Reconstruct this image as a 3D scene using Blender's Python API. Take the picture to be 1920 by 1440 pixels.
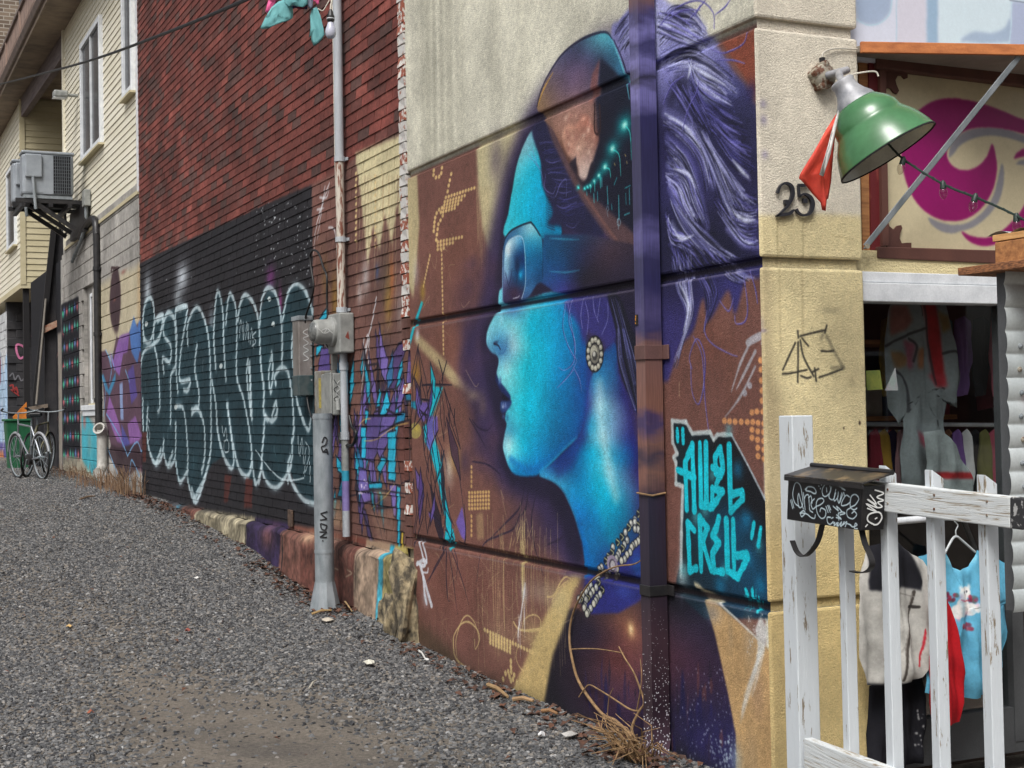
import bpy, bmesh, math, random
import numpy as np
from mathutils import Vector, Matrix

for _o in list(bpy.data.objects):
    bpy.data.objects.remove(_o)
SC = bpy.context.scene
COL = SC.collection
rnd = random.Random(7)
nrng = np.random.default_rng(7)

# ------------------------------------------------------------------ camera
FPX, PITCH, ROLL, YAW, PCY, PCX = 2657.3, math.radians(1.6085), math.radians(-1.0403), math.radians(24.688), 698.8, 923.5
CAM = np.array([-3.606, -5.05, 1.6])
_cp, _sp = math.cos(PITCH), math.sin(PITCH)
FW = np.array([math.sin(YAW) * _cp, math.cos(YAW) * _cp, _sp])
_r0 = np.array([math.cos(YAW), -math.sin(YAW), 0.0]); _u0 = np.cross(_r0, FW)
RT = _r0 * math.cos(ROLL) + _u0 * math.sin(ROLL)
UP = -_r0 * math.sin(ROLL) + _u0 * math.cos(ROLL)
cd = bpy.data.cameras.new('camera'); cam = bpy.data.objects.new('camera', cd); COL.objects.link(cam)
cam.matrix_world = Matrix(((RT[0], UP[0], -FW[0], CAM[0]), (RT[1], UP[1], -FW[1], CAM[1]), (RT[2], UP[2], -FW[2], CAM[2]), (0, 0, 0, 1)))
cd.sensor_fit = 'HORIZONTAL'; cd.sensor_width = 36.0; cd.lens = FPX / 1920 * 36
cd.shift_x = (960 - PCX) / 1920; cd.shift_y = (PCY - 720) / 1920
cd.clip_start = 0.05; cd.clip_end = 500
SC.camera = cam

# ------------------------------------------------------------------ sky, sun, exposure
world = bpy.data.worlds.new('World'); SC.world = world; world.use_nodes = True
_n = world.node_tree.nodes; _l = world.node_tree.links; _n.clear()
sky = _n.new('ShaderNodeTexSky'); sky.sky_type = 'NISHITA'; sky.sun_disc = False
SUN_EL, SUN_AZ = math.radians(52), math.radians(223)      # soft light over the lane, from the left behind the camera
sky.sun_elevation = SUN_EL; sky.sun_rotation = SUN_AZ
sky.air_density = 1.0; sky.dust_density = 6.0; sky.ozone_density = 1.0
hsv = _n.new('ShaderNodeHueSaturation'); hsv.inputs['Saturation'].default_value = 0.35
bg = _n.new('ShaderNodeBackground'); bg.inputs['Strength'].default_value = 0.088
wo = _n.new('ShaderNodeOutputWorld')
_l.new(sky.outputs[0], hsv.inputs['Color']); _l.new(hsv.outputs[0], bg.inputs['Color']); _l.new(bg.outputs[0], wo.inputs['Surface'])
sd = bpy.data.lights.new('sun', 'SUN'); sun = bpy.data.objects.new('sun', sd); COL.objects.link(sun)
sd.energy = 1.5; sd.angle = math.radians(24); sd.color = (1.0, 0.985, 0.965)
_sdir = Vector((math.sin(SUN_AZ) * math.cos(SUN_EL), math.cos(SUN_AZ) * math.cos(SUN_EL), math.sin(SUN_EL)))
sun.rotation_euler = _sdir.to_track_quat('Z', 'Y').to_euler()
vs = SC.view_settings; vs.view_transform = 'Standard'; vs.look = 'None'; vs.gamma = 1.0; vs.use_curve_mapping = False
vs.exposure = 0.72

# ------------------------------------------------------------------ where a traced point of the photograph lies in the place
def ray(x, y): return FW + (x - PCX) / FPX * RT - (y - PCY) / FPX * UP
def onx(x, y, X=0.0): d = ray(x, y); return CAM + d * (X - CAM[0]) / d[0]
def ony(x, y, Y=0.0): d = ray(x, y); return CAM + d * (Y - CAM[1]) / d[1]
def onz(x, y, Z=0.0): d = ray(x, y); return CAM + d * (Z - CAM[2]) / d[2]
def atd(x, y, t): return CAM + ray(x, y) * t
def onp(x, y, O, N): d = ray(x, y); return CAM + d * (np.dot(np.asarray(O) - CAM, N) / np.dot(d, N))
def zo(ox, oy, s): return lambda *p: [(ox + a / s, oy + b / s) for a, b in p]
def sr(r, g, b):
    f = lambda v: (v / 255 / 12.92) if v <= 10.3 else ((v / 255 + 0.055) / 1.055) ** 2.4
    return (f(r), f(g), f(b), 1.0)
def crom(P, n=8, closed=False):
    P = np.asarray(P, float); m = len(P)
    if m < 3 and not closed: return P
    out = []
    for i in range(m if closed else m - 1):
        if closed: a, b, c, d = P[(i - 1) % m], P[i], P[(i + 1) % m], P[(i + 2) % m]
        else: a, b, c, d = P[max(i - 1, 0)], P[i], P[i + 1], P[min(i + 2, m - 1)]
        t = np.linspace(0, 1, n, endpoint=False)[:, None]
        out.append(0.5 * (2 * b + (c - a) * t + (2 * a - 5 * b + 4 * c - d) * t ** 2 + (-a + 3 * b - 3 * c + d) * t ** 3))
    if not closed: out.append(P[-1:])
    return np.vstack(out)

# ------------------------------------------------------------------ painter: flat paint on a plane, worked in the plane's own metres
def boxblur(m, s):
    r = max(1, int(round(s)))
    if s < 0.45: return m
    for ax in (0, 1):
        for _ in range(3):
            p = np.pad(m, [(r + 1, r) if k == ax else (0, 0) for k in (0, 1)], mode='edge')
            cs = np.cumsum(p, axis=ax)
            m = (cs[2 * r + 1:, :] - cs[:-2 * r - 1, :] if ax == 0 else cs[:, 2 * r + 1:] - cs[:, :-2 * r - 1]) / (2 * r + 1)
    return m
def vnoise(h, w, cell, seed=0):
    g = np.random.default_rng(seed); ch, cw = int(h / cell) + 3, int(w / cell) + 3
    a = g.random((ch, cw)); y = np.arange(h) / cell; x = np.arange(w) / cell
    yi, xi = y.astype(int), x.astype(int); fy, fx = y - yi, x - xi
    fy = (fy * fy * (3 - 2 * fy))[:, None]; fx = (fx * fx * (3 - 2 * fx))[None]
    A = a[np.ix_(yi, xi)]; B = a[np.ix_(yi, xi + 1)]; Cc = a[np.ix_(yi + 1, xi)]; Dd = a[np.ix_(yi + 1, xi + 1)]
    return (A * (1 - fx) + B * fx) * (1 - fy) + (Cc * (1 - fx) + Dd * fx) * fy
class Canvas:
    def __init__(s, O, A, B, u0, u1, v0, v1, res, base):
        s.O, s.A, s.B = [np.asarray(q, float) for q in (O, A, B)]; s.N = np.cross(s.A, s.B)
        s.u0, s.u1, s.v0, s.v1, s.res = u0, u1, v0, v1, res
        s.w, s.h = int((u1 - u0) * res), int((v1 - v0) * res)
        s.im = np.empty((s.h, s.w, 3), np.float32); s.im[:] = np.array(base) / 255.0
    def cr(s, x, y):
        p = onp(x, y, s.O, s.N) - s.O
        return (np.dot(p, s.A) - s.u0) * s.res, (np.dot(p, s.B) - s.v0) * s.res
    def pts(s, P): return np.array([s.cr(x, y) for x, y in P])
    def k(s, x, y):
        a, b = s.cr(x, y), s.cr(x, y + 1); return math.hypot(a[0] - b[0], a[1] - b[1])
    def kx(s, x, y):
        a, b = s.cr(x, y), s.cr(x + 1, y); return math.hypot(a[0] - b[0], a[1] - b[1])
    def box(s, x0, y0, x1, y1):
        return max(0, int(x0)), max(0, int(y0)), min(s.w, int(x1) + 1), min(s.h, int(y1) + 1)
    def comp(s, bx, m, col, a=1.0):
        x0, y0, x1, y1 = bx; m = (m * a)[..., None]
        c = col if isinstance(col, np.ndarray) and col.ndim == 3 else np.array(col) / 255.0
        s.im[y0:y1, x0:x1] = s.im[y0:y1, x0:x1] * (1 - m) + c * m
    def mask(s, P, blur=0.7, smooth=0):
        if smooth: P = crom(P, smooth, True)
        Q = s.pts(P); cx, cy = np.mean(np.asarray(P), axis=0); b = max(0.5, blur * s.k(cx, cy)); pad = 3 * b + 3
        bx = s.box(Q[:, 0].min() - pad, Q[:, 1].min() - pad, Q[:, 0].max() + pad, Q[:, 1].max() + pad)
        if bx[2] <= bx[0] or bx[3] <= bx[1]: return bx, None
        X = np.arange(bx[0], bx[2])[None] + 0.5; Y = np.arange(bx[1], bx[3])[:, None] + 0.5
        m = np.zeros((bx[3] - bx[1], bx[2] - bx[0]), bool); n = len(Q)
        for i in range(n):
            (xa, ya), (xb, yb) = Q[i], Q[(i + 1) % n]
            if abs(yb - ya) < 1e-9: continue
            c = (Y > min(ya, yb)) & (Y <= max(ya, yb))
            m ^= c & (X < xa + (Y - ya) * (xb - xa) / (yb - ya))
        return bx, boxblur(m.astype(np.float32), b)
    def fill(s, P, col, a=1.0, blur=0.7, smooth=0):
        bx, m = s.mask(P, blur, smooth)
        if m is not None: s.comp(bx, m, col, a)
    def shade(s, P, ctl, a=1.0, blur=0.8, smooth=0, p=3.0, soft=8.0):
        bx, m = s.mask(P, blur, smooth)
        if m is None: return
        X = np.arange(bx[0], bx[2])[None] + 0.5; Y = np.arange(bx[1], bx[3])[:, None] + 0.5
        x_, y_ = np.mean([q[0] for q in ctl]), np.mean([q[1] for q in ctl]); kx, ky = s.kx(x_, y_), s.k(x_, y_)
        Q = s.pts([(q[0], q[1]) for q in ctl]) / np.array([kx, ky]); col = np.array([q[2] for q in ctl]) / 255.0; mu = col.mean(0); s2 = (soft * 1.6) ** 2
        D = np.sqrt(((Q[:, None] - Q[None]) ** 2).sum(-1) + s2); K = len(Q); A_ = np.zeros((K + 1, K + 1)); A_[:K, :K] = D - 4.0 * np.eye(K); A_[:K, K] = 1; A_[K, :K] = 1
        wts = np.linalg.solve(A_, np.vstack([col, np.zeros((1, 3))])); f = np.zeros((bx[3] - bx[1], bx[2] - bx[0], 3), np.float32) + wts[K]
        for i in range(K): f += (np.sqrt((X / kx - Q[i, 0]) ** 2 + (Y / ky - Q[i, 1]) ** 2 + s2)[..., None] * wts[i]).astype(np.float32)
        s.comp(bx, m, np.clip(f, col.min(0), col.max(0)), a)
    def blob(s, x, y, rx, ry, col, a=1.0, hard=0.0):
        q = s.cr(x, y); RX, RY = max(rx * s.kx(x, y), .6), max(ry * s.k(x, y), .6); e = 1.15 if hard else 2.4
        bx = s.box(q[0] - e * RX - 1, q[1] - e * RY - 1, q[0] + e * RX + 1, q[1] + e * RY + 1)
        if bx[2] <= bx[0] or bx[3] <= bx[1]: return
        X = (np.arange(bx[0], bx[2])[None] + 0.5 - q[0]) / RX; Y = (np.arange(bx[1], bx[3])[:, None] + 0.5 - q[1]) / RY
        d = np.sqrt(X * X + Y * Y)
        m = np.clip((1 - d) * max(2.0, hard * min(RX, RY)) + .5, 0, 1) if hard else np.exp(-1.6 * d * d)
        s.comp(bx, m, col, a)
    def stroke(s, P, w, col, a=1.0, soft=0.8, taper=(1, 1), n=7):
        P = crom(P, n) if len(P) > 2 else np.array([np.array(P[0]) * (1 - t) + np.array(P[1]) * t for t in np.linspace(0, 1, 6)])
        Q = s.pts(P); mid = P[len(P) // 2]; k = s.k(*mid); m_ = len(Q); t = np.linspace(0, 1, m_)
        ww = np.maximum(0.45, 0.5 * w * k * np.interp(t, [0, .5, 1], [taper[0], 1, taper[1]]) * (1 + (.22 if w > 5 else .1) * np.interp(t, np.linspace(0, 1, 9), nrng.uniform(-1, 1, 9)))); sf = max(0.6, soft * k)
        pad = ww.max() + sf + 2
        bx = s.box(Q[:, 0].min() - pad, Q[:, 1].min() - pad, Q[:, 0].max() + pad, Q[:, 1].max() + pad)
        if bx[2] <= bx[0] or bx[3] <= bx[1]: return
        m = np.zeros((bx[3] - bx[1], bx[2] - bx[0]), np.float32)
        for i in range(m_ - 1):
            a_, b_ = Q[i], Q[i + 1]; r = max(ww[i], ww[i + 1]) + sf + 1
            x0, y0, x1, y1 = s.box(min(a_[0], b_[0]) - r, min(a_[1], b_[1]) - r, max(a_[0], b_[0]) + r, max(a_[1], b_[1]) + r)
            if x1 <= x0 or y1 <= y0: continue
            X = np.arange(x0, x1)[None] + 0.5 - a_[0]; Y = np.arange(y0, y1)[:, None] + 0.5 - a_[1]
            d = b_ - a_; L2 = d @ d + 1e-9; tt = np.clip((X * d[0] + Y * d[1]) / L2, 0, 1)
            ds = np.sqrt((X - tt * d[0]) ** 2 + (Y - tt * d[1]) ** 2); rr = ww[i] + (ww[i + 1] - ww[i]) * tt
            v = np.clip((rr + sf * .5 - ds) / sf, 0, 1)
            sub = m[y0 - bx[1]:y1 - bx[1], x0 - bx[0]:x1 - bx[0]]; np.maximum(sub, v, out=sub)
        s.comp(bx, m, col, a)
    def dots(s, n, x0, y0, x1, y1, r, col, a=.9, rg=rnd):
        for _ in range(n):
            q = r * rg.uniform(.5, 1.4); s.blob(rg.uniform(x0, x1), rg.uniform(y0, y1), q * .6, q, col, a, hard=1)
    def drips(s, n, x0, x1, y0, y1, ln, col, a=.7, w=1.4, rg=rnd):
        for _ in range(n):
            x = rg.uniform(x0, x1); y = rg.uniform(y0, y1); e = rg.uniform(.3, 1) * ln
            s.stroke([(x, y), (x + rg.uniform(-1, 1), y + e * .5), (x + rg.uniform(-1, 2) + e * .012, y + e)], w * rg.uniform(.6, 1.3), col, a, taper=(1, .4))
    def noise(s, amt, cells=(60, 14, 4), seed=1, bands=0.0, grain=.05):
        t = 0
        for i, c in enumerate(cells): t = t + (vnoise(s.h, s.w, c, seed + i) - .5) / (i + 1)
        if bands: t = t + bands * (vnoise(s.h, s.w * 1, 9, seed + 9) - .5)
        gr = nrng.standard_normal((s.h, s.w)).astype(np.float32) * grain; gr = gr + boxblur(nrng.standard_normal((s.h, s.w)).astype(np.float32), 1) * grain * 1.6
        s.im *= (1 + amt * t + gr)[..., None].astype(np.float32)
    def image(s, name):
        im = bpy.data.images.new(name, s.w, s.h); px = np.ones((s.h, s.w, 4), np.float32); px[..., :3] = np.clip(s.im, 0, 1)
        im.pixels.foreach_set(px.ravel()); im.update(); im.pack(); return im

# ------------------------------------------------------------------ materials
class NT:
    def __init__(s, name):
        s.m = bpy.data.materials.new(name); s.m.use_nodes = True; s.t = s.m.node_tree; s.n = s.t.nodes; s.l = s.t.links
        s.b = s.n['Principled BSDF']; s.out = s.n['Material Output']
    def new(s, t, **kw):
        x = s.n.new(t)
        for k, v in kw.items():
            if k.startswith('i_'): x.inputs[k[2:]].default_value = v
            else: setattr(x, k, v)
        return x
    def link(s, a, b): s.l.new(a, b)
def noise_tex(T, scale, detail=4, co=None, rough=.55):
    n = T.new('ShaderNodeTexNoise'); n.inputs['Scale'].default_value = scale; n.inputs['Detail'].default_value = detail; n.inputs['Roughness'].default_value = rough
    if co is None: co = T.new('ShaderNodeNewGeometry').outputs['Position']
    T.link(co, n.inputs['Vector']); return n
def ramp(T, src, stops):
    r = T.new('ShaderNodeValToRGB'); e = r.color_ramp.elements
    while len(e) < len(stops): e.new(.5)
    for k, (p, c) in zip(e, stops): k.position = p; k.color = c if len(c) == 4 else (*c, 1)
    T.link(src, r.inputs['Fac']); return r
def mixc(T, fac, a, b, mode='MIX'):
    m = T.new('ShaderNodeMix', data_type='RGBA', blend_type=mode)
    for k, v in ((0, fac), (6, a), (7, b)):
        if hasattr(v, 'node'): T.link(v, m.inputs[k])
        else: m.inputs[k].default_value = v
    return m.outputs[2]
def bumpn(T, h, strength, dist=.01):
    b = T.new('ShaderNodeBump'); b.inputs['Strength'].default_value = strength; b.inputs['Distance'].default_value = dist
    T.link(h, b.inputs['Height']); T.link(b.outputs[0], T.b.inputs['Normal'])
def scaled_pos(T, sc):
    g = T.new('ShaderNodeNewGeometry'); m = T.new('ShaderNodeVectorMath', operation='MULTIPLY'); T.link(g.outputs['Position'], m.inputs[0]); m.inputs[1].default_value = sc
    return m.outputs[0]
def MAT(name, col, rough=.75, metal=0.0, col2=None, scale=9, stretch=(1, 1, 1), lo=.35, hi=.7, bump=.25, bscale=120, spec=.5, grain=.1, bstretch=None):
    T = NT(name); c = sr(*col); c2 = sr(*col2) if col2 else tuple(v * .72 for v in c[:3]) + (1,)
    co = scaled_pos(T, stretch); n = noise_tex(T, scale, 6, co); r = ramp(T, n.outputs['Fac'], [(lo, c), (hi, c2)])
    g = noise_tex(T, bscale, 3, scaled_pos(T, bstretch or (1, 1, 1)))
    gr = ramp(T, g.outputs['Fac'], [(.2, (1 - grain,) * 3), (.8, (1 + grain,) * 3)])
    T.link(mixc(T, 1.0, r.outputs[0], gr.outputs[0], 'MULTIPLY'), T.b.inputs['Base Color'])
    T.b.inputs['Roughness'].default_value = rough; T.b.inputs['Metallic'].default_value = metal; T.b.inputs['Specular IOR Level'].default_value = spec
    if bump: bumpn(T, g.outputs['Fac'], bump, .004)
    return T.m
def canvas_node(T, cv, name, g):
    uv = T.new('ShaderNodeCombineXYZ')
    for i, (ax, lo, hi) in enumerate(((cv.A, cv.u0, cv.u1), (cv.B, cv.v0, cv.v1))):
        sub = T.new('ShaderNodeVectorMath', operation='SUBTRACT'); T.link(g.outputs['Position'], sub.inputs[0]); sub.inputs[1].default_value = tuple(cv.O)
        d = T.new('ShaderNodeVectorMath', operation='DOT_PRODUCT'); T.link(sub.outputs[0], d.inputs[0]); d.inputs[1].default_value = tuple(ax)
        mr = T.new('ShaderNodeMapRange'); mr.clamp = False; T.link(d.outputs['Value'], mr.inputs['Value'])
        mr.inputs['From Min'].default_value = lo; mr.inputs['From Max'].default_value = hi; T.link(mr.outputs[0], uv.inputs[i])
    it = T.new('ShaderNodeTexImage'); it.image = cv.image(name); it.extension = 'EXTEND'; it.interpolation = 'Cubic'; T.link(uv.outputs[0], it.inputs['Vector']); return it.outputs['Color']
def CMAT(name, cv, rough=.8, bump=.35, bscale=170, bdist=.006, grain=.1, spec=.35, gscale=300, front=None):
    T = NT(name); g = T.new('ShaderNodeNewGeometry'); colr = canvas_node(T, cv, name, g)
    if front:    # the street face of the same block of wall
        sx = T.new('ShaderNodeSeparateXYZ'); T.link(g.outputs['Position'], sx.inputs[0]); lt = T.new('ShaderNodeMath', operation='LESS_THAN'); T.link(sx.outputs['Y'], lt.inputs[0]); lt.inputs[1].default_value = .0125
        colr = mixc(T, lt.outputs[0], colr, canvas_node(T, front, name + '_front', g))
    n = noise_tex(T, gscale, 2); gr = ramp(T, n.outputs['Fac'], [(.25, (1 - grain,) * 3), (.75, (1 + grain,) * 3)])
    T.link(mixc(T, 1.0, colr, gr.outputs[0], 'MULTIPLY'), T.b.inputs['Base Color'])
    T.b.inputs['Roughness'].default_value = rough; T.b.inputs['Specular IOR Level'].default_value = spec
    b = noise_tex(T, bscale, 4, rough=.65); bumpn(T, b.outputs['Fac'], bump, bdist)
    return T.m

# ------------------------------------------------------------------ mesh building; vertices are given in world metres
WL = {}
class MB:
    def __init__(s): s.v = []; s.f = []; s.fm = []
    def add(s, V, Fc, mi=0):
        o = len(s.v); s.v += [tuple(map(float, p)) for p in V]; s.f += [tuple(o + i for i in f) for f in Fc]; s.fm += [mi] * len(Fc); return s
    def box(s, a, b, mi=0, M=None):
        V = [(x, y, z) for z in (a[2], b[2]) for y in (a[1], b[1]) for x in (a[0], b[0])]
        if M is not None: V = [M @ Vector(p) for p in V]
        return s.add(V, [(0, 2, 3, 1), (4, 5, 7, 6), (0, 1, 5, 4), (2, 6, 7, 3), (0, 4, 6, 2), (1, 3, 7, 5)], mi)
    def obox(s, o, X, Y, Z, mi=0):
        o, X, Y, Z = [np.asarray(q, float) for q in (o, X, Y, Z)]
        V = [o + X * i + Y * j + Z * k for k in (0, 1) for j in (0, 1) for i in (0, 1)]
        return s.add(V, [(0, 2, 3, 1), (4, 5, 7, 6), (0, 1, 5, 4), (2, 6, 7, 3), (0, 4, 6, 2), (1, 3, 7, 5)], mi)
    def prism(s, P, d, mi=0):
        n = len(P); d = np.asarray(d, float); V = [np.asarray(p, float) for p in P] + [np.asarray(p, float) + d for p in P]
        return s.add(V, [tuple(range(n)), tuple(range(2 * n - 1, n - 1, -1))] + [((i + 1) % n, i, n + i, n + (i + 1) % n) for i in range(n)], mi)
    def tube(s, P, r, n=10, cap=True, mi=0, flat=None):
        P = [Vector(tuple(map(float, p))) for p in P]; m = len(P); rr = r if hasattr(r, '__len__') else [r] * m
        up = None; base = len(s.v); V = []; Fc = []
        for i in range(m):
            t = (P[min(i + 1, m - 1)] - P[max(i - 1, 0)]).normalized()
            if up is None: up = t.orthogonal().normalized() if flat is None else Vector(flat)
            up = (up - t * up.dot(t)).normalized(); bi = t.cross(up)
            for k in range(n):
                a = 2 * math.pi * k / n; V.append(P[i] + (up * math.cos(a) + bi * math.sin(a)) * rr[i])
        for i in range(m - 1):
            for k in range(n): Fc.append((i * n + k, i * n + (k + 1) % n, (i + 1) * n + (k + 1) % n, (i + 1) * n + k))
        if cap: Fc.append(tuple(range(n - 1, -1, -1))); Fc.append(tuple((m - 1) * n + k for k in range(n)))
        return s.add(V, Fc, mi)
    def lathe(s, o, ax, prof, n=32, mi=0):
        ax = Vector(tuple(map(float, ax))).normalized(); u = ax.orthogonal().normalized(); w = ax.cross(u); o = Vector(tuple(map(float, o)))
        V = []; Fc = []; m = len(prof)
        for (h, r) in prof:
            for k in range(n):
                a = 2 * math.pi * k / n; V.append(o + ax * h + (u * math.cos(a) + w * math.sin(a)) * r)
        for i in range(m - 1):
            for k in range(n): Fc.append((i * n + k, i * n + (k + 1) % n, (i + 1) * n + (k + 1) % n, (i + 1) * n + k))
        return s.add(V, Fc, mi)
    def grid(s, Pfun, nu, nv, mi=0):
        V = [Pfun(i / nu, j / nv) for j in range(nv + 1) for i in range(nu + 1)]; w = nu + 1
        return s.add(V, [(j * w + i, j * w + i + 1, (j + 1) * w + i + 1, (j + 1) * w + i) for j in range(nv) for i in range(nu)], mi)
    def build(s, name, mats, parent=None, smooth=False, bevel=0, seg=2, solid=0, fixn=True, subs=0):
        o = WL.get(parent, np.zeros(3)) if parent is not None else np.zeros(3)
        if parent is None and s.v: o = np.array([np.mean([p[0] for p in s.v]), np.mean([p[1] for p in s.v]), min(p[2] for p in s.v)])
        me = bpy.data.meshes.new(name); me.from_pydata([(p[0] - o[0], p[1] - o[1], p[2] - o[2]) for p in s.v], [], s.f)
        for m in (mats if isinstance(mats, (list, tuple)) else [mats]): me.materials.append(m)
        if len(me.materials) > 1: me.polygons.foreach_set('material_index', s.fm)
        if fixn:
            b = bmesh.new(); b.from_mesh(me); bmesh.ops.recalc_face_normals(b, faces=b.faces); b.to_mesh(me); b.free()
        if smooth: me.polygons.foreach_set('use_smooth', [True] * len(me.polygons))
        if smooth and smooth != 'full': me.set_sharp_from_angle(angle=math.radians(48))
        ob = bpy.data.objects.new(name, me); COL.objects.link(ob); WL[ob] = o
        if parent is not None: ob.parent = parent
        else: ob.location = o
        if solid: q = ob.modifiers.new('s', 'SOLIDIFY'); q.thickness = solid; q.offset = 0
        if bevel: q = ob.modifiers.new('b', 'BEVEL'); q.width = bevel; q.segments = seg; q.limit_method = 'ANGLE'; q.angle_limit = math.radians(35)
        if subs: q = ob.modifiers.new('u', 'SUBSURF'); q.levels = subs; q.render_levels = subs
        if smooth == 'auto' or (bevel and smooth): 
            q = ob.modifiers.new('w', 'WEIGHTED_NORMAL')
        return ob
def tag(o, label, cat=None, group=None, kind=None):
    if label: o['label'] = label
    if cat: o['category'] = cat
    if group: o['group'] = group
    if kind: o['kind'] = kind
    return o
def thing(name, loc, label, cat, group=None):
    o = bpy.data.objects.new(name, None); COL.objects.link(o); o.location = tuple(map(float, loc)); o.empty_display_size = .1
    WL[o] = np.array(loc, float); return tag(o, label, cat, group)
def inst(name, me, parent, loc, rot=(0, 0, 0), scale=(1, 1, 1)):
    o = bpy.data.objects.new(name, me); COL.objects.link(o); o.parent = parent
    o.location = tuple(np.array(loc, float) - WL[parent]); o.rotation_euler = rot; o.scale = scale; WL[o] = np.array(loc, float); return o
# ================================================================== PAINT ON THE STUCCO WALL (the mural)
ZA, ZB, ZC, ZD, ZE, ZF = zo(880, 0, 3), zo(880, 400, 3.6), zo(880, 760, 3.6), zo(1180, 480, 2.1176), zo(760, 1000, 3.273), zo(1180, 1080, 4)
Z2, Z3, Z4, Z5, Z6 = zo(0, 420, 2.6667), zo(240, 420, 2.6667), zo(480, 0, 3), zo(540, 480, 4), zo(540, 780, 3)
CREAM, BROWN, NAVY = (205, 203, 189), (108, 78, 71), (40, 36, 58)
W1 = Canvas((0, 0, 0), (0, 1, 0), (0, 0, 1), -0.02, 4.4, -0.35, 4.7, 250, CREAM)
def jl(k, x):     # photo height of the three joints at x
    return (327 - .4405 * (x - 767), 605 - .1769 * (x - 775), 1009 + .1973 * (x - 781))[k]
c = W1
# weather streaks on the bare upper stucco
for x, w_, a_ in ((800, 12, .25), (812, 7, .35), (826, 9, .3), (840, 14, .22), (790, 8, .2), (860, 16, .12), (925, 20, .08), (980, 25, .07)):
    c.stroke([(x, -120), (x + 2, 100), (x + 4, jl(0, x) - 14)], w_ * 2.4, (128, 126, 112), a_, soft=14)
c.fill([(640, 330), (760, 318), (1440, 18), (1440, 42), (760, 344)], (120, 118, 104), .22, blur=9)
# brown ground below the upper joint
c.fill([(700, 360), (767, 328), (1425, 38), (1440, 1700), (700, 1700)], BROWN, 1, blur=.6)
c.fill([(760, 336), (782, 326), (786, 420), (782, 480), (775, 560), (760, 520)], (176, 166, 134), .95, blur=3)
c.fill([(893, 270), (1000, 222), (1000, 470), (960, 500), (925, 480), (915, 462), (905, 430), (897, 360)], (186, 178, 146), 1, blur=5)
c.fill([(1396, 66), (1419, 54), (1424, 190), (1405, 160), (1380, 120), (1352, 78)], (122, 72, 58), 1)
for k in range(11): c.stroke([(894 + k * 2.3, 350), (895 + k * 2.3, 400 + rnd.uniform(0, 60)), (896 + k * 2.3, 440 + rnd.uniform(0, 120))], 2, (176, 160, 128), .7, taper=(1, .4))
c.drips(16, 770, 790, 380, 460, 90, (176, 160, 128), .5)
# warm and pale clouds in the brown
for x, y, rx, ry, co, a_ in ((850, 480, 50, 90, (120, 80, 66), .3), (840, 640, 40, 60, (126, 84, 70), .35), (870, 560, 30, 60, (70, 50, 62), .5), (830, 1100, 60, 100, (112, 74, 64), .4), (820, 850, 30, 70, (126, 96, 80), .35), (905, 690, 36, 40, (160, 140, 110), .35), (842, 880, 10, 36, (206, 200, 190), .6), (854, 860, 14, 30, (190, 170, 60), .3),
                      (1330, 640, 40, 60, (118, 76, 64), .4), (1370, 690, 20, 80, (126, 88, 74), .3), (900, 1120, 60, 90, (108, 70, 62), .3), (940, 1190, 40, 60, (150, 134, 110), .3)):
    c.blob(x, y, rx, ry, co, a_)
# pale beam under the second joint
c.fill([(776, 632), (785, 628), (830, 670), (860, 706), (890, 728), (892, 745), (850, 722), (820, 688), (780, 645)], (178, 165, 130), .85, blur=3)
# dark halo round the head
c.fill([(1020, 160), (1130, 60), (1200, 60), (1200, 760), (1120, 1000), (1100, 1090), (1065, 1085), (1040, 1030), (1000, 960), (940, 920), (912, 860), (890, 800), (880, 740), (860, 700), (868, 640), (895, 590), (910, 480), (930, 380), (950, 300), (985, 215)], (52, 44, 74), .95, blur=17)
c.fill([(1010, 220), (1040, 260), (1060, 480), (1100, 800), (1090, 1060), (1066, 1040), (1052, 985), (1030, 940), (990, 925), (960, 910), (935, 870), (925, 780), (905, 690), (900, 640), (925, 560), (935, 470), (950, 360), (980, 260)], (30, 27, 46), .9, blur=8)
for _ in range(46): c.blob(rnd.uniform(862, 935), rnd.uniform(480, 900), rnd.uniform(8, 22), rnd.uniform(12, 34), rnd.choice([(44, 36, 62), (70, 54, 78), (60, 44, 58), (92, 66, 70)]), .3)
for x, y, rx, ry in ((905, 740, 26, 40), (900, 830, 26, 50), (985, 985, 40, 40), (1030, 1010, 34, 50), (880, 620, 24, 40), (930, 300, 18, 60)): c.blob(x, y, rx, ry, (48, 40, 70), .45)
c.blob(905, 760, 10, 26, (150, 130, 110), .35); c.blob(888, 742, 16, 14, (176, 160, 130), .4)
for P in (ZC((20, 100), (60, 150), (120, 170), (160, 120)), ZC((0, 90), (60, 190), (110, 290)), ZC((20, 380), (120, 400), (200, 460), (220, 520)), ZC((370, 560), (340, 690), (230, 810), (110, 930)), ZC((350, 700), (300, 830), (200, 880), (90, 950), (50, 1190)), ZC((460, 560), (420, 760), (440, 950), (500, 1150)), ZC((400, 560), (380, 700), (330, 760)), ZC((530, 940), (600, 910), (640, 880))):
    c.stroke(P, 4.5, (34, 28, 48), .8, soft=2, taper=(.6, .2))
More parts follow.
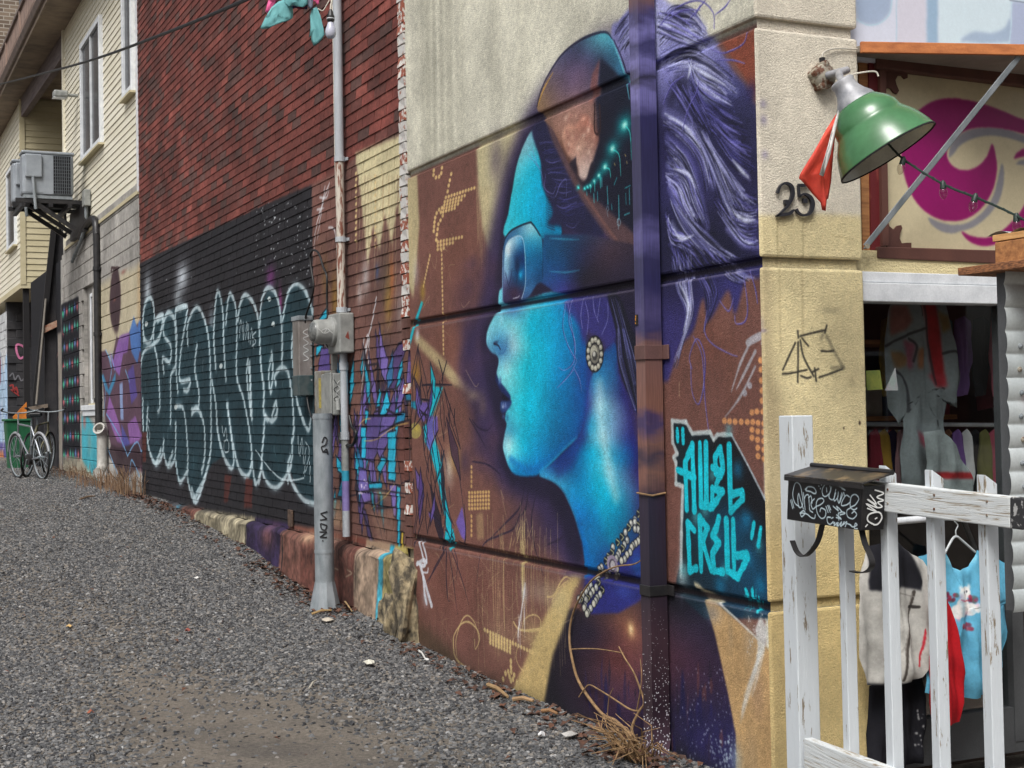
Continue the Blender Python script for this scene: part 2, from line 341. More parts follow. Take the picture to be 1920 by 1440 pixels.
# ---- hair behind, to the right of the downpipe
HAIR = [(1146, 74), (1163, 37), (1187, 5), (1200, -30), (1235, -10), (1262, 12), (1297, 37), (1330, 70), (1353, 97), (1374, 132), (1398, 160), (1412, 190), (1424, 230), (1430, 500), (1400, 520), (1378, 590), (1365, 545), (1330, 600), (1318, 560), (1300, 620), (1275, 650), (1258, 700), (1246, 715), (1190, 690), (1180, 300)]
c.shade(HAIR, [(1180, 60, (136, 136, 182)), (1250, 60, (172, 174, 208)), (1300, 90, (156, 158, 198)), (1340, 110, (120, 120, 168)), (1250, 130, (136, 136, 182)), (1220, 250, (40, 38, 70)), (1300, 230, (36, 36, 62)), (1380, 240, (36, 36, 60)), (1290, 330, (66, 64, 110)), (1400, 380, (38, 36, 66)), (1250, 420, (34, 34, 58)), (1330, 480, (30, 30, 48)), (1260, 600, (58, 54, 100)), (1290, 560, (40, 38, 70)), (1380, 520, (52, 50, 96)), (1350, 180, (60, 60, 100))], blur=2.5, smooth=5, p=2.6)
c.blob(1408, 172, 14, 24, (40, 36, 70), .8)
guides = [  # paired guide curves; strands are spread between each pair
    (ZA((1060, 130), (1150, 40), (1260, 60), (1340, 180)), ZA((1070, 330), (1160, 260), (1250, 230), (1330, 240)), 26, 'l'),
    (ZA((1080, 340), (1180, 280), (1300, 300), (1500, 440)), ZA((1100, 420), (1220, 400), (1340, 430), (1520, 560)), 22, 'l'),
    (ZA((1230, 330), (1300, 420), (1400, 470), (1450, 520)), ZA((1240, 350), (1270, 480), (1350, 560), (1520, 640)), 16, 'w'),
    (ZA((1250, 440), (1330, 600), (1430, 720), (1500, 810)), ZA((1240, 500), (1300, 640), (1380, 760), (1560, 800)), 18, 'd'),
    (ZA((1100, 640), (1250, 730), (1340, 860), (1390, 1060)), ZA((1100, 720), (1190, 780), (1290, 900), (1340, 1100)), 30, 'w'),
    (ZA((1110, 780), (1220, 890), (1290, 1080), (1350, 1290)), ZA((1105, 900), (1170, 980), (1240, 1120), (1290, 1260)), 24, 'l'),
    (ZA((1110, 930), (1230, 970), (1290, 1120), (1330, 1240)), ZA((1110, 1030), (1150, 1100), (1200, 1200), (1260, 1250)), 20, 'w'),
    (ZA((1330, 850), (1420, 960), (1500, 1060), (1620, 1120)), ZA((1380, 900), (1430, 1110), (1500, 1200), (1628, 1230)), 24, 'd'),
    (ZA((1370, 820), (1460, 900), (1520, 960), (1590, 1010)), ZA((1450, 760), (1500, 860), (1540, 900), (1610, 950)), 10, 'd'),
    (ZA((1420, 1080), (1480, 1160), (1560, 1180), (1630, 1170)), ZA((1380, 1150), (1480, 1300), (1560, 1380), (1630, 1390)), 24, 'w'),
    (ZA((1110, 1180), (1150, 1300), (1280, 1330), (1420, 1440)), ZA((1110, 1240), (1140, 1360), (1200, 1390), (1330, 1480)), 20, 'w'),
    (ZA((1120, 1380), (1160, 1480), (1200, 1560)), ZA((1330, 1340), (1430, 1450), (1520, 1540)), 26, 'd'),
    (ZA((1330, 560), (1440, 640), (1560, 680)), ZA((1380, 760), (1480, 900), (1615, 1000)), 22, 'd'), (ZA((1240, 700), (1330, 860), (1400, 1100), (1480, 1300)), ZA((1340, 760), (1450, 960), (1560, 1080), (1628, 1130)), 34, 'l'), (ZA((1100, 450), (1180, 560), (1260, 700)), ZA((1240, 480), (1300, 640), (1380, 780)), 18, 'd'), (ZA((1110, 1100), (1200, 1290), (1330, 1440)), ZA((1250, 1240), (1400, 1380), (1560, 1470)), 30, 'l'), (ZA((1065, 60), (1160, 90), (1300, 190)), ZA((1065, 200), (1180, 240), (1340, 300)), 30, 'w'), (ZA((800, 200), (860, 110), (925, 30)), ZA((860, 300), (900, 240), (930, 200)), 14, 'l'),
    (ZD((165, 0), (190, 120), (230, 240), (180, 470)), ZD((240, 0), (250, 160), (240, 260), (170, 440)), 26, 'l'),
    (ZD((250, 60), (310, 180), (290, 330)), ZD((300, 20), (350, 130), (310, 260)), 14, 'd'),
    (ZD((330, 20), (400, 90), (460, 120)), ZD((400, 20), (440, 60), (510, 90)), 14, 'l'),
]
for P, w_, co, a_ in ((((1130, 560), (1180, 490), (1230, 470)), 34, (24, 24, 42), .8), (((1240, 560), (1290, 720), (1330, 800)), 26, (26, 26, 46), .8), (((1390, 640), (1500, 830), (1610, 1000)), 50, (30, 28, 52), .75), (((1360, 900), (1450, 1060), (1600, 1140)), 30, (24, 24, 44), .7), (((1200, 1060), (1260, 1200), (1300, 1320)), 26, (28, 26, 50), .7), (((1340, 1290), (1450, 1400), (1600, 1450)), 34, (24, 24, 44), .8),
                       (((1080, 100), (1200, 110), (1310, 170)), 40, (160, 162, 206), .7), (((1080, 300), (1190, 260), (1320, 260)), 26, (132, 132, 186), .6), (((1090, 345), (1230, 350), (1330, 420), (1500, 520)), 26, (142, 146, 196), .65), (((1240, 330), (1270, 430), (1330, 540), (1440, 570)), 20, (160, 166, 210), .6), (((1100, 640), (1240, 720), (1330, 850), (1375, 1040)), 30, (150, 150, 206), .75), (((1110, 770), (1210, 880), (1280, 1070), (1340, 1280)), 24, (124, 122, 184), .7), (((1115, 930), (1230, 975), (1290, 1130)), 20, (160, 164, 214), .7), (((1120, 1060), (1170, 1180), (1220, 1260)), 14, (120, 120, 180), .6), (((1140, 1270), (1190, 1345), (1300, 1330), (1430, 1430)), 22, (176, 180, 220), .75), (((1430, 1090), (1520, 1165), (1625, 1180)), 18, (130, 124, 190), .7), (((1470, 1210), (1540, 1250), (1625, 1250)), 14, (150, 148, 206), .7), (((1450, 1290), (1540, 1360), (1625, 1390)), 18, (150, 150, 206), .7), (((1320, 600), (1410, 740), (1510, 815)), 16, (112, 110, 172), .7), (((1480, 900), (1530, 960), (1580, 1010)), 12, (170, 170, 214), .7)):
    c.stroke(ZA(*P), w_, co, a_, soft=w_ * .8, taper=(.35, .25))
pal = {'l': [(160, 162, 202), (188, 190, 218), (120, 120, 170), (76, 76, 118)], 'w': [(206, 210, 234), (176, 178, 222), (140, 138, 200), (84, 82, 140)], 'd': [(90, 88, 150), (60, 58, 110), (26, 26, 44), (130, 128, 190)]}
for A_, B_, n_, kd in guides:
    A_, B_ = np.array(A_), np.array(B_)
    for i in range(n_ * 4):
        t = rnd.random(); P = A_ * (1 - t) + B_ * t; P = P + np.array([[rnd.uniform(-4, 4), rnd.uniform(-4, 4)] for _ in P])
        q = rnd.random(); Pc = crom(P, 6); a0 = int(rnd.uniform(0, .35) * len(Pc)); a1 = int(rnd.uniform(.6, 1) * len(Pc))
        c.stroke([tuple(p) for p in Pc[a0:max(a1, a0 + 4)]], rnd.uniform(1.2, 4.5), (20, 20, 34) if q < .34 else rnd.choice(pal[kd]), rnd.uniform(.4, .9), soft=rnd.uniform(1, 3), taper=(.15, .1), n=2)
for P in (ZA((1100, 640), (1220, 720), (1300, 830)), ZA((1150, 950), (1230, 980), (1270, 1060)), ZA((1150, 1290), (1190, 1345), (1260, 1325)), ZA((1480, 900), (1530, 960), (1570, 1000)), ZA((1490, 1200), (1550, 1240), (1600, 1240)), ZA((1250, 370), (1330, 420), (1440, 480)), ZA((1230, 440), (1240, 400), (1250, 340)), ZD((200, 110), (235, 200), (215, 300))):
    c.stroke(P, 8, (214, 218, 238), .8, soft=5, taper=(.2, .2))
for P in (ZA((1070, 150), (1160, 50), (1290, 5), (1370, 70), (1378, 165)), ZA((1240, 110), (1300, 40), (1330, 0)), ZA((1270, 90), (1300, 30)), ZA((1385, 85), (1440, 40), (1468, 0)), ZA((1120, 110), (1200, 60), (1300, 60)), ZA((1090, 590), (1140, 480), (1210, 430)), ZA((1200, 740), (1230, 620), (1280, 520), (1290, 460)), ZA((1390, 340), (1480, 340), (1550, 360)), ZA((1350, 270), (1430, 300), (1540, 250), (1565, 170)),
          ZD((250, 450), (240, 400), (270, 330), (300, 400), (295, 520), (275, 590), (250, 540), (245, 430)), ZD((255, 320), (290, 400), (300, 560), (315, 690)), ZD((310, 220), (300, 300), (330, 350), (400, 390), (430, 400)), ZD((360, 180), (395, 220), (415, 170)), ZD((455, 80), (470, 200), (460, 260), (425, 270), (420, 240)), ZD((480, 60), (500, 130), (510, 190))):
    c.stroke(P, 3.6, (70, 64, 128), .9, soft=1.2, taper=(.4, .3)); c.stroke([(x - 1, y - 1) for x, y in P], 1.4, (160, 158, 214), .7, taper=(.4, .2))
# ---- forehead, headgear, night street in the visor
c.shade(ZA((352, 738), (300, 830), (265, 940), (240, 1080), (220, 1200), (206, 1340), (470, 1340), (520, 1300), (480, 1150), (430, 1000), (395, 880), (375, 800)), [(985, 275, (130, 176, 196)), (965, 330, (96, 186, 208)), (957, 400, (60, 176, 206)), (1000, 320, (30, 160, 200)), (1000, 400, (0, 150, 196)), (1030, 430, (10, 110, 160)), (980, 440, (60, 170, 200))], blur=1.2, smooth=4)
c.fill(ZA((352, 735), (400, 680), (470, 700), (560, 900), (640, 1100), (760, 1290), (700, 1340), (520, 1280), (440, 1260), (470, 1190), (410, 1050), (400, 900), (372, 820)), (34, 34, 60), 1, blur=2.5, smooth=3)
for _ in range(34):
    y = rnd.uniform(800, 1270); x = 400 + (y - 800) * .28 + rnd.uniform(-10, 20)
    c.stroke(ZA((x, y), (x + 40, y + rnd.uniform(-14, 20)), (x + rnd.uniform(70, 130), y + rnd.uniform(-20, 10))), rnd.uniform(1, 2.6), rnd.choice([(76, 74, 130), (110, 108, 164), (20, 20, 34), (54, 56, 104)]), .6, taper=(.3, .1))
for P in (ZA((430, 980), (425, 1060), (470, 1090), (490, 1040)), ZA((430, 1090), (480, 1110), (510, 1040), (545, 1010), (545, 1110)), ZA((350, 830), (380, 920), (400, 960)), ZA((330, 870), (400, 960), (420, 1060))): c.stroke(P, 2, (130, 128, 180), .7, taper=(.5, .3))
for k in range(16):
    y = 1080 + k * 13; c.stroke(ZA((480, y + 20), (445, y + 8), (430, y - 4)), 2.2, (40, 40, 70), .7, taper=(1, .1))
VIS = ZA((380, 600), (400, 520), (440, 430), (520, 310), (620, 230), (720, 185), (775, 185), (805, 225), (840, 310), (880, 430), (905, 560), (932, 640), (945, 1000), (950, 1440), (860, 1440), (780, 1290), (650, 1120), (600, 1050), (560, 940), (480, 760), (430, 690), (396, 640))
c.shade(VIS, [(*ZA((400, 580))[0], (140, 116, 92)), (*ZA((440, 460))[0], (108, 94, 98)), (*ZA((520, 340))[0], (84, 82, 106)), (*ZA((620, 260))[0], (62, 70, 96)), (*ZA((740, 215))[0], (96, 160, 186)), (*ZA((800, 290))[0], (70, 118, 150)), (*ZA((870, 480))[0], (60, 110, 150)), (*ZA((560, 480))[0], (96, 82, 102)), (*ZA((620, 420))[0], (104, 88, 110)), (*ZA((680, 320))[0], (76, 82, 112)), (*ZA((760, 330))[0], (44, 60, 84)), (*ZA((480, 640))[0], (118, 94, 90)), (*ZA((560, 640))[0], (146, 116, 108)), (*ZA((820, 560))[0], (30, 32, 50)), (*ZA((860, 760))[0], (22, 24, 40)), (*ZA((800, 900))[0], (22, 24, 40)), (*ZA((880, 1150))[0], (20, 22, 36)), (*ZA((560, 850))[0], (96, 68, 60)), (*ZA((760, 1180))[0], (24, 26, 42)), (*ZA((930, 1400))[0], (38, 32, 48))], smooth=4, blur=1.0, p=2.6)
c.fill(ZA((740, 330), (722, 520), (700, 660), (735, 760), (705, 860), (690, 940), (660, 1010), (640, 1050), (660, 1090), (800, 1290), (940, 1430), (940, 520), (880, 470), (800, 380)), (22, 24, 40), .92, blur=2.5)
c.fill(ZA((735, 330), (718, 520), (690, 590), (668, 580), (690, 420)), (142, 88, 78), .6, blur=3)
c.fill(ZA((455, 690), (540, 600), (690, 560), (718, 640), (715, 760), (640, 720), (560, 740), (530, 800)), (156, 122, 110), .75, blur=7)
SM = ZA((525, 740), (560, 700), (600, 700), (640, 650), (670, 660), (690, 700), (720, 760), (730, 790), (700, 890), (680, 960), (655, 1010), (620, 1000), (606, 930), (560, 880), (530, 820))
c.shade(SM, [(*ZA((560, 740))[0], (196, 158, 138)), (*ZA((660, 670))[0], (176, 120, 104)), (*ZA((640, 800))[0], (214, 180, 160)), (*ZA((560, 840))[0], (186, 142, 126)), (*ZA((650, 960))[0], (226, 206, 196)), (*ZA((700, 800))[0], (160, 116, 104)), (*ZA((600, 760))[0], (150, 112, 100))], smooth=4, blur=3, a=.8)
for _ in range(26): x, y = rnd.uniform(545, 710), rnd.uniform(680, 900); c.blob(*ZA((x, y - 30))[0], rnd.uniform(2, 6), rnd.uniform(3, 8), rnd.choice([(226, 200, 184), (140, 100, 92), (206, 170, 152)]), .6)
c.fill(ZA((600, 880), (606, 990), (640, 1030), (660, 1010), (680, 930), (690, 910), (705, 930), (690, 1050), (640, 1060), (590, 1020), (555, 930)), (30, 26, 38), .85, blur=1.2)
c.stroke(ZA((705, 585), (705, 740), (735, 735), (732, 590)), 5, (50, 34, 34), .9)
c.fill(ZA((430, 690), (470, 730), (560, 920), (650, 1080), (720, 1130), (945, 1330), (945, 1520), (880, 1460), (760, 1310), (640, 1140), (560, 990), (470, 800)), (88, 68, 70), .9, blur=3)
c.stroke(ZA((650, 1100), (740, 1230), (860, 1400)), 7, (116, 86, 80), .6, soft=5)
for P_, wd, co in ((ZA((380, 600), (400, 520), (440, 430), (520, 310), (620, 230), (720, 188), (775, 186), (805, 225)), 6, (30, 30, 52)), (ZA((388, 590), (420, 500), (470, 410)), 4, (190, 150, 76)), (ZA((800, 225), (840, 320), (876, 430), (900, 560)), 5, (110, 176, 202)), (ZA((812, 225), (858, 330), (892, 440), (915, 560)), 4, (26, 26, 46))): c.stroke(P_, wd, co, .85, soft=2, taper=(.6, .4))
CY = (86, 216, 224)
for (x, y), (sx, sy), r in ((ZA((873, 705))[0], (912, 900), 17), (ZA((805, 838))[0], (852, 990), 14), (ZA((763, 940))[0], (795, 1000), 11), (ZA((728, 988))[0], (738, 1060), 8), (ZA((702, 1020))[0], (706, 1080), 6), (ZA((680, 1045))[0], (683, 1085), 5), (ZA((612, 1055))[0], (612, 1060), 4), (ZA((648, 1060))[0], (648, 1065), 4), (ZA((664, 1052))[0], (664, 1060), 4)):
    c.blob(x, y, r * 1.1, r * 1.5, (20, 140, 160), .75); c.blob(x, y, r * .4, r * .55, (190, 244, 244), .95)
    e = ZA((sx, sy))[0]; c.stroke([(x + 2, y + 2), (x + (e[0] - x) * .8, y + (e[1] - y) * .25), e], 2.4, CY, .8, taper=(1, .6))
for (x0, y0, x1, y1) in ((775, 1050, 780, 1150), (830, 1000, 815, 1040), (875, 1060, 905, 1045), (880, 1090, 882, 1150), (900, 1060, 902, 1150), (840, 1100, 842, 1230), (872, 1210, 900, 1200), (720, 1080, 722, 1130), (800, 1150, 802, 1180), (745, 1000, 745, 1050), (875, 870, 880, 880), (885, 910, 888, 920), (815, 920, 820, 930), (700, 1090, 702, 1140), (660, 1080, 662, 1100)):
    c.stroke(ZA((x0, y0), (x1, y1)), 2.6, rnd.choice([(60, 150, 170), (90, 180, 200)]) if y0 > 930 else (190, 170, 110), .7)
c.stroke(ZA((830, 1250), (838, 1230), (850, 1245), (845, 1270), (832, 1262), (838, 1235), (838, 1290)), 1.6, (150, 190, 210), .7); c.stroke(ZA((770, 1180), (778, 1160), (785, 1180), (775, 1190), (780, 1220)), 1.5, (150, 190, 210), .6)
# ---- dark side of the head, strap, ear hair
c.shade([(1020, 440), (1100, 440), (1196, 460), (1200, 560), (1196, 780), (1180, 760), (1150, 640), (1120, 590), (1058, 566), (1030, 540), (1012, 528)], [(1030, 480, (24, 70, 116)), (1060, 500, (28, 60, 104)), (1090, 480, (40, 44, 74)), (1140, 470, (58, 46, 56)), (1180, 500, (44, 38, 56)), (1060, 545, (60, 58, 120)), (1110, 560, (38, 34, 64)), (1170, 620, (34, 32, 60)), (1120, 590, (36, 32, 60)), (1090, 530, (30, 28, 42))], blur=2, p=2.6)
for y in (447, 509): c.stroke([(1030, y + (0 if y < 460 else 0)), (1060, y + 2), (1086, y + (3 if y < 460 else -2))], 4, (76, 150, 190), .6, soft=3, taper=(.3, .2))
# ---- face
FACE = [(941, 540), (934, 572), (933, 583), (926, 594), (916, 614), (912, 631), (913, 647), (922, 661), (932, 667), (935, 680), (931, 700), (934, 716), (944, 732), (958, 752), (950, 768), (947, 786), (950, 796), (946, 815), (943, 838), (947, 856), (955, 878), (967, 890), (991, 893), (1011, 889), (1035, 868), (1060, 842), (1082, 822), (1096, 790), (1110, 720), (1100, 660), (1092, 620), (1080, 580), (1062, 556), (1030, 548), (985, 560)]
LC, MC, DC = (150, 200, 220), (0, 166, 204), (14, 110, 162)
c.shade(FACE, [(938, 560, (120, 190, 214)), (945, 600, (116, 184, 210)), (918, 632, (132, 190, 216)), (930, 640, (80, 140, 184)), (940, 630, (90, 150, 190)), (943, 655, (60, 104, 156)), (952, 600, (118, 190, 212)), (960, 620, (148, 204, 222)), (968, 650, (150, 202, 220)), (955, 690, (136, 200, 218)), (938, 690, (128, 190, 212)), (960, 720, (110, 196, 216)), (985, 690, (30, 176, 208)), (1000, 620, (10, 164, 204)), (1030, 590, (20, 150, 196)), (1050, 570, (40, 120, 176)), (990, 570, (100, 176, 204)), (960, 580, (62, 96, 150)), (1020, 680, (0, 158, 200)), (1050, 680, (6, 130, 184)), (1075, 640, (20, 100, 160)), (1000, 760, (0, 160, 200)), (970, 790, (70, 180, 208)), (1040, 770, (8, 120, 176)), (1080, 750, (24, 80, 146)), (957, 830, (150, 206, 224)), (962, 850, (110, 194, 216)), (985, 830, (10, 160, 202)), (1010, 840, (6, 128, 184)), (1050, 825, (16, 92, 154)), (970, 882, (20, 116, 180)), (1000, 880, (20, 116, 184)), (1095, 690, (40, 64, 130)), (955, 806, (70, 140, 180))], smooth=4, blur=.9, p=3.4, soft=6)
for x, y, rx, ry, co, a_ in ((962, 645, 9, 26, (186, 218, 230), .45), (940, 600, 5, 14, (170, 210, 226), .4), (950, 690, 7, 20, (170, 212, 226), .4), (954, 838, 6, 20, (190, 222, 232), .5), (1052, 700, 22, 60, (6, 100, 168), .35), (1000, 740, 16, 50, (0, 176, 216), .4)): c.blob(x, y, rx, ry, co, a_)
c.fill([(936, 640), (928, 648), (924, 644), (928, 640)], (30, 30, 52), .8, blur=1.2); c.stroke([(926, 645), (934, 648), (938, 655)], 3.5, (24, 26, 46), .9, soft=1.5)
c.stroke([(934, 664), (944, 662), (949, 650), (951, 634)], 3, (50, 90, 146), .7, soft=3, taper=(.5, .2))
c.fill([(931, 701), (935, 712), (946, 726), (957, 742), (956, 750), (944, 740), (934, 724), (929, 712)], (30, 40, 84), .95, blur=1.2, smooth=3)
c.fill([(940, 752), (952, 750), (960, 752), (956, 764), (946, 774), (939, 772), (938, 760)], (44, 62, 110), .95, blur=1.2, smooth=3)
c.fill([(942, 738), (957, 750), (950, 752), (941, 750)], (14, 14, 28), .95, blur=.8)
c.blob(946, 761, 6, 7, (96, 108, 160), .8); c.blob(943, 763, 2.4, 4, (176, 186, 212), .7); c.blob(938, 714, 3, 8, (78, 96, 150), .7)
for x in (941, 944, 948): c.stroke([(x, 756), (x + .5, 764)], 1.6, (150, 170, 204), .7)
c.blob(936, 716, 2, 6, (110, 140, 190), .6); c.blob(951, 783, 4, 8, (20, 60, 110), .5); c.blob(944, 781, 3, 5, (100, 130, 190), .5)
# goggles
c.shade([(944, 460), (949, 444), (963, 430), (991, 418), (999, 421), (1013, 442), (1018, 462), (1018, 522), (1006, 534), (985, 563), (947, 571), (942, 539)], [(950, 446, (60, 90, 130)), (975, 428, (70, 120, 160)), (992, 428, (160, 205, 222)), (1000, 450, (60, 140, 180)), (1010, 480, (16, 76, 124)), (1000, 500, (30, 90, 140)), (1010, 520, (20, 56, 100)), (990, 545, (70, 110, 160)), (945, 500, (70, 100, 140)), (990, 470, (30, 110, 160)), (960, 568, (50, 50, 90))], smooth=3, blur=.8)
c.shade([(948, 464), (956, 450), (974, 443), (981, 453), (984, 492), (984, 533), (977, 561), (947, 567), (944, 533), (946, 483)], [(952, 465, (196, 216, 228)), (960, 455, (170, 200, 218)), (975, 455, (70, 130, 176)), (950, 490, (150, 190, 214)), (964, 480, (36, 70, 116)), (972, 490, (16, 40, 80)), (976, 515, (20, 110, 170)), (966, 520, (20, 34, 66)), (952, 520, (90, 110, 150)), (960, 545, (44, 40, 66)), (972, 550, (58, 46, 70)), (950, 560, (50, 46, 76))], smooth=4, blur=.7, p=2.6)
c.stroke([(948, 464), (956, 450), (974, 443), (982, 455), (985, 492), (985, 533), (978, 561)], 2.6, (176, 200, 222), .75); c.stroke([(944, 460), (949, 444), (963, 430), (991, 418), (999, 421), (1013, 442)], 4, (20, 26, 44), .9, soft=1.4)
c.stroke([(1016, 442), (1018, 480), (1017, 520)], 2.5, (16, 40, 74), .8); c.stroke([(943, 470), (942, 520), (943, 566)], 2.2, (150, 180, 210), .7)
c.blob(953, 470, 5, 14, (220, 230, 234), .7); c.blob(970, 498, 6, 24, (14, 30, 62), .85); c.blob(976, 516, 4, 9, (36, 150, 206), .85); c.blob(964, 549, 11, 13, (58, 42, 60), .75); c.blob(951, 505, 4, 20, (150, 190, 214), .6)
for P in ([(966, 500), (970, 512), (968, 530)], [(948, 512), (952, 530), (956, 540)], [(960, 505), (958, 520), (955, 532)]): c.stroke(P, 2, (20, 30, 60), .8)
c.stroke([(962, 560), (970, 558), (974, 555)], 1.6, (220, 226, 236), .8)
# ---- neck
NECK = [(1011, 889), (1036, 868), (1082, 822), (1096, 790), (1108, 710), (1150, 640), (1160, 700), (1176, 748), (1188, 802), (1197, 843), (1208, 916), (1216, 960), (1218, 1010), (1216, 1060), (1200, 1090), (1160, 1120), (1100, 1090), (1096, 1052), (1091, 1010), (1080, 974), (1069, 946), (1055, 918), (1036, 902)]
c.shade(NECK, [(1025, 888, (60, 140, 196)), (1050, 905, (70, 150, 200)), (1040, 880, (36, 70, 134)), (1070, 870, (28, 70, 136)), (1090, 820, (34, 56, 120)), (1100, 760, (50, 56, 120)), (1122, 712, (60, 130, 180)), (1122, 760, (150, 205, 226)), (1128, 820, (158, 208, 228)), (1140, 880, (120, 190, 218)), (1150, 920, (70, 170, 208)), (1105, 850, (10, 150, 198)), (1105, 800, (40, 140, 190)), (1090, 900, (10, 120, 180)), (1120, 930, (0, 150, 196)), (1145, 960, (0, 140, 186)), (1165, 860, (24, 110, 170)), (1175, 820, (50, 60, 126)), (1165, 740, (40, 46, 104)), (1190, 880, (52, 50, 108)), (1205, 960, (46, 46, 100)), (1100, 970, (20, 104, 172)), (1130, 1010, (24, 104, 160)), (1170, 1000, (30, 84, 130)), (1110, 1060, (14, 96, 168)), (1150, 1050, (40, 60, 120)), (1078, 950, (30, 120, 190))], smooth=4, blur=1.2, p=3.2, soft=7)
c.stroke([(1012, 892), (1036, 902), (1055, 920), (1069, 948), (1080, 976), (1090, 1010)], 4, (70, 150, 204), .55, soft=4)
c.stroke([(1012, 884), (1036, 864), (1060, 840), (1082, 820)], 5, (70, 160, 210), .5, soft=5)
c.stroke([(1104, 690), (1098, 780), (1080, 845), (1048, 884)], 16, (46, 58, 126), .85, soft=34, taper=(.6, .3)); c.stroke([(1164, 690), (1186, 780), (1202, 870), (1214, 980)], 22, (48, 44, 104), .95, soft=34); c.stroke([(1124, 724), (1128, 800), (1143, 885), (1154, 930)], 8, (206, 230, 238), .85, soft=46, taper=(.5, .3)); c.stroke([(1120, 900), (1135, 970), (1150, 1010)], 14, (0, 150, 186), .6, soft=50)
c.stroke([(1088, 600), (1095, 680), (1088, 770)], 26, (16, 80, 150), .5, soft=22); c.stroke([(1000, 600), (1005, 690), (995, 780)], 30, (0, 176, 218), .5, soft=26); c.stroke([(1085, 980), (1100, 1040), (1106, 1080)], 16, (14, 92, 176), .5, soft=12); c.stroke([(958, 862), (990, 880), (1020, 868), (1060, 832)], 12, (20, 96, 170), .55, soft=10)
# ear hair and locks
c.fill(ZB((640, 580), (760, 560), (960, 560), (1010, 700), (990, 860), (930, 930), (900, 860), (800, 800), (770, 900), (740, 760), (700, 700), (650, 660)), (58, 56, 116), .9, blur=4)
c.fill(ZB((930, 540), (1010, 560), (1090, 760), (1150, 900), (1168, 1150), (1168, 1360), (1130, 1340), (1090, 1250), (1030, 1120), (1000, 960), (990, 800)), (24, 24, 38), 1, blur=1.6, smooth=3)
for i in range(44):
    t = i / 44; P = ZB((950 + 60 * t + rnd.uniform(-8, 8), 560 + rnd.uniform(0, 40)), (1000 + 60 * t, 780), (1010 + 110 * t, 980), (1060 + 90 * t, 1160), (1120 + 40 * t, 1330)); c.stroke([P[j] for j in (0, 1, 2, 3, 4)][rnd.randint(0, 1):rnd.randint(3, 5)], rnd.uniform(.8, 2.6), rnd.choice([(90, 92, 150), (60, 60, 110), (150, 154, 200), (14, 14, 24)]), rnd.uniform(.35, .8), taper=(.2, .1))
for P in (ZB((650, 590), (630, 760), (660, 880), (700, 960), (720, 1000), (680, 1080)), ZB((690, 580), (670, 720), (710, 860), (715, 940)), ZB((660, 600), (690, 760), (710, 900), (700, 1010), (640, 1060), (600, 1040)), ZB((770, 560), (750, 680), (760, 780)), ZB((830, 560), (840, 660), (870, 740)), ZB((880, 570), (870, 650), (860, 720)), ZB((930, 600), (930, 720), (890, 820)), ZB((780, 600), (800, 700), (790, 820)), ZB((700, 1040), (740, 1120), (755, 1200)), ZB((700, 1060), (640, 1130), (590, 1180))):
    c.stroke(P, 3, (60, 60, 120), .8, soft=1.2, taper=(.6, .3)); c.stroke([(x + 1, y) for x, y in P], 1.7, (166, 168, 216), .75, taper=(.6, .2))
# earring
for r1, r2, co in ((17, 35, (26, 26, 30)), ): c.blob(1115, 664, r1, r2, co, .95, hard=1)
for k in range(13):
    a = 2 * math.pi * k / 13; c.blob(1115 + 12.5 * math.cos(a), 664 + 27 * math.sin(a), 3.2, 5.4, (172, 170, 156), .95, hard=1)
    c.blob(1114.5 + 12.5 * math.cos(a), 662.5 + 27 * math.sin(a), 1.3, 2.4, (226, 224, 212), .8, hard=1)
c.blob(1115, 664, 9, 18, (110, 108, 100), 1, hard=1); c.blob(1113.5, 661, 6.5, 13, (176, 174, 160), .9, hard=1); c.blob(1115, 667, 5, 9, (50, 50, 52), .9, hard=1); c.blob(1114, 664, 2.6, 5, (200, 200, 192), .9, hard=1)
# ---- body below the necklace
c.fill([(1098, 1080), (1150, 1060), (1216, 1010), (1222, 1085), (1200, 1130), (1160, 1155), (1110, 1158), (1090, 1140)], (48, 50, 116), 1, blur=4)
c.blob(1195, 1060, 16, 30, (50, 96, 172), .7); c.blob(1170, 1110, 24, 16, (60, 76, 150), .6)
c.shade([(1035, 1150), (1075, 1140), (1110, 1152), (1160, 1150), (1200, 1128), (1226, 1090), (1290, 1100), (1345, 1150), (1375, 1290), (1390, 1460), (1390, 1700), (960, 1700), (1018, 1330)], [(1050, 1180, (24, 20, 30)), (1030, 1290, (22, 20, 28)), (1080, 1350, (34, 28, 44)), (1183, 1180, (150, 104, 84)), (1160, 1190, (92, 60, 60)), (1210, 1180, (84, 58, 62)), (1110, 1190, (40, 32, 48)), (1150, 1240, (92, 56, 56)), (1120, 1260, (64, 44, 54)), (1190, 1250, (96, 62, 66)), (1170, 1330, (62, 44, 66)), (1120, 1320, (52, 36, 50)), (1290, 1180, (50, 40, 56)), (1300, 1250, (60, 40, 56)), (1270, 1130, (24, 24, 34)), (1330, 1330, (40, 34, 60)), (1280, 1340, (36, 32, 58)), (1320, 1400, (46, 42, 84)), (1280, 1430, (26, 26, 34)), (1210, 1400, (36, 30, 50))], blur=1.2, p=2.6)
c.blob(1183, 1180, 8, 18, (232, 200, 150), .8); c.blob(1183, 1180, 3, 8, (250, 230, 190), .8)
for _ in range(60):
    x = rnd.uniform(1060, 1360); y = rnd.uniform(1230, 1390); h_ = rnd.uniform(20, 70)
    c.stroke([(x, y), (x + rnd.uniform(-2, 2), y + h_ * .5), (x, y + h_)], rnd.uniform(4, 13), rnd.choice([(40, 34, 64), (30, 26, 40), (34, 32, 74), (100, 64, 60), (50, 38, 58)]), .5, soft=3, taper=(.2, .5))
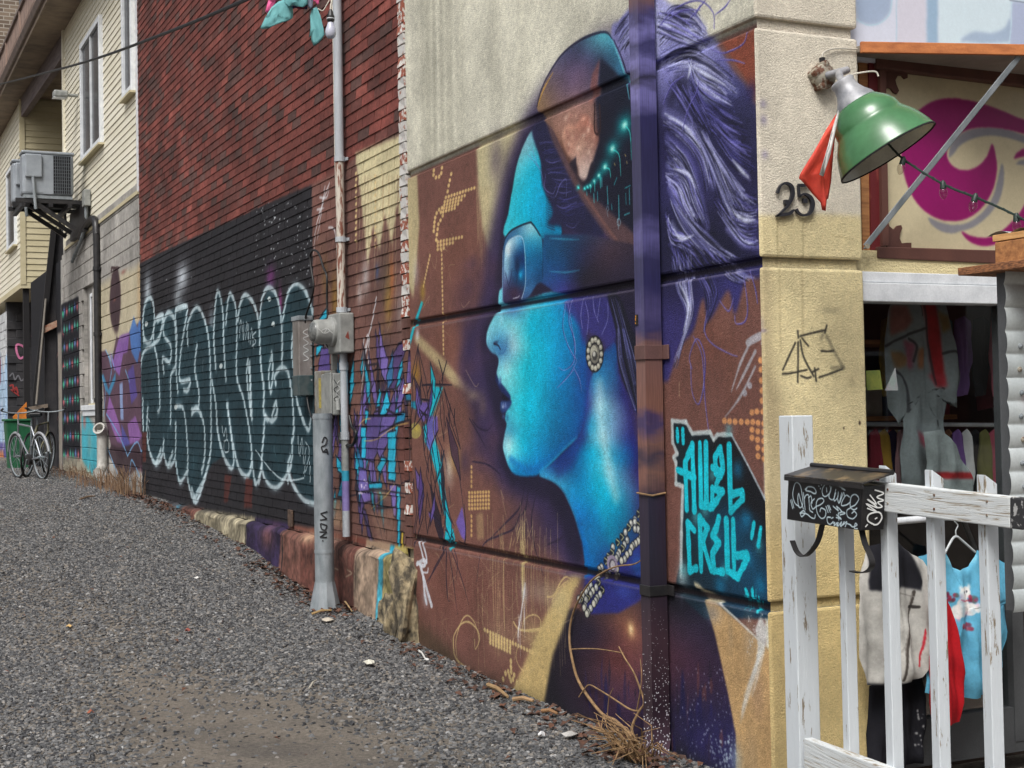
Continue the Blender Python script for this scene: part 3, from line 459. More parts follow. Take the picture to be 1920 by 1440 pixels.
for x, y, h_ in ((1280, 1252, 90), (1312, 1288, 70), (1296, 1320, 90), (1136, 1260, 110), (1216, 1230, 90), (1160, 1300, 70)): c.fill([(x - 5, y + h_), (x - 3, y + 20), (x, y), (x + 3, y + 24), (x + 6, y + h_)], (32, 30, 64), .85, blur=2)
c.dots(160, 1265, 1250, 1390, 1440, 1.6, (190, 196, 210), .5); c.dots(60, 1330, 1380, 1380, 1440, 2.6, (190, 204, 214), .5)
# necklace
ncl = [(1214, 952), (1205, 975), (1196, 990), (1184, 1004), (1172, 1020), (1158, 1040), (1146, 1060), (1132, 1080), (1118, 1102), (1104, 1120), (1094, 1138)]
for k, off in enumerate((-9, 0, 10)):
    N_ = crom(ncl, 3)
    for i, (x, y) in enumerate(N_):
        x2, y2 = x + off * .8 + rnd.uniform(-2, 2), y + off * 1.3 + rnd.uniform(-3, 3)
        if rnd.random() < .12: continue
        c.blob(x2, y2, 4.6, 8.5, (24, 26, 36), .9, hard=1)
        if rnd.random() < .7: c.blob(x2, y2, 3.4, 6.6, rnd.choice([(176, 178, 176), (150, 152, 150), (196, 194, 180)]), 1, hard=1); c.blob(x2 - .6, y2 - 1.5, 1.6, 3, (228, 228, 220), .9, hard=1)
        else: c.stroke([(x2 - 3, y2 - 6), (x2 + 3, y2), (x2 - 1, y2 + 6)], 2.2, (206, 204, 160), .9)
c.blob(1148, 1058, 10, 17, (150, 140, 160), 1, hard=1); c.blob(1148, 1060, 6, 12, (70, 66, 76), 1, hard=1); c.blob(1149, 1060, 4.4, 9, (186, 182, 186), 1, hard=1)
# cream flare beside the dress, scroll lines, dot ornaments
TAN = (188, 168, 122)
c.fill([(1072, 1080), (1092, 1082), (1076, 1110), (1062, 1160), (1036, 1230), (1018, 1330), (990, 1420), (930, 1380), (958, 1300), (985, 1240), (1010, 1180), (1030, 1140), (1052, 1100)], TAN, .95, blur=4)
c.fill([(1036, 1148), (1076, 1120), (1060, 1190), (1040, 1250), (1020, 1330), (1000, 1420), (985, 1420), (1018, 1320)], (24, 20, 28), 0)
c.blob(1045, 1120, 34, 34, (176, 166, 132), .5); c.blob(1010, 1110, 30, 26, (160, 150, 140), .35); c.blob(1000, 1190, 30, 40, (176, 160, 120), .5)
for P, w_ in ((ZE((300, 720), (295, 640), (340, 560), (390, 545), (440, 590), (455, 650), (430, 710), (425, 650)), 4), (ZE((320, 780), (310, 660), (345, 540), (385, 505), (430, 560), (455, 660)), 3), (ZE((295, 640), (300, 740), (340, 800), (440, 870), (520, 900)), 5), (ZE((665, 545), (700, 590), (790, 595), (890, 565), (960, 520)), 6), (ZE((720, 590), (730, 530), (790, 500), (830, 540), (810, 640), (765, 685)), 3), (ZE((690, 690), (680, 770), (720, 840), (780, 830), (830, 780)), 2.5), (ZE((870, 390), (910, 380), (960, 290), (1000, 270), (1060, 330)), 4), (ZE((900, 420), (950, 330), (1000, 290)), 3), (ZE((660, 960), (740, 880), (820, 800)), 5)):
    c.stroke(P, w_, (186, 166, 124), .9, taper=(.7, .5))
for r in range(5):
    for k in range(20):
        x = 487 + k * 17.3; y = 592 + k * 8.2 + r * 21
        if r == 0 or (r < 4 and 2 <= k <= 9 + (r == 0) * 9): c.blob(*ZE((x, y))[0], 2.1, 4.3, (190, 170, 126), .95, hard=1)
for x, y in ((648, 785), (648, 820), (615, 860), (632, 850), (650, 850), (668, 870), (600, 895), (640, 880), (660, 895), (648, 905), (685, 915), (690, 950), (693, 985)): c.blob(*ZE((x, y))[0], 2.3, 5.4, (190, 170, 126), .95, hard=1)
D4 = (204, 178, 130)
for k in range(11): c.blob(*Z4((1068 + k * 16, 1112 - k * 5.4))[0], 2.2, 3.4, D4, .95, hard=1)
for r in range(4):
    for k in range(8 - r): c.blob(*Z4((1062 + k * 16 - r * 3, 1136 + r * 19 - k * 5))[0], 2.2, 3.2, D4, .95, hard=1)
for x, y in ((1046, 1170), (1030, 1180), (1016, 1200), (1008, 1225), (1004, 1250), (1002, 1275), (1000, 1300), (1040, 1195), (1050, 1215), (1038, 1240), (1026, 1262), (1022, 1290), (1018, 1320), (1014, 1350), (1000, 960), (998, 985), (1012, 1000), (1030, 995), (1042, 975), (1046, 945), (1098, 980), (1090, 1015), (1084, 1045), (1078, 1078)): c.blob(*Z4((x, y))[0], 2.2, 3.8, D4, .95, hard=1)
for r in range(3):
    for k in range(9 - r * 3): c.blob(*Z4((1022 + k * 17, 1362 + r * 21 - k * 3.4))[0], 2.2, 3.4, D4, .9, hard=1)
for k in range(24): c.blob(828 + k * .16, 470 + k * 8.4, 1.5, 3.3, D4, .9, hard=1)
for k in range(9): c.blob(806 - k * 1.5, 480 + k * 7, 1.5, 3.3, D4, .85, hard=1)
for r in range(5):
    for k in range(8): c.blob(880 + k * 5.2, 924 + r * 7.5 - k * .2, 2.2, 3.1, (206, 176, 120), .8, hard=1)
for k in range(5): c.blob(884, 968 + k * 9, 1.8, 3.6, (206, 176, 120), .7, hard=1); c.blob(884, 912 - k * 9, 1.8, 3.6, (206, 176, 120), .7, hard=1)
c.fill([(893, 965), (905, 960), (908, 1010), (895, 1012)], (180, 160, 120), .45, blur=3)
# scratches, drips and scribbles on the brown
for _ in range(70):
    x, y = rnd.uniform(800, 1060), rnd.choice([rnd.uniform(345, 590), rnd.uniform(620, 1000), rnd.uniform(1030, 1200)])
    if 900 < x and y < 1000 - (1060 - x) * .6 and y > 300: continue
    c.stroke([(x, y), (x + rnd.uniform(-14, 14), y + rnd.uniform(-20, 24)), (x + rnd.uniform(-26, 26), y + rnd.uniform(-30, 60))], rnd.uniform(.8, 1.6), (192, 176, 140), rnd.uniform(.3, .7), taper=(.6, .2))
c.drips(46, 890, 1060, 960, 1120, 190, (196, 180, 136), .5, 1.5); c.drips(20, 975, 985, 940, 1050, 160, (206, 190, 140), .6, 2); c.drips(24, 800, 1000, 1060, 1180, 120, (170, 150, 120), .3, 1.4)
for _ in range(40): x = rnd.gauss(981, 20); y = rnd.uniform(970, 1030); c.stroke([(x, y), (x + rnd.uniform(-9, 9), y + rnd.uniform(10, 40))], 1.4, (206, 190, 140), .6)
c.stroke(ZE((735, 310), (720, 430), (700, 560), (690, 640)), 5, (214, 216, 220), .75, soft=3, taper=(.8, .2)); c.blob(983, 1112, 7, 22, (206, 210, 220), .5); c.drips(14, 970, 984, 1130, 1180, 60, (220, 222, 226), .5, 1.6)
# white tag, dark spray strokes at the far end
for P, w_ in ((ZE((80, 40), (100, 110), (120, 200)), 7), (ZE((100, 40), (130, 150), (115, 200), (75, 180)), 7), (ZE((90, 190), (125, 320), (160, 440)), 10), (ZE((110, 280), (120, 380), (130, 430)), 9), (ZE((70, 190), (110, 165), (130, 175)), 8), (ZE((110, 240), (135, 240), (140, 215)), 4)): c.stroke(P, w_, (200, 203, 210), .9, soft=2)
c.blob(*ZE((125, 400))[0], 7, 18, (196, 200, 210), .5)
for P in (ZE((250, 90), (180, 210), (140, 310)), ZE((255, 110), (250, 260), (260, 400), (275, 415)), ZE((265, 110), (290, 260), (320, 500)), ZE((280, 100), (340, 260), (390, 440)), ZE((240, 120), (170, 240), (130, 300)), ZE((300, 100), (320, 180), (310, 300)), Z6((830, 90), (880, 220), (895, 330)), Z6((800, 200), (780, 330), (820, 440)), Z6((960, 320), (975, 420), (985, 520)), Z6((905, 400), (915, 500)), Z6((890, 740), (890, 900), (900, 1020))): c.stroke(P, 3.2, (34, 28, 44), .8, soft=1.2, taper=(.8, .15))
# turquoise blades of the lettering that runs on from the next house
TQ, LV, PK = (36, 160, 190), (108, 92, 158), (70, 54, 92)
c.fill(Z5((1000, 340), (1015, 350), (985, 440), (950, 540), (890, 780), (880, 740), (935, 530)), TQ, .95)
c.fill(Z5((1085, 980), (1165, 985), (1070, 1230), (1050, 1200), (1060, 1110)), TQ, .95); c.fill(Z5((960, 1100), (1060, 1095), (1065, 1190), (1010, 1250), (975, 1190)), LV, .95); c.fill(Z5((900, 1090), (1010, 1090), (960, 1150), (905, 1130)), (30, 120, 160), .9)
c.fill(Z6((760, 60), (830, 0), (826, 110), (850, 210), (910, 590), (880, 560), (836, 330), (800, 200), (770, 150)), TQ, .95); c.fill(Z6((780, 0), (840, 0), (845, 80), (800, 200), (780, 160)), LV, .9)
c.fill(Z6((980, 510), (1000, 640), (995, 700), (975, 680), (945, 600)), LV, .95); c.fill(Z6((790, 540), (830, 560), (870, 640), (880, 690), (840, 590), (795, 570)), (90, 80, 140), .95); c.fill(Z6((890, 610), (930, 640), (940, 690), (915, 760), (880, 700)), TQ, .95)
c.blob(*Z5((955, 1310))[0], 11, 15, (150, 140, 90), .9, hard=1); c.blob(*Z5((965, 1290))[0], 7, 9, (200, 180, 90), .6)
for P in (Z5((1005, 970), (1100, 965), (1230, 968)), Z5((1130, 780), (1160, 900), (1155, 980)), Z5((1190, 790), (1150, 940)), Z5((1080, 940), (1040, 1050)), Z5((1000, 1075), (1070, 1085)), Z5((1165, 985), (1090, 1250), (1110, 1400)), Z5((1150, 985), (1060, 1240)), Z5((1080, 980), (1060, 1110), (980, 1240), (920, 1310)), Z5((960, 1100), (1010, 1240), (1060, 1420)), Z5((1000, 1180), (1060, 1200)), Z5((985, 1150), (1040, 1210)), Z6((830, 0), (840, 200), (900, 520), (935, 620)), Z6((845, 80), (800, 230), (870, 560)), Z6((795, 540), (860, 610), (885, 720)), Z6((990, 500), (1000, 650), (990, 720), (960, 700)), Z6((885, 640), (930, 690), (900, 720), (930, 650)), Z5((1200, 1180), (1210, 1230), (1205, 1320)), Z5((1250, 1150), (1245, 1280)), Z5((1180, 1250), (1185, 1300)), Z5((1215, 1110), (1215, 1190))): c.stroke(P, 4.5, (26, 22, 34), .9, soft=1, taper=(.7, .4))
c.stroke(Z5((1165, 985), (1090, 1240), (1105, 1420)), 1.6, (196, 180, 140), .8); c.blob(*Z5((960, 880))[0], 10, 26, (160, 130, 40), .5); c.blob(*Z5((1010, 270))[0], 6, 22, (170, 150, 60), .5); c.blob(*Z5((970, 590))[0], 4, 14, (210, 214, 222), .7); c.blob(*Z5((960, 130))[0], 7, 36, (190, 190, 190), .4)
for _ in range(26):
    x = rnd.uniform(772, 838); y = rnd.uniform(690, 985); h_ = rnd.uniform(40, 130); w_ = rnd.uniform(3, 9); tl = rnd.uniform(-.25, .3) * h_; co = rnd.choice([TQ, LV, (80, 64, 118), (34, 28, 40), (60, 44, 60)])
    P = [(x, y - h_ / 2), (x + w_ + tl * .5, y), (x + tl, y + h_ / 2), (x - w_ * .5 + tl * .5, y + h_ * .1)]
    if _ < 12: c.fill(P, co, .85)
    c.stroke(P + P[:1], 3.2, (26, 22, 34), .8, n=1)
# ---- the signature panel right of the pipe
SIG = ZD((170, 655), (225, 660), (250, 705), (320, 700), (335, 730), (350, 710), (405, 710), (470, 830), (545, 980), (556, 1440), (300, 1440), (180, 1330), (190, 1270), (207, 1220), (205, 1050), (212, 915), (185, 905), (185, 820), (176, 800), (190, 785), (172, 740))
c.shade(SIG, [(1285, 840, (24, 34, 42)), (1340, 870, (20, 26, 32)), (1400, 960, (18, 26, 36)), (1290, 1040, (26, 40, 48)), (1420, 1080, (22, 60, 90)), (1350, 1130, (20, 40, 60)), (1440, 1000, (18, 20, 26)), (1395, 975, (20, 60, 92))], blur=1.5)
for P in (ZD((205, 1270), (207, 1100), (212, 915), (185, 905), (185, 820), (176, 800), (190, 785), (172, 740), (170, 655), (225, 660), (250, 705), (320, 700), (335, 730), (350, 710), (405, 710)),): 
    for i in range(len(P) - 1): c.stroke([P[i], P[i + 1]], 9, (188, 196, 198), .9, soft=3)
c.stroke(ZD((405, 710), (470, 830), (548, 985)), 5, (176, 188, 196), .85, soft=2); c.blob(1280, 1080, 12, 30, (190, 200, 206), .6); c.blob(1276, 1040, 4, 80, (180, 190, 196), .4)
for x, y in ((395, 690), (330, 870), (265, 1040), (340, 1110), (380, 1250), (215, 1250), (515, 1150), (300, 1010)): c.blob(*ZD((x, y))[0], 9, 17, (110, 190, 210), .45)
for x, y in ((465, 1045), (430, 850), (360, 1310), (520, 1310), (470, 1200)): c.blob(*ZD((x, y))[0], 12, 22, (30, 110, 160), .6)
LT = (40, 172, 200)
def glyph(parts, w_=15):
    for P in parts:
        for i in range(len(P) - 1): c.stroke([P[i], P[i + 1]], w_, LT, 1, soft=1.2)
glyph([ZD((190, 688), (192, 735)), ZD((212, 690), (214, 742))], 11)                                         # opening quote
glyph([ZD((228, 1005), (222, 820), (250, 750), (258, 1010)), ZD((192, 850), (258, 880))])                  # A
glyph([ZD((280, 745), (285, 990), (330, 1000), (370, 935), (330, 925), (328, 1000)), ZD((304, 745), (306, 990))])   # W
glyph([ZD((345, 860), (340, 800), (362, 760), (372, 850), (345, 905)), ZD((330, 840), (370, 860))])        # E
glyph([ZD((396, 755), (402, 1015), (450, 965), (448, 935), (412, 945))])                                   # L
glyph([ZD((258, 1090), (232, 1060), (240, 1250), (265, 1240))])                                            # C
glyph([ZD((285, 1250), (280, 1040), (310, 1080), (290, 1130), (325, 1250))])                               # R
glyph([ZD((345, 1080), (330, 1110), (355, 1140), (330, 1180), (335, 1250), (370, 1255)), ZD((355, 1040), (345, 1085))])  # E
glyph([ZD((385, 1050), (390, 1250), (430, 1275), (470, 1200), (465, 1185), (430, 1190)), ZD((412, 1050), (416, 1240))])  # W
glyph([ZD((495, 1060), (485, 1120)), ZD((522, 1080), (512, 1150))], 11); glyph([ZD((462, 1325), (470, 1345)), ZD((488, 1325), (490, 1350), (500, 1390), (508, 1410))], 9)
for _ in range(4): c.drips(3, 1395, 1425, 1100, 1120, 30, LT, .9, 2)
for x, y in ((521, 415), (523, 452), (524, 495), (527, 535), (527, 575), (487, 622), (507, 618), (530, 618), (378, 655), (398, 657), (420, 658), (444, 659), (468, 660), (490, 660), (511, 663), (534, 666), (487, 690), (510, 697), (533, 700), (487, 722), (509, 730), (533, 735), (510, 762), (534, 770), (511, 795), (535, 806)): c.blob(*ZD((x, y))[0], 4.6, 6, (212, 158, 112), .85, hard=1)
for P, w_ in ((ZD((470, 345), (530, 315), (525, 350)), 14), (ZD((480, 345), (440, 430), (405, 540)), 7), (ZD((500, 380), (460, 460), (425, 530)), 8), (ZD((500, 440), (440, 560), (380, 640)), 6)): c.stroke(P, w_, (172, 172, 178), .85, soft=2.5, taper=(1, .3))
for x, y in ((478, 515), (458, 545)): c.blob(*ZD((x, y))[0], 4.5, 6.5, (170, 172, 180), .8, hard=1)
for r in range(5): c.stroke(ZD((340, 262 + r * 18), (395, 245 + r * 18)), 6, (140, 104, 92), .35, soft=4)
c.stroke(ZD((198, 500), (198, 560)), 1.5, (200, 180, 150), .7)
# cream dress edge right of the pipe, white splash
c.fill(ZF((560, 170), (640, 190), (690, 230), (960, 470), (1070, 570), (1090, 1900), (800, 1900), (800, 1200), (740, 880), (640, 430)), (178, 150, 112), 1, blur=1.2)
c.blob(1405, 1200, 14, 60, (160, 146, 128), .5); c.blob(1420, 1300, 16, 60, (158, 132, 110), .6); c.blob(1370, 1190, 6, 40, (150, 134, 110), .5); c.blob(1410, 1420, 16, 60, (160, 140, 112), .6)
c.fill(ZF((480, 40), (520, 60), (560, 100), (680, 180), (700, 210), (580, 180), (500, 100)), (206, 196, 168), .95, blur=1.5)
c.stroke(ZF((670, 200), (800, 320), (960, 470)), 5, (206, 206, 200), .8, soft=2)
c.fill(ZF((980, 310), (1000, 320), (1035, 420), (1020, 530), (960, 700), (900, 860), (860, 1000), (830, 1120), (850, 960), (900, 800), (950, 640), (965, 500), (940, 400)), (206, 208, 206), .85, blur=1.6)
for P in (ZF((1010, 520), (930, 720), (860, 900)), ZF((960, 700), (900, 880), (850, 1060)), ZF((1010, 560), (960, 760), (920, 900))): c.stroke(P, 7, (212, 214, 212), .5, soft=6, taper=(.8, .1))
c.dots(70, 1400, 1150, 1446, 1230, 1.6, (206, 206, 204), .7); c.blob(1380, 1425, 14, 40, (170, 190, 200), .5); c.blob(1335, 1150, 20, 22, (150, 160, 176), .4)
c.fill([(1436, 60), (1470, 60), (1470, 1500), (1449, 1500), (1447, 1300), (1438, 700)], (120, 100, 86), .25, blur=3)
# dark joint lines, with the light on their lower edges put into the colour
for k, co in ((0, (60, 58, 56)), (1, (30, 26, 34)), (2, (34, 26, 28))): c.stroke([(x, jl(k, x) + 1) for x in (740, 900, 1100, 1300, 1450)], 9, co, .8 if k else .3, soft=3)
for k in (1, 2): c.stroke([(x, jl(k, x) + 13) for x in (760, 900, 1100, 1300, 1450)], 3, (150, 142, 150), .35, soft=3)
# damp foot of the wall
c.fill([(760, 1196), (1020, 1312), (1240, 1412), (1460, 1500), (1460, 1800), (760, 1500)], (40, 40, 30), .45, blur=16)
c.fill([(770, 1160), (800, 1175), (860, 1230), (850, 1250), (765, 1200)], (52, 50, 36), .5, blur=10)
_l = c.im.mean(-1, keepdims=True); c.im = np.clip(_l + (c.im - _l) * 1.2, 0, 1); _m = np.clip((c.im[..., 1] - c.im[..., 0]) * 3, 0, 1); c.im[..., 1] += .035 * _m; c.im[..., 2] -= .02 * _m
c.noise(.16, (70, 16, 5), 3, grain=.07)
# ================================================================== PAINT ON THE SHINGLED HOUSE
SH_Y0, SH_Y1, SH_Z0, SH_Z1, SH_P, SH_W = 4.30, 13.93, 0.60, 7.5, 0.0835, 0.262
W2 = Canvas((0, 0, 0), (0, 1, 0), (0, 0, 1), 4.0, 14.1, -0.2, 7.6, 165, (100, 46, 42))
TABS = []
_row = 0; z = SH_Z0
while z < SH_Z1:
    y = SH_Y0 - (SH_W * .5 if _row % 2 else 0) - rnd.uniform(0, .03)
    while y < SH_Y1:
        a, b = max(y, SH_Y0), min(y + SH_W, SH_Y1)
        if b - a > .03:
            q = rnd.random()
            co = (80, 58, 54) if q < .2 else (92, 56, 51) if q < .36 else (112, 63, 56) if q < .5 else (106, 58, 52) if q < .8 else (100, 55, 49)
            k = rnd.uniform(.9, 1.1); TABS.append((a, b, z, rnd.uniform(.75, 1.35)))
            x0, x1, r0, r1 = [int(v) for v in ((a - W2.u0) * 165, (b - W2.u0) * 165, (z - W2.v0) * 165, (z + SH_P - W2.v0) * 165)]
            W2.im[r0:r1 + 1, x0:x1 + 1] = np.array(co) / 255 * k
        y += SH_W
    z += SH_P; _row += 1
W2.im *= (1 + .22 * (vnoise(W2.h, W2.w, 3, 5) - .5) + .25 * (vnoise(W2.h, W2.w, 60, 6) - .5))[..., None]
c = W2
BLK = (32, 32, 36)
c.fill([(240, 505), (262, 494), (300, 474), (420, 420), (500, 382), (587, 345), (592, 700), (596, 1010), (240, 1010)], BLK, .97, blur=.8)
c.dots(110, 480, 380, 590, 520, 1.3, (190, 196, 200), .8); c.dots(40, 280, 470, 590, 700, 1.4, (170, 176, 180), .6)
# fogs behind the letters
for x, y, rx, ry, co, a_ in ((277, 545, 8, 40, (190, 200, 208), .8), (342, 520, 14, 32, (196, 204, 212), .85), (333, 556, 9, 22, (180, 190, 196), .6), (397, 610, 6, 34, (150, 166, 176), .7), (508, 520, 10, 26, (110, 50, 110), .8), (526, 570, 4, 40, (150, 60, 130), .7), (300, 560, 14, 20, (16, 16, 18), .6)): c.blob(x, y, rx, ry, co, a_)
TEAL = (28, 52, 60)
c.fill(Z3((65, 620), (80, 400), (110, 372), (140, 480), (200, 440), (245, 412), (295, 410), (300, 470), (345, 415), (390, 500), (430, 520), (440, 360), (456, 335), (480, 400), (515, 345), (545, 430), (590, 352), (650, 480), (700, 318), (745, 350), (772, 450), (800, 340), (845, 295), (900, 350), (935, 450), (935, 1400), (860, 1350), (810, 1230), (760, 1310), (700, 1300), (668, 1210), (640, 1300), (600, 1262), (560, 1230), (520, 1220), (480, 1160), (420, 1200), (390, 1260), (330, 1400), (290, 1260), (250, 1290), (235, 1190), (200, 1210), (175, 1150), (130, 1200), (100, 1130), (75, 1030), (65, 900)), TEAL, .92, blur=1.5)
for _ in range(26): c.blob(*Z3((rnd.uniform(90, 900), rnd.uniform(480, 1250)))[0], rnd.uniform(5, 16), rnd.uniform(8, 40), rnd.choice([(20, 36, 42), (34, 64, 72), (24, 44, 52)]), .5)
WHT = (184, 202, 208)
G = [((80, 590), (75, 480), (90, 390), (115, 370), (130, 420), (130, 520), (110, 590), (85, 580), (75, 520)), ((65, 870), (65, 720), (80, 640), (130, 600), (160, 560), (175, 460), (135, 490), (130, 590), (150, 700), (160, 900), (150, 940)), ((75, 880), (75, 960), (78, 1035)),
     ((180, 740), (175, 670), (210, 690), (215, 610), (182, 560), (178, 500), (200, 445), (230, 470), (240, 560), (240, 700), (215, 760), (215, 870), (214, 1000)), ((250, 840), (240, 700), (245, 560), (240, 430), (295, 410), (290, 480), (265, 640), (260, 780), (310, 780), (300, 830), (280, 830)),
     ((300, 600), (300, 500), (345, 415), (390, 500), (410, 650), (415, 900), (415, 1120), (390, 1250), (340, 1390), (300, 1280), (300, 1150), (290, 1000), (275, 920), (245, 910)), ((345, 610), (335, 720), (355, 840), (350, 920), (320, 930)), ((320, 950), (345, 920), (380, 1000), (385, 1150), (370, 1240)),
     ((440, 720), (430, 560), (440, 380), (455, 340), (475, 440), (480, 600), (490, 780)), ((490, 500), (500, 390), (515, 350), (540, 420), (545, 560), (545, 760), (580, 880), (610, 1050), (620, 1180), (600, 1260), (560, 1230), (530, 1120), (505, 960), (500, 900)), ((550, 480), (565, 390), (590, 355), (630, 400), (655, 500), (665, 700), (680, 820), (680, 940), (700, 980)),
     ((660, 500), (670, 380), (700, 320), (740, 350), (765, 460), (772, 600), (770, 720)), ((720, 640), (705, 750), (715, 840), (725, 740), (720, 650)), ((775, 480), (800, 350), (840, 300), (890, 340), (925, 440)), ((740, 800), (735, 760), (765, 720), (800, 740), (820, 850), (830, 1000), (825, 1080)), ((820, 1080), (820, 1180), (790, 1260), (740, 1320), (690, 1280), (670, 1200), (680, 1050), (685, 960)),
     ((825, 540), (820, 640), (835, 760), (845, 880), (880, 990), (905, 1030), (915, 960)), ((720, 970), (740, 890), (745, 950), (720, 985), (690, 960)), ((600, 680), (595, 760), (610, 900), (620, 970), (612, 780), (600, 690)), ((100, 920), (95, 1040), (110, 1140), (140, 1200), (170, 1160), (180, 1080)), ((180, 1150), (200, 1210), (235, 1170), (240, 1000)), ((240, 1190), (260, 1290), (300, 1230)),
     ((420, 780), (440, 900), (450, 1040), (480, 1160), (515, 1220), (530, 1180), (510, 1000), (495, 900)), ((620, 1180), (640, 1300), (670, 1220)), ((812, 1160), (800, 1230), (830, 1310), (880, 1380), (930, 1400))]
for P in G: c.stroke(Z3(*P), 20, (120, 140, 150), .28, soft=9); c.stroke(Z3(*P), 9.5, WHT, .8, soft=4)
for P in (((340, 1390), (320, 1330)), ((140, 1200), (165, 1130)), ((200, 1210), (225, 1140)), ((330, 1380), (390, 1260)), ((655, 1290), (670, 1210)), ((800, 1290), (815, 1210)), ((240, 430), (290, 415)), ((150, 480), (178, 462)), ((610, 690), (615, 950))): c.stroke(Z3(*P), 12, WHT, .75, soft=4)
c.drips(26, 270, 580, 640, 860, 34, (150, 170, 178), .55, 1.6)
for P in (((558, 570), (565, 480), (580, 580), (578, 490)), ((590, 580), (595, 490), (605, 590), (603, 500)), ((612, 600), (620, 520), (628, 620)), ((640, 540), (625, 560), (640, 590), (622, 610)), ((850, 1060), (860, 1160), (870, 1070), (880, 1200)), ((890, 1090), (905, 1120), (905, 1170), (885, 1240), (890, 1120)), ((910, 1190), (912, 1290)), ((880, 1240), (884, 1260)), ((470, 1010), (480, 1060), (490, 1020), (495, 1070)), ((480, 1090), (500, 1080), (505, 1130), (485, 1140), (480, 1100)), ((100, 1000), (110, 1060), (100, 1090)), ((95, 960), (110, 990)), ((640, 1130), (690, 1200), (760, 1270), (830, 1280), (880, 1270))): c.stroke(Z3(*P), 3.2, (186, 200, 206), .8)
for x, y in ((92, 500), (728, 500), (708, 375), (466, 710), (240, 915)): c.blob(*Z3((x, y))[0], 3, 5, (190, 200, 200), .9, hard=1)
# torn places that show the old brown felt
for P in (((485, 1250), (520, 1260), (500, 1390), (480, 1395)), ((590, 1270), (625, 1280), (620, 1420), (580, 1420)), ((72, 1040), (95, 1040), (90, 1190), (74, 1190))): c.fill(Z3(*P), (74, 36, 32), .9)
# brown part with the lettering in turquoise and violet
BR2 = (102, 72, 65)
c.fill([(585, 346), (640, 320), (665, 296), (668, 288), (757, 251), (780, 250), (790, 1100), (592, 1100), (590, 700)], BR2, 1, blur=.7)
c.fill([(588, 345), (640, 318), (645, 420), (600, 440), (588, 420)], (128, 88, 80), .6, blur=8)
CR2 = (188, 178, 142)
c.fill([(667, 288), (700, 274), (757, 251), (758, 335), (752, 420), (745, 380), (735, 460), (722, 400), (712, 470), (700, 420), (690, 500), (682, 420), (676, 360), (668, 310)], CR2, 1, blur=3)
for k in range(16): c.stroke([(668 + k * 5.6, 330), (669 + k * 5.6, 430), (670 + k * 5.6, 470 + rnd.uniform(0, 110))], rnd.uniform(1.5, 5), rnd.choice([CR2, (168, 150, 116), (120, 84, 70), (150, 120, 90)]), .55, taper=(1, .3))
for k in range(12): c.blob(668, 325 + k * 11.5, 1.8, 3.5, (206, 184, 130), .9, hard=1); c.blob(704, 330 + k * 12, 1.6, 3.5, (200, 172, 120), .7, hard=1)
for x, y, rx, ry, co, a_ in ((628, 560, 8, 60, (150, 116, 40), .6), (610, 520, 8, 50, (130, 100, 50), .5), (728, 560, 9, 70, (176, 140, 50), .55), (735, 520, 5, 50, (200, 110, 50), .5), (720, 520, 14, 60, (70, 62, 60), .5), (750, 580, 8, 50, (150, 150, 150), .4), (686, 520, 8, 40, (206, 206, 206), .6), (675, 550, 6, 30, (206, 206, 206), .5), (644, 520, 4, 40, (210, 210, 210), .5), (708, 510, 4, 20, (40, 80, 140), .5), (716, 640, 6, 34, (170, 140, 40), .4), (725, 660, 16, 60, (50, 40, 52), .5), (600, 480, 10, 60, (140, 104, 86), .4)): c.blob(x, y, rx, ry, co, a_)
for P in (Z4((415, 1030), (380, 1130), (340, 1280), (325, 1430)), Z4((390, 1050), (370, 1180), (345, 1350)), Z4((360, 1110), (400, 1110), (410, 1050)), Z4((410, 1280), (440, 1290), (460, 1380)), Z4((345, 1180), (385, 1170))): c.stroke(P, 5, (206, 206, 210), .8, soft=3, taper=(.9, .3))
for P in (Z5((665, 310), (630, 500), (600, 640), (560, 900), (550, 1170)), Z5((600, 590), (580, 720), (560, 960)), Z5((610, 600), (600, 850), (590, 900)), Z5((570, 620), (565, 800))): c.stroke(P, 5, (196, 200, 206), .8, soft=2, taper=(.9, .2))
BLADES = [(((685, 500), (720, 680), (755, 780), (740, 960), (700, 880), (690, 700)), LV), (((870, 640), (900, 660), (860, 800), (800, 1000), (760, 1000), (770, 780), (830, 660)), (74, 58, 104)), (((860, 760), (865, 840), (840, 960), (810, 1000), (830, 860)), TQ), (((790, 700), (740, 900), (750, 1010), (790, 930)), (46, 100, 140)), (((690, 980), (660, 1140), (690, 1130), (700, 1020)), TQ), (((740, 1000), (690, 1200), (720, 1260), (770, 1100)), TQ), (((800, 1000), (760, 1160), (690, 1300), (750, 1400), (810, 1200)), (80, 66, 120)), (((580, 1150), (610, 1160), (600, 1270), (580, 1260)), TQ), (((650, 1170), (690, 1160), (620, 1380), (590, 1400)), (84, 70, 126)), (((700, 1200), (740, 1190), (690, 1310), (670, 1300)), TQ), (((870, 900), (890, 1000), (850, 1120), (810, 1150), (840, 1000)), LV), (((820, 1180), (890, 1170), (880, 1240), (810, 1260)), (30, 120, 160)), (((780, 1300), (800, 1440), (770, 1440)), TQ), (((830, 1290), (840, 1440), (800, 1440)), (74, 56, 100)), (((600, 1290), (570, 1440), (600, 1440), (625, 1350)), TQ), (((230, 480), (290, 390), (300, 400), (290, 470), (240, 500)), TQ), (((210, 680), (240, 660), (270, 680), (215, 760)), TQ), (((250, 690), (310, 690), (320, 900), (220, 900)), (80, 66, 124)), (((880, 1000), (930, 1040), (1000, 1080), (890, 1090)), (30, 110, 140))]
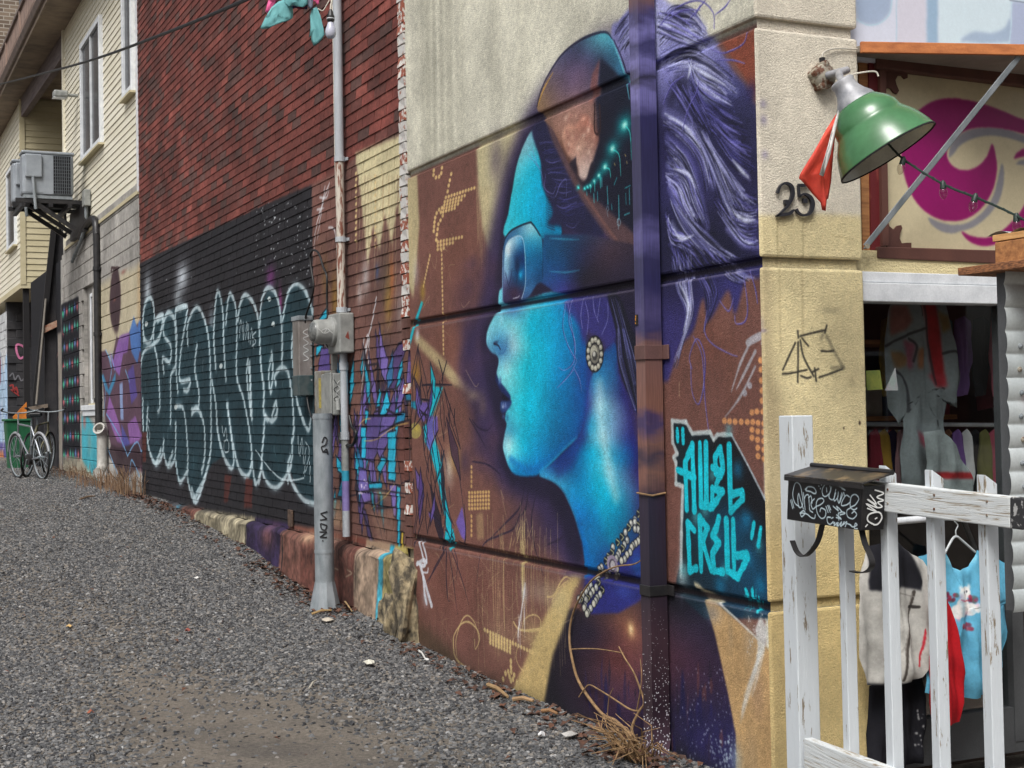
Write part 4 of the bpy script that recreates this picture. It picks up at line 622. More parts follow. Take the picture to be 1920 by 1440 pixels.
for _ in range(62):
    x = rnd.uniform(660, 770) if _ < 44 else rnd.uniform(602, 645); y = rnd.uniform(650, 960); h_ = rnd.uniform(50, 150); w_ = rnd.uniform(3, 9); tl = rnd.uniform(-.12, .16) * h_; co = rnd.choice([TQ, TQ, LV, LV, (80, 64, 118), (60, 44, 70), (34, 28, 40), (40, 110, 150)])
    P = [(x, y - h_ / 2), (x + w_ + tl * .5, y), (x + w_ * .6 + tl, y + h_ / 2), (x - w_ * .4 + tl * .5, y + h_ * .1)]; c.fill(P, co, .9); c.stroke(P + P[:1], 3.4, (24, 20, 30), .85, n=1)
for P, co in BLADES: c.fill(Z5(*P), co, .95); c.stroke(Z5(*(P + P[:1])), 3.6, (24, 20, 30), .85, n=1)
B6 = [(((450, 0), (590, 0), (540, 120), (480, 260), (430, 240), (440, 100)), (84, 70, 126)), (((530, 0), (610, 0), (560, 160), (520, 240), (500, 200)), (96, 82, 142)), (((410, 60), (440, 60), (440, 240), (415, 240)), TQ), (((560, 90), (608, 80), (606, 370), (565, 360)), TQ), (((530, 230), (560, 240), (520, 330), (500, 290)), TQ), (((450, 380), (530, 370), (530, 410), (460, 410)), TQ), (((400, 290), (440, 300), (470, 480), (430, 490), (395, 400)), LV), (((570, 385), (610, 385), (610, 570), (595, 560)), (110, 96, 160)), (((612, 390), (634, 400), (632, 760), (618, 760)), TQ), (((636, 650), (650, 650), (652, 760), (638, 760)), (200, 170, 60)), (((290, 120), (340, 160), (330, 330), (280, 260)), (84, 70, 126)), (((270, 220), (300, 260), (320, 340), (280, 310)), TQ), (((300, 360), (330, 350), (335, 470), (280, 450)), (30, 120, 150)), (((245, 520), (268, 530), (262, 580), (245, 580)), (30, 100, 150)), (((620, 40), (690, 20), (690, 360), (640, 380), (610, 200)), (92, 58, 52)), (((420, 520), (440, 530), (480, 720), (460, 720)), (60, 50, 90))]
for P, co in B6: c.fill(Z6(*P), co, .95); c.stroke(Z6(*(P + P[:1])), 3.4, (24, 20, 30), .8, n=1)
for P in (Z6((390, 430), (520, 420), (680, 440)), Z6((420, 540), (470, 660), (490, 730)), Z6((470, 500), (520, 640), (545, 740)), Z6((250, 470), (400, 440)), Z6((500, 520), (620, 510)), Z5((600, 820), (680, 810), (650, 860), (600, 870)), Z5((640, 960), (600, 1080), (560, 1140)), Z5((690, 1330), (800, 1270), (890, 1240)), Z5((650, 830), (645, 800)), Z5((670, 830), (668, 795)), Z5((740, 1150), (830, 1190), (880, 1150))): c.stroke(P, 5, (26, 22, 32), .85, soft=1.5, taper=(.8, .2))
for P in (Z6((430, 140), (500, 130), (600, 60), (680, 40)), Z5((530, 1280), (570, 1230), (620, 1220)), Z6((470, 520), (560, 440), (600, 380))): c.stroke(P, 2, (200, 170, 90), .7)
c.blob(*Z6((520, 440))[0], 14, 10, (190, 190, 150), .5); c.blob(*Z6((510, 490))[0], 20, 20, (30, 24, 28), .5); c.dots(14, 672, 900, 690, 925, 2, (196, 186, 206), .8)
for _ in range(40):
    x, y = rnd.uniform(600, 765), rnd.uniform(420, 1030); c.stroke([(x, y), (x + rnd.uniform(-8, 8), y + rnd.uniform(10, 50))], rnd.uniform(.8, 1.6), rnd.choice([(196, 170, 120), (30, 24, 30), (160, 150, 140)]), .5)
c.fill(Z6((245, 470), (345, 480), (345, 640), (245, 620)), (150, 124, 100), .7, blur=4); c.fill(Z6((460, 540), (600, 520), (610, 740), (520, 730)), (126, 96, 82), .6, blur=5)
c.fill(Z5((215, 920), (245, 915), (240, 1300), (215, 1440), (200, 1440)), (24, 84, 92), .9, blur=2); c.blob(*Z6((175, 120))[0], 5, 60, (24, 90, 96), .6)
c.noise(.2, (50, 8, 3), 11)
# the plinth: same canvas continued below z 0.6
ZG = zo(0, 880, 2.526)
for P, co in ((ZG((690, 120), (790, 150), (790, 230), (690, 200)), (128, 122, 106)), (ZG((780, 150), (900, 170), (900, 290), (780, 240)), (60, 62, 66)), (ZG((860, 170), (880, 175), (880, 270), (862, 260)), (60, 130, 160)), (ZG((895, 170), (970, 190), (970, 330), (895, 290)), (98, 58, 48)), (ZG((965, 190), (1215, 230), (1215, 420), (965, 340)), (142, 132, 106)), (ZG((1210, 230), (1375, 260), (1375, 530), (1210, 430)), (52, 38, 76)), (ZG((1370, 260), (1490, 280), (1490, 640), (1370, 530)), (122, 76, 64)), (ZG((1480, 280), (1740, 330), (1740, 740), (1480, 600)), (108, 62, 52)), (ZG((1735, 330), (1850, 350), (1850, 800), (1735, 700)), (150, 126, 104)), (ZG((1850, 360), (1872, 365), (1870, 800), (1850, 800)), (50, 160, 186)), (ZG((1872, 360), (2000, 380), (2000, 800), (1870, 800)), (176, 160, 96))): c.fill(P, co, 1, blur=2)
c.blob(*ZG((1310, 320))[0], 14, 26, (140, 84, 76), .7); c.stroke(ZG((1375, 280), (1385, 400), (1380, 520)), 7, (36, 32, 38), .8, soft=2); c.stroke(ZG((1212, 240), (1206, 320), (1214, 400)), 6, (30, 30, 30), .7, soft=2)
c.drips(30, 385, 480, 960, 990, 40, (196, 186, 150), .5, 2); c.drips(30, 545, 735, 1000, 1030, 60, (160, 140, 120), .4, 2); c.blob(*ZG((1600, 380))[0], 16, 34, (168, 146, 124), .6); c.blob(*ZG((1500, 320))[0], 16, 14, (186, 160, 120), .6)
for P in (Z6((370, 700), (345, 760), (350, 900)), Z6((480, 730), (450, 800), (455, 960)), Z6((290, 940), (300, 860), (340, 860)), Z6((400, 860), (430, 880), (390, 900))): c.stroke(P, 3, (50, 36, 36) if P[0][1] < 1060 else (180, 160, 130), .7)

_r = int((.62 - c.v0) * c.res); _g = c.im[:_r]; _l = _g.mean(-1, keepdims=True); _g = _l + (_g - _l) * .8; _nz = (vnoise(_r, c.w, 26, 77) - .5) * .5 + (vnoise(_r, c.w, 7, 78) - .5) * .35 + (vnoise(_r, c.w, 3, 79) - .5) * .25; c.im[:_r] = _g * (.92 + _nz)[..., None]

# ================================================================== PAINT ON THE BLOCK HOUSE
W3 = Canvas((0, 0, 0), (0, 1, 0), (0, 0, 1), 13.7, 25.0, 0.2, 5.0, 110, (150, 147, 142))
W3.im *= (1 + .28 * (vnoise(W3.h, W3.w, 40, 21) - .5) + .14 * (vnoise(W3.h, W3.w, 5, 22) - .5))[..., None]
c = W3
for _ in range(40): x = rnd.uniform(112, 260); c.stroke([(x, rnd.uniform(400, 470)), (x, rnd.uniform(500, 560))], rnd.uniform(4, 10), rnd.choice([(120, 116, 112), (176, 172, 166)]), .25, soft=6)
c.fill(Z2((500, 300), (560, 270), (640, 230), (700, 205), (720, 700), (650, 660), (560, 640), (510, 680)), (178, 168, 142), .9, blur=5)
c.fill(Z2((690, 200), (740, 190), (740, 640), (690, 620)), (176, 150, 116), .6, blur=6)
c.fill(Z2((556, 300), (565, 245), (580, 220), (596, 240), (606, 330), (604, 440), (596, 520), (582, 545), (560, 500), (550, 400)), (62, 46, 52), .95, blur=3, smooth=3)
for _ in range(16): c.stroke(Z2((rnd.uniform(556, 604), rnd.uniform(220, 260)), (rnd.uniform(560, 600), 215)), 3, (66, 50, 52), .8)
c.blob(*Z2((620, 240))[0], 5, 5, (130, 80, 70), .7); c.blob(*Z2((575, 380))[0], 3, 4, (130, 80, 70), .6)
c.fill(Z2((505, 640), (530, 630), (560, 690), (585, 560), (620, 600), (660, 520), (720, 480), (725, 1250), (690, 1230), (640, 1160), (610, 1180), (560, 1120), (530, 980), (515, 760)), (82, 60, 74), .95, blur=1.5)
for P, co in ((((550, 640), (570, 680), (600, 560), (620, 640), (600, 760), (570, 720)), (130, 92, 160)), (((600, 560), (650, 540), (640, 640), (620, 650)), (120, 84, 150)), (((650, 540), (672, 460), (690, 520), (700, 480), (715, 560), (690, 700), (660, 640)), (70, 110, 170)), (((550, 860), (600, 1000), (620, 1100), (590, 1090), (535, 950)), (140, 96, 160)), (((640, 1000), (680, 960), (710, 1060), (690, 1100), (660, 1150)), (130, 90, 150)), (((610, 1000), (650, 1090), (660, 1140), (615, 1150)), (80, 80, 150)), (((510, 760), (520, 750), (545, 830), (580, 740), (580, 780), (550, 860), (530, 830)), (60, 130, 170)), (((640, 740), (670, 700), (690, 860), (660, 900)), (84, 72, 140)), (((600, 800), (615, 790), (620, 980), (605, 980)), (130, 150, 190)), (((560, 1100), (600, 1120), (690, 1090), (720, 1200), (620, 1280), (540, 1150)), (54, 40, 46))): c.fill(Z2(*P), co, .9, blur=1)
for P in (((530, 630), (560, 700), (550, 800)), ((630, 730), (650, 790)), ((535, 950), (600, 1060), (640, 1160)), ((640, 1160), (690, 1090), (720, 1200)), ((540, 1120), (590, 1250), (620, 1320)), ((650, 1300), (660, 1180), (700, 1260)), ((515, 760), (530, 840), (520, 960)), ((545, 660), (560, 720)), ((560, 650), (575, 730))): c.stroke(Z2(*P), 4, (110, 160, 200), .8)
c.fill(Z2((410, 960), (440, 960), (490, 1040), (495, 1280), (440, 1240), (412, 1180)), (60, 160, 178), .9, blur=3); c.blob(*Z2((425, 990))[0], 4, 16, (190, 90, 80), .7); c.blob(*Z2((450, 1090))[0], 5, 30, (120, 130, 120), .5)
c.fill(Z2((310, 1160), (400, 1160), (490, 1290), (310, 1290)), (168, 158, 132), .6, blur=3)
# black patch with rows of small crosses
c.fill(Z2((300, 405), (396, 362), (405, 1168), (308, 1150)), (30, 30, 36), 1, blur=.6)
for r in range(9):
    for k in range(7):
        x = 309 + k * 13.2 + r * .7; y = 440 + r * 88 - k * (6 - r * .75) + (0 if k % 2 else 6)
        co = ((80, 190, 150), (110, 140, 200), (206, 110, 120), (90, 180, 170))[(k + r * 2) % 4]
        c.stroke(Z2((x, y - 26), (x, y + 34)), 4.5, co, .9, taper=(.1, .1)); c.blob(*Z2((x, y + 4))[0], 2.2, 7, co, .9)
for k in range(14): c.stroke(Z2((312 + k * 6.6, 1165), (312 + k * 6.6, 1180 + rnd.uniform(0, 30))), 5, (30, 30, 36), .9)
# dark side door part further on
c.fill([(40, 380), (111, 380), (112, 585), (116, 905), (40, 920)], (34, 34, 38), 1, blur=.8); c.fill([(106, 625), (113, 622), (115, 890), (109, 890)], (150, 142, 132), .9, blur=1.5); c.fill([(95, 680), (103, 678), (103, 732), (96, 734)], (196, 200, 206), .9, blur=1)
for _ in range(30): x, y = rnd.uniform(86, 108), rnd.uniform(640, 860); c.stroke([(x, y), (x + rnd.uniform(-3, 3), y + rnd.uniform(-8, 14))], 2.4, rnd.choice([(150, 90, 90), (120, 124, 110), (90, 94, 90), (150, 150, 150)]), .6)
c.noise(.12, (30, 6), 31)

# ================================================================== PAINT ON THE FRONT PIER
WF = Canvas((0, 0, 0), (1, 0, 0), (0, 0, 1), -.05, .65, -.35, 4.2, 260, (220, 205, 160))
c = WF
c.fill([(1380, -200), (1700, -200), (1700, 380), (1619, 405), (1540, 400), (1480, 405), (1380, 402)], (213, 205, 188), 1, blur=4)
c.fill([(1380, 480), (1446, 480), (1446, 640), (1448, 700), (1462, 800), (1474, 960), (1478, 1500), (1380, 1500)], (166, 150, 118), .55, blur=9)
c.fill([(1380, 980), (1700, 980), (1700, 1600), (1380, 1600)], (196, 168, 106), .5, blur=40)
c.stroke([(1462, 470), (1462, 560), (1464, 660)], 4, (150, 132, 96), .3, soft=5); c.stroke([(1504, 480), (1505, 600), (1508, 660)], 4, (150, 132, 96), .35, soft=5); c.stroke([(1457, 410), (1458, 482)], 3, (140, 126, 90), .45, soft=3); c.stroke([(1505, 410), (1506, 482)], 3, (140, 126, 90), .4, soft=3)
c.stroke([(1560, 440), (1600, 450)], 4, (160, 140, 96), .2)
ZT = zo(1420, 440, 2.88)
for P in (((218, 520), (222, 556)), ((205, 585), (165, 670), (138, 730)), ((136, 752), (180, 748), (268, 730)), ((220, 580), (220, 700), (218, 795)), ((232, 570), (250, 660), (305, 765)), ((232, 548), (300, 530), (365, 516)), ((235, 762), (268, 774), (290, 768)), ((345, 628), (378, 630), (412, 627)), ((335, 770), (400, 748), (460, 725)), ((310, 720), (318, 790)), ((300, 740), (330, 725)), ((242, 560), (275, 600)), ((365, 530), (375, 490))): c.stroke(ZT(*P), 4, (54, 52, 46), .9, soft=1.2)
for P in (((375, 550), (410, 620), (465, 720)), ((345, 560), (355, 540)), ((400, 720), (465, 715))): c.stroke(ZT(*P), 7, (90, 86, 72), .45, soft=4)
c.blob(*ZT((395, 410))[0], 26, 8, (120, 112, 90), .4); c.blob(*ZT((510, 790))[0], 6, 14, (150, 136, 104), .4); c.blob(1612, 793, 2, 4, (40, 28, 24), .9, hard=1); c.blob(1582, 803, 1.4, 2, (40, 28, 24), .9, hard=1)
for y in (20, 640, 700): c.blob(1429, 600 + y * .3, 5, 16, (86, 80, 130), .25)
for x, y, r in ((1432, 225, 12), (1431, 195, 10), (1434, 290, 10), (1432, 620, 5)): c.blob(x, y, 8, r, (110, 100, 150), .45)
c.fill([(1438, 660), (1470, 760), (1490, 860), (1475, 900), (1440, 800)], (150, 134, 104), .4, blur=10)
c.noise(.12, (60, 14, 5), 41, grain=.035)

# ================================================================== PAINT ON THE SHOP SIGN, THE UPPER BOARD, THE LETTER BOX
SIGN_Y = 0.10
WS = Canvas((0, SIGN_Y, 0), (1, 0, 0), (0, 0, 1), .6, 2.4, 2.1, 3.3, 330, (196, 184, 152))
c = WS; ZS = zo(1400, 0, 2.88)
GRY, MAG = (136, 134, 140), (140, 22, 96)
c.fill(ZS((1090, 850), (1100, 790), (1140, 740), (1200, 705), (1290, 690), (1400, 700), (1500, 735), (1700, 800), (1700, 840), (1500, 775), (1400, 745), (1300, 735), (1210, 755), (1150, 790), (1120, 830), (1098, 850)), GRY, 1, smooth=3)
c.fill(ZS((1375, 885), (1388, 920), (1385, 1000), (1360, 1090), (1300, 1170), (1220, 1230), (1150, 1250), (1110, 1262), (1050, 1250), (1000, 1215), (980, 1175), (1040, 1200), (1120, 1215), (1200, 1200), (1280, 1140), (1330, 1060), (1355, 970)), GRY, 1, smooth=3)
c.fill(ZS((1700, 690), (1500, 650), (1400, 610), (1300, 572), (1200, 545), (1100, 533), (1020, 545), (960, 575), (910, 620), (870, 690), (840, 790), (838, 880), (860, 980), (900, 1070), (960, 1140), (1040, 1185), (1130, 1195), (1210, 1170), (1280, 1110), (1330, 1020), (1350, 920), (1345, 850), (1325, 778), (1300, 840), (1260, 890), (1200, 920), (1140, 915), (1095, 880), (1080, 830), (1095, 780), (1140, 730), (1210, 697), (1300, 690), (1400, 700), (1500, 725), (1700, 780)), MAG, 1, smooth=3)
c.fill(ZS((1700, 850), (1560, 1000), (1480, 1140), (1420, 1210), (1360, 1260), (1290, 1285), (1210, 1275), (1158, 1250), (1190, 1295), (1240, 1322), (1310, 1328), (1420, 1290), (1700, 1180)), MAG, 1, smooth=3)
c.fill(ZS((1440, 860), (1455, 830), (1490, 805), (1700, 800), (1700, 840), (1500, 845)), MAG, 1); c.fill(ZS((1450, 890), (1470, 870), (1500, 862), (1700, 850), (1700, 880), (1500, 895)), GRY, 1)
c.noise(.06, (50, 8), 51, grain=.015)
WB = Canvas((0, 0.06, 0), (1, 0, 0), (0, 0, 1), .5, 2.6, 3.1, 4.2, 200, (208, 212, 226))
c = WB; ZU = zo(1600, 0, 6)
c.fill(ZU((490, -600), (825, -600), (825, 500), (490, 500)), (206, 204, 216), 1); c.fill(ZU((830, -600), (960, -600), (955, 520), (825, 520)), (150, 176, 200), 1); c.fill(ZU((965, -600), (2400, -600), (2400, 600), (955, 600)), (204, 220, 228), 1)
c.fill(ZU((40, -400), (420, -400), (425, 60), (390, 170), (300, 255), (200, 280), (100, 250), (40, 190)), (160, 176, 200), 1, smooth=2)
c.stroke(ZU((35, 215), (120, 268), (200, 282), (300, 258), (395, 175), (428, 60), (428, -100)), 2, (170, 206, 220), .9); c.stroke(ZU((485, -100), (485, 460)), 2, (160, 196, 214), .8)
c.fill(ZU((1220, 470), (1270, 400), (1350, 358), (1440, 360), (1550, 370), (1650, 345), (1720, 290), (1765, 200), (1775, 470)), (160, 178, 200), 1, smooth=2); c.fill(ZU((1780, 20), (2400, 60), (2400, 600), (1760, 600)), (170, 180, 206), 1); c.stroke(ZU((1778, 20), (1775, 300), (1750, 500)), 2.5, (190, 214, 226), .9)
c.stroke(ZU((1760, 5), (1930, 30)), 2, (90, 96, 120), .8)
c.noise(.04, (60, 20), 61, grain=.01)
# ================================================================== MATERIALS
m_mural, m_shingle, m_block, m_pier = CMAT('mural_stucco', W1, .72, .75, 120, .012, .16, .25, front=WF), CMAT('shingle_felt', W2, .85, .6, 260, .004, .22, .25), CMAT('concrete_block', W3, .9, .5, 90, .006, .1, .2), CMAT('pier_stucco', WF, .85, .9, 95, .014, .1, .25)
m_sign, m_board = CMAT('sign_face', WS, .35, .05, 200, .001, .03, .4), CMAT('upper_board', WB, .5, .1, 200, .001, .04, .4)
m_dark = MAT('dark_void', (26, 24, 26), .9, bump=0); m_black = MAT('black_metal', (24, 24, 27), .42, .0, (44, 42, 42), 14, bump=.1)
m_galv = MAT('galvanised', (146, 152, 156), .68, .2, (112, 120, 124), 16, (1, 1, .35), bump=.12, grain=.06)
m_greybox = MAT('grey_enamel', (146, 148, 144), .5, 0, (118, 120, 118), 12, bump=.1, grain=.08); m_conduit = MAT('grey_conduit', (172, 177, 182), .55, .0, (148, 153, 158), 9, (1, 1, .3), bump=.1)
m_rustc = MAT('peeling_conduit', (186, 178, 166), .65, 0, (118, 72, 56), 16, (2.5, 2.5, .5), .5, .58, .3)
m_tq, m_lav = MAT('turquoise_paint', (44, 150, 178), .6), MAT('lavender_paint', (128, 116, 170), .6)
m_white = MAT('white_trim', (220, 223, 226), .55, 0, (194, 198, 202), 10, bump=.1); m_vinyl = MAT('cream_siding', (222, 217, 200), .6, 0, (204, 198, 176), 1.5, (1, .4, 3), .3, .75, .12, 60)
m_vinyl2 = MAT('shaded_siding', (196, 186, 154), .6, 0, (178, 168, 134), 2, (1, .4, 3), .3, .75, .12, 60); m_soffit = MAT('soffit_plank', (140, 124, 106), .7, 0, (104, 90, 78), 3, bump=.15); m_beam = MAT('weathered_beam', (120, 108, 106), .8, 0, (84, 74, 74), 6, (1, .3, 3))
m_gutter = MAT('brown_gutter', (120, 104, 96), .5, .2, (92, 80, 74), 5); m_glassd = MAT('dark_pane', (34, 36, 42), .22, 0, (46, 48, 54), 3, bump=0, spec=.25)
m_conc = MAT('plinth_concrete', (150, 140, 118), .95, 0, (110, 104, 90), 7, bump=.6, bscale=60); m_brick = MAT('edge_brick', (146, 84, 66), .9, 0, (206, 202, 196), 22, (1, 1, 1), .5, .54, .5, 60); m_brickw = MAT('edge_brick_white', (190, 188, 184), .85, 0, (150, 104, 88), 20, (1, 1, 1), .58, .66, .5, 60)
m_wood = MAT('bare_wood', (176, 124, 76), .75, 0, (126, 82, 50), 8, (.6, 6, 8), bump=.3); m_rust = MAT('rusty_cast', (150, 144, 130), .7, .2, (92, 58, 40), 30, (1, 1, 1), .45, .55, .4, 80)
m_green = MAT('green_enamel', (70, 120, 78), .27, 0, (54, 100, 60), 9, bump=.04, bscale=40, spec=.7, grain=.06); m_cream_in = MAT('enamel_inside', (206, 204, 190), .3, 0, bump=0); m_zinc = MAT('zinc_neck', (176, 176, 178), .5, .3, (120, 122, 128), 12, bump=.1)
m_red = MAT('red_pennant', (212, 74, 54), .7, 0, (190, 56, 44), 14, bump=.1); m_wire = MAT('pale_wire', (206, 200, 186), .6, bump=0); m_blackcab = MAT('black_cable', (22, 22, 24), .5, bump=0)
m_brownpaint = MAT('brown_trim', (98, 62, 52), .6, 0, (78, 48, 42), 8, (1, 1, .4), bump=.15); m_maroon = MAT('maroon_trim', (96, 26, 30), .55, 0, (124, 60, 52), 14, (3, 3, .5), .58, .66); m_orange = MAT('orange_edge', (192, 118, 66), .7, 0, (160, 92, 50), 10, (.5, 4, 4)); m_under = MAT('awning_underside', (150, 142, 132), .8, 0, (120, 112, 102), 4)
m_twig = MAT('dry_twig', (150, 120, 84), .85, 0, (104, 82, 58), 30); m_leaf = MAT('dead_leaf', (94, 62, 46), .8, 0, (60, 42, 34), 20, (1, 1, 1), .4, .6, .2); m_drygrass = MAT('dry_grass', (124, 100, 76), .9, 0, (80, 58, 44), 9)
def peeling(name, lo=.56):
    T = NT(name); co = scaled_pos(T, (9, 9, 1.2)); n = noise_tex(T, 5, 8, co, .7); n2 = noise_tex(T, 2.5, 3)
    add = T.new('ShaderNodeMath', operation='ADD'); T.link(n.outputs['Fac'], add.inputs[0]); mm = T.new('ShaderNodeMath', operation='MULTIPLY'); mm.inputs[1].default_value = .35; T.link(n2.outputs['Fac'], mm.inputs[0]); T.link(mm.outputs[0], add.inputs[1])
    r = ramp(T, add.outputs[0], [(.0, sr(206, 212, 216)), (lo + .19, sr(196, 202, 206)), (lo + .215, sr(134, 122, 104)), (1, sr(84, 74, 62))]); T.link(r.outputs[0], T.b.inputs['Base Color']); T.b.inputs['Roughness'].default_value = .7; bumpn(T, add.outputs[0], .5, .006); return T.m
m_fence, m_rail = peeling('peeling_white_paint', .60), peeling('peeling_white_rail', .55)
def railmat():
    T = NT('peeling_rail_grain'); fd = T.new('ShaderNodeVectorMath', operation='MULTIPLY'); g = T.new('ShaderNodeNewGeometry'); T.link(g.outputs['Position'], fd.inputs[0]); fd.inputs[1].default_value = (3, 1.1, 26)
    w = noise_tex(T, 2.2, 7, fd.outputs[0], .7); w.inputs['Distortion'].default_value = 1.2
    r = ramp(T, w.outputs['Fac'], [(.30, sr(92, 82, 70)), (.40, sr(160, 150, 134)), (.46, sr(206, 210, 210)), (1, sr(196, 202, 206))]); T.link(r.outputs[0], T.b.inputs['Base Color']); T.b.inputs['Roughness'].default_value = .75; bumpn(T, w.outputs['Fac'], .6, .008); return T.m
m_railg = railmat()
def glassmat(name, tint=(.93, .95, .95)):
    T = NT(name); T.n.remove(T.b); tr = T.new('ShaderNodeBsdfTransparent'); tr.inputs[0].default_value = (*tint, 1); gl = T.new('ShaderNodeBsdfGlossy'); gl.inputs['Roughness'].default_value = .02
    fr = T.new('ShaderNodeFresnel'); gg = T.new('ShaderNodeNewGeometry'); mr = T.new('ShaderNodeMapRange'); T.link(gg.outputs['Backfacing'], mr.inputs['Value']); mr.inputs['To Min'].default_value = 1.45; mr.inputs['To Max'].default_value = 1 / 1.45; T.link(mr.outputs[0], fr.inputs['IOR']); mx = T.new('ShaderNodeMixShader'); T.link(fr.outputs[0], mx.inputs[0]); T.link(tr.outputs[0], mx.inputs[1]); T.link(gl.outputs[0], mx.inputs[2]); T.link(mx.outputs[0], T.out.inputs['Surface']); return T.m
m_glass = glassmat('shop_glass'); m_bulb = glassmat('bulb_glass', (.8, .82, .84))

# ================================================================== GROUND
GY = [-12, -3, 0, 1.5, 2.2, 4.2, 4.5, 5.7, 6.8, 7.95, 10.5, 13, 17, 22, 30, 60]; GZ = [-.05, -.05, -.05, -.085, -.06, .0, .11, .15, .21, .345, .49, .6, .66, .70, .72, .74]
def gz(x, y):
    b = np.interp(y, GY, GZ); s_ = np.clip((-x) / 3.0, 0, 1); f = np.clip((-x - .15) / .5, 0, 1); b = b * (1 - f) + f * np.interp(y, [-12, 0, 2, 5.2, 8, 13, 17, 22, 60], [-.05, -.05, -.06, .07, .33, .6, .66, .70, .74])
    return float(b - .10 * s_ * np.interp(y, [-5, 4, 14, 25], [0, .4, 1, .6]) + .018 * math.sin(x * 1.9 + y * .7) + .012 * math.sin(y * 1.7 - x * 2.3))
def ground_mat():
    T = NT('lane_dirt'); a = noise_tex(T, 1.1, 5); b = noise_tex(T, 45, 4, rough=.7); d = noise_tex(T, 160, 3)
    r = ramp(T, a.outputs['Fac'], [(.32, sr(80, 75, 70)), (.52, sr(112, 104, 94)), (.7, sr(90, 85, 79))]); r2 = ramp(T, b.outputs['Fac'], [(.25, (.45,) * 3), (.5, (.95,) * 3), (.75, (1.45,) * 3)])
    T.link(mixc(T, 1, r.outputs[0], r2.outputs[0], 'MULTIPLY'), T.b.inputs['Base Color']); T.b.inputs['Roughness'].default_value = .95
    ad = T.new('ShaderNodeMath', operation='ADD'); T.link(b.outputs['Fac'], ad.inputs[0]); T.link(d.outputs['Fac'], ad.inputs[1]); bumpn(T, ad.outputs[0], .8, .012); return T.m
m_ground = ground_mat()
mb = MB(); xs = [-60, -30, -15, -8] + [-7 + .35 * i for i in range(23)] + [1.2, 4, 12, 40]; ys = [-60, -30, -14, -9] + [-8 + .35 * i for i in range(112)] + [33, 40, 60, 100]
wd = len(xs); mb.add([(x, y, gz(x, y) - (.10 if x > .5 else 0)) for y in ys for x in xs], [(j * wd + i, j * wd + i + 1, (j + 1) * wd + i + 1, (j + 1) * wd + i) for j in range(len(ys) - 1) for i in range(wd - 1)])
tag(mb.build('ground', m_ground, smooth=True), None, kind='structure')
# gravel: stones scattered over the lane
def stone_mat():
    T = NT('gravel_stone'); oi = T.new('ShaderNodeObjectInfo'); r = ramp(T, oi.outputs['Random'], [(0, sr(38, 38, 41)), (.3, sr(66, 67, 69)), (.6, sr(92, 92, 92)), (.85, sr(114, 113, 112)), (.95, sr(122, 114, 104)), (1, sr(150, 150, 150))])
    n = noise_tex(T, 60, 3); r2 = ramp(T, n.outputs['Fac'], [(.3, (.75,) * 3), (.7, (1.15,) * 3)]); T.link(mixc(T, 1, r.outputs[0], r2.outputs[0], 'MULTIPLY'), T.b.inputs['Base Color']); T.b.inputs['Roughness'].default_value = .75; return T.m
m_stone = stone_mat()
gx = [-6.5 + .25 * i for i in range(27)]; gy = [-1.5 + .25 * i for i in range(122)]; wg = len(gx)
gm = bpy.data.meshes.new('gravel'); gm.from_pydata([(x, y, gz(x, y)) for y in gy for x in gx], [], [(j * wg + i, j * wg + i + 1, (j + 1) * wg + i + 1, (j + 1) * wg + i) for j in range(len(gy) - 1) for i in range(wg - 1)])
at = gm.attributes.new('dens', 'FLOAT', 'POINT'); dv = []
for y in gy:
    for x in gx:
        f = 1.0
        for (bx_, by_, rx, ry, k) in ((-1.7, 1.5, .95, 1.3, .985), (-1.85, 3.2, .6, 1.2, .9), (-1.3, 2.5, .45, .8, .75), (-1.9, 5.6, .5, 1.8, .55), (-2.3, 9, .4, 4, .4)): f *= 1 - k * math.exp(-(((x - bx_) / rx) ** 2 + ((y - by_) / ry) ** 2) ** 2)
        dv.append(f * np.interp(y, [-1.5, 6, 10, 16, 28], [3900, 3900, 2800, 1400, 600]) * (1.0 if x > -4.5 else .5))
at.data.foreach_set('value', dv)
go = bpy.data.objects.new('gravel', gm); COL.objects.link(go); tag(go, 'loose grey gravel spread over the lane', 'gravel', kind='stuff')
gm.materials.append(m_stone)
ng = bpy.data.node_groups.new('gravel_scatter', 'GeometryNodeTree'); ng.interface.new_socket('Geometry', in_out='INPUT', socket_type='NodeSocketGeometry'); ng.interface.new_socket('Geometry', in_out='OUTPUT', socket_type='NodeSocketGeometry')
N = ng.nodes; Lk = ng.links.new; gi = N.new('NodeGroupInput'); gout = N.new('NodeGroupOutput')
dp = N.new('GeometryNodeDistributePointsOnFaces'); na = N.new('GeometryNodeInputNamedAttribute'); na.data_type = 'FLOAT'; na.inputs['Name'].default_value = 'dens'
Lk(gi.outputs[0], dp.inputs['Mesh']); Lk(na.outputs[0], dp.inputs['Density'])
jn = N.new('GeometryNodeJoinGeometry')
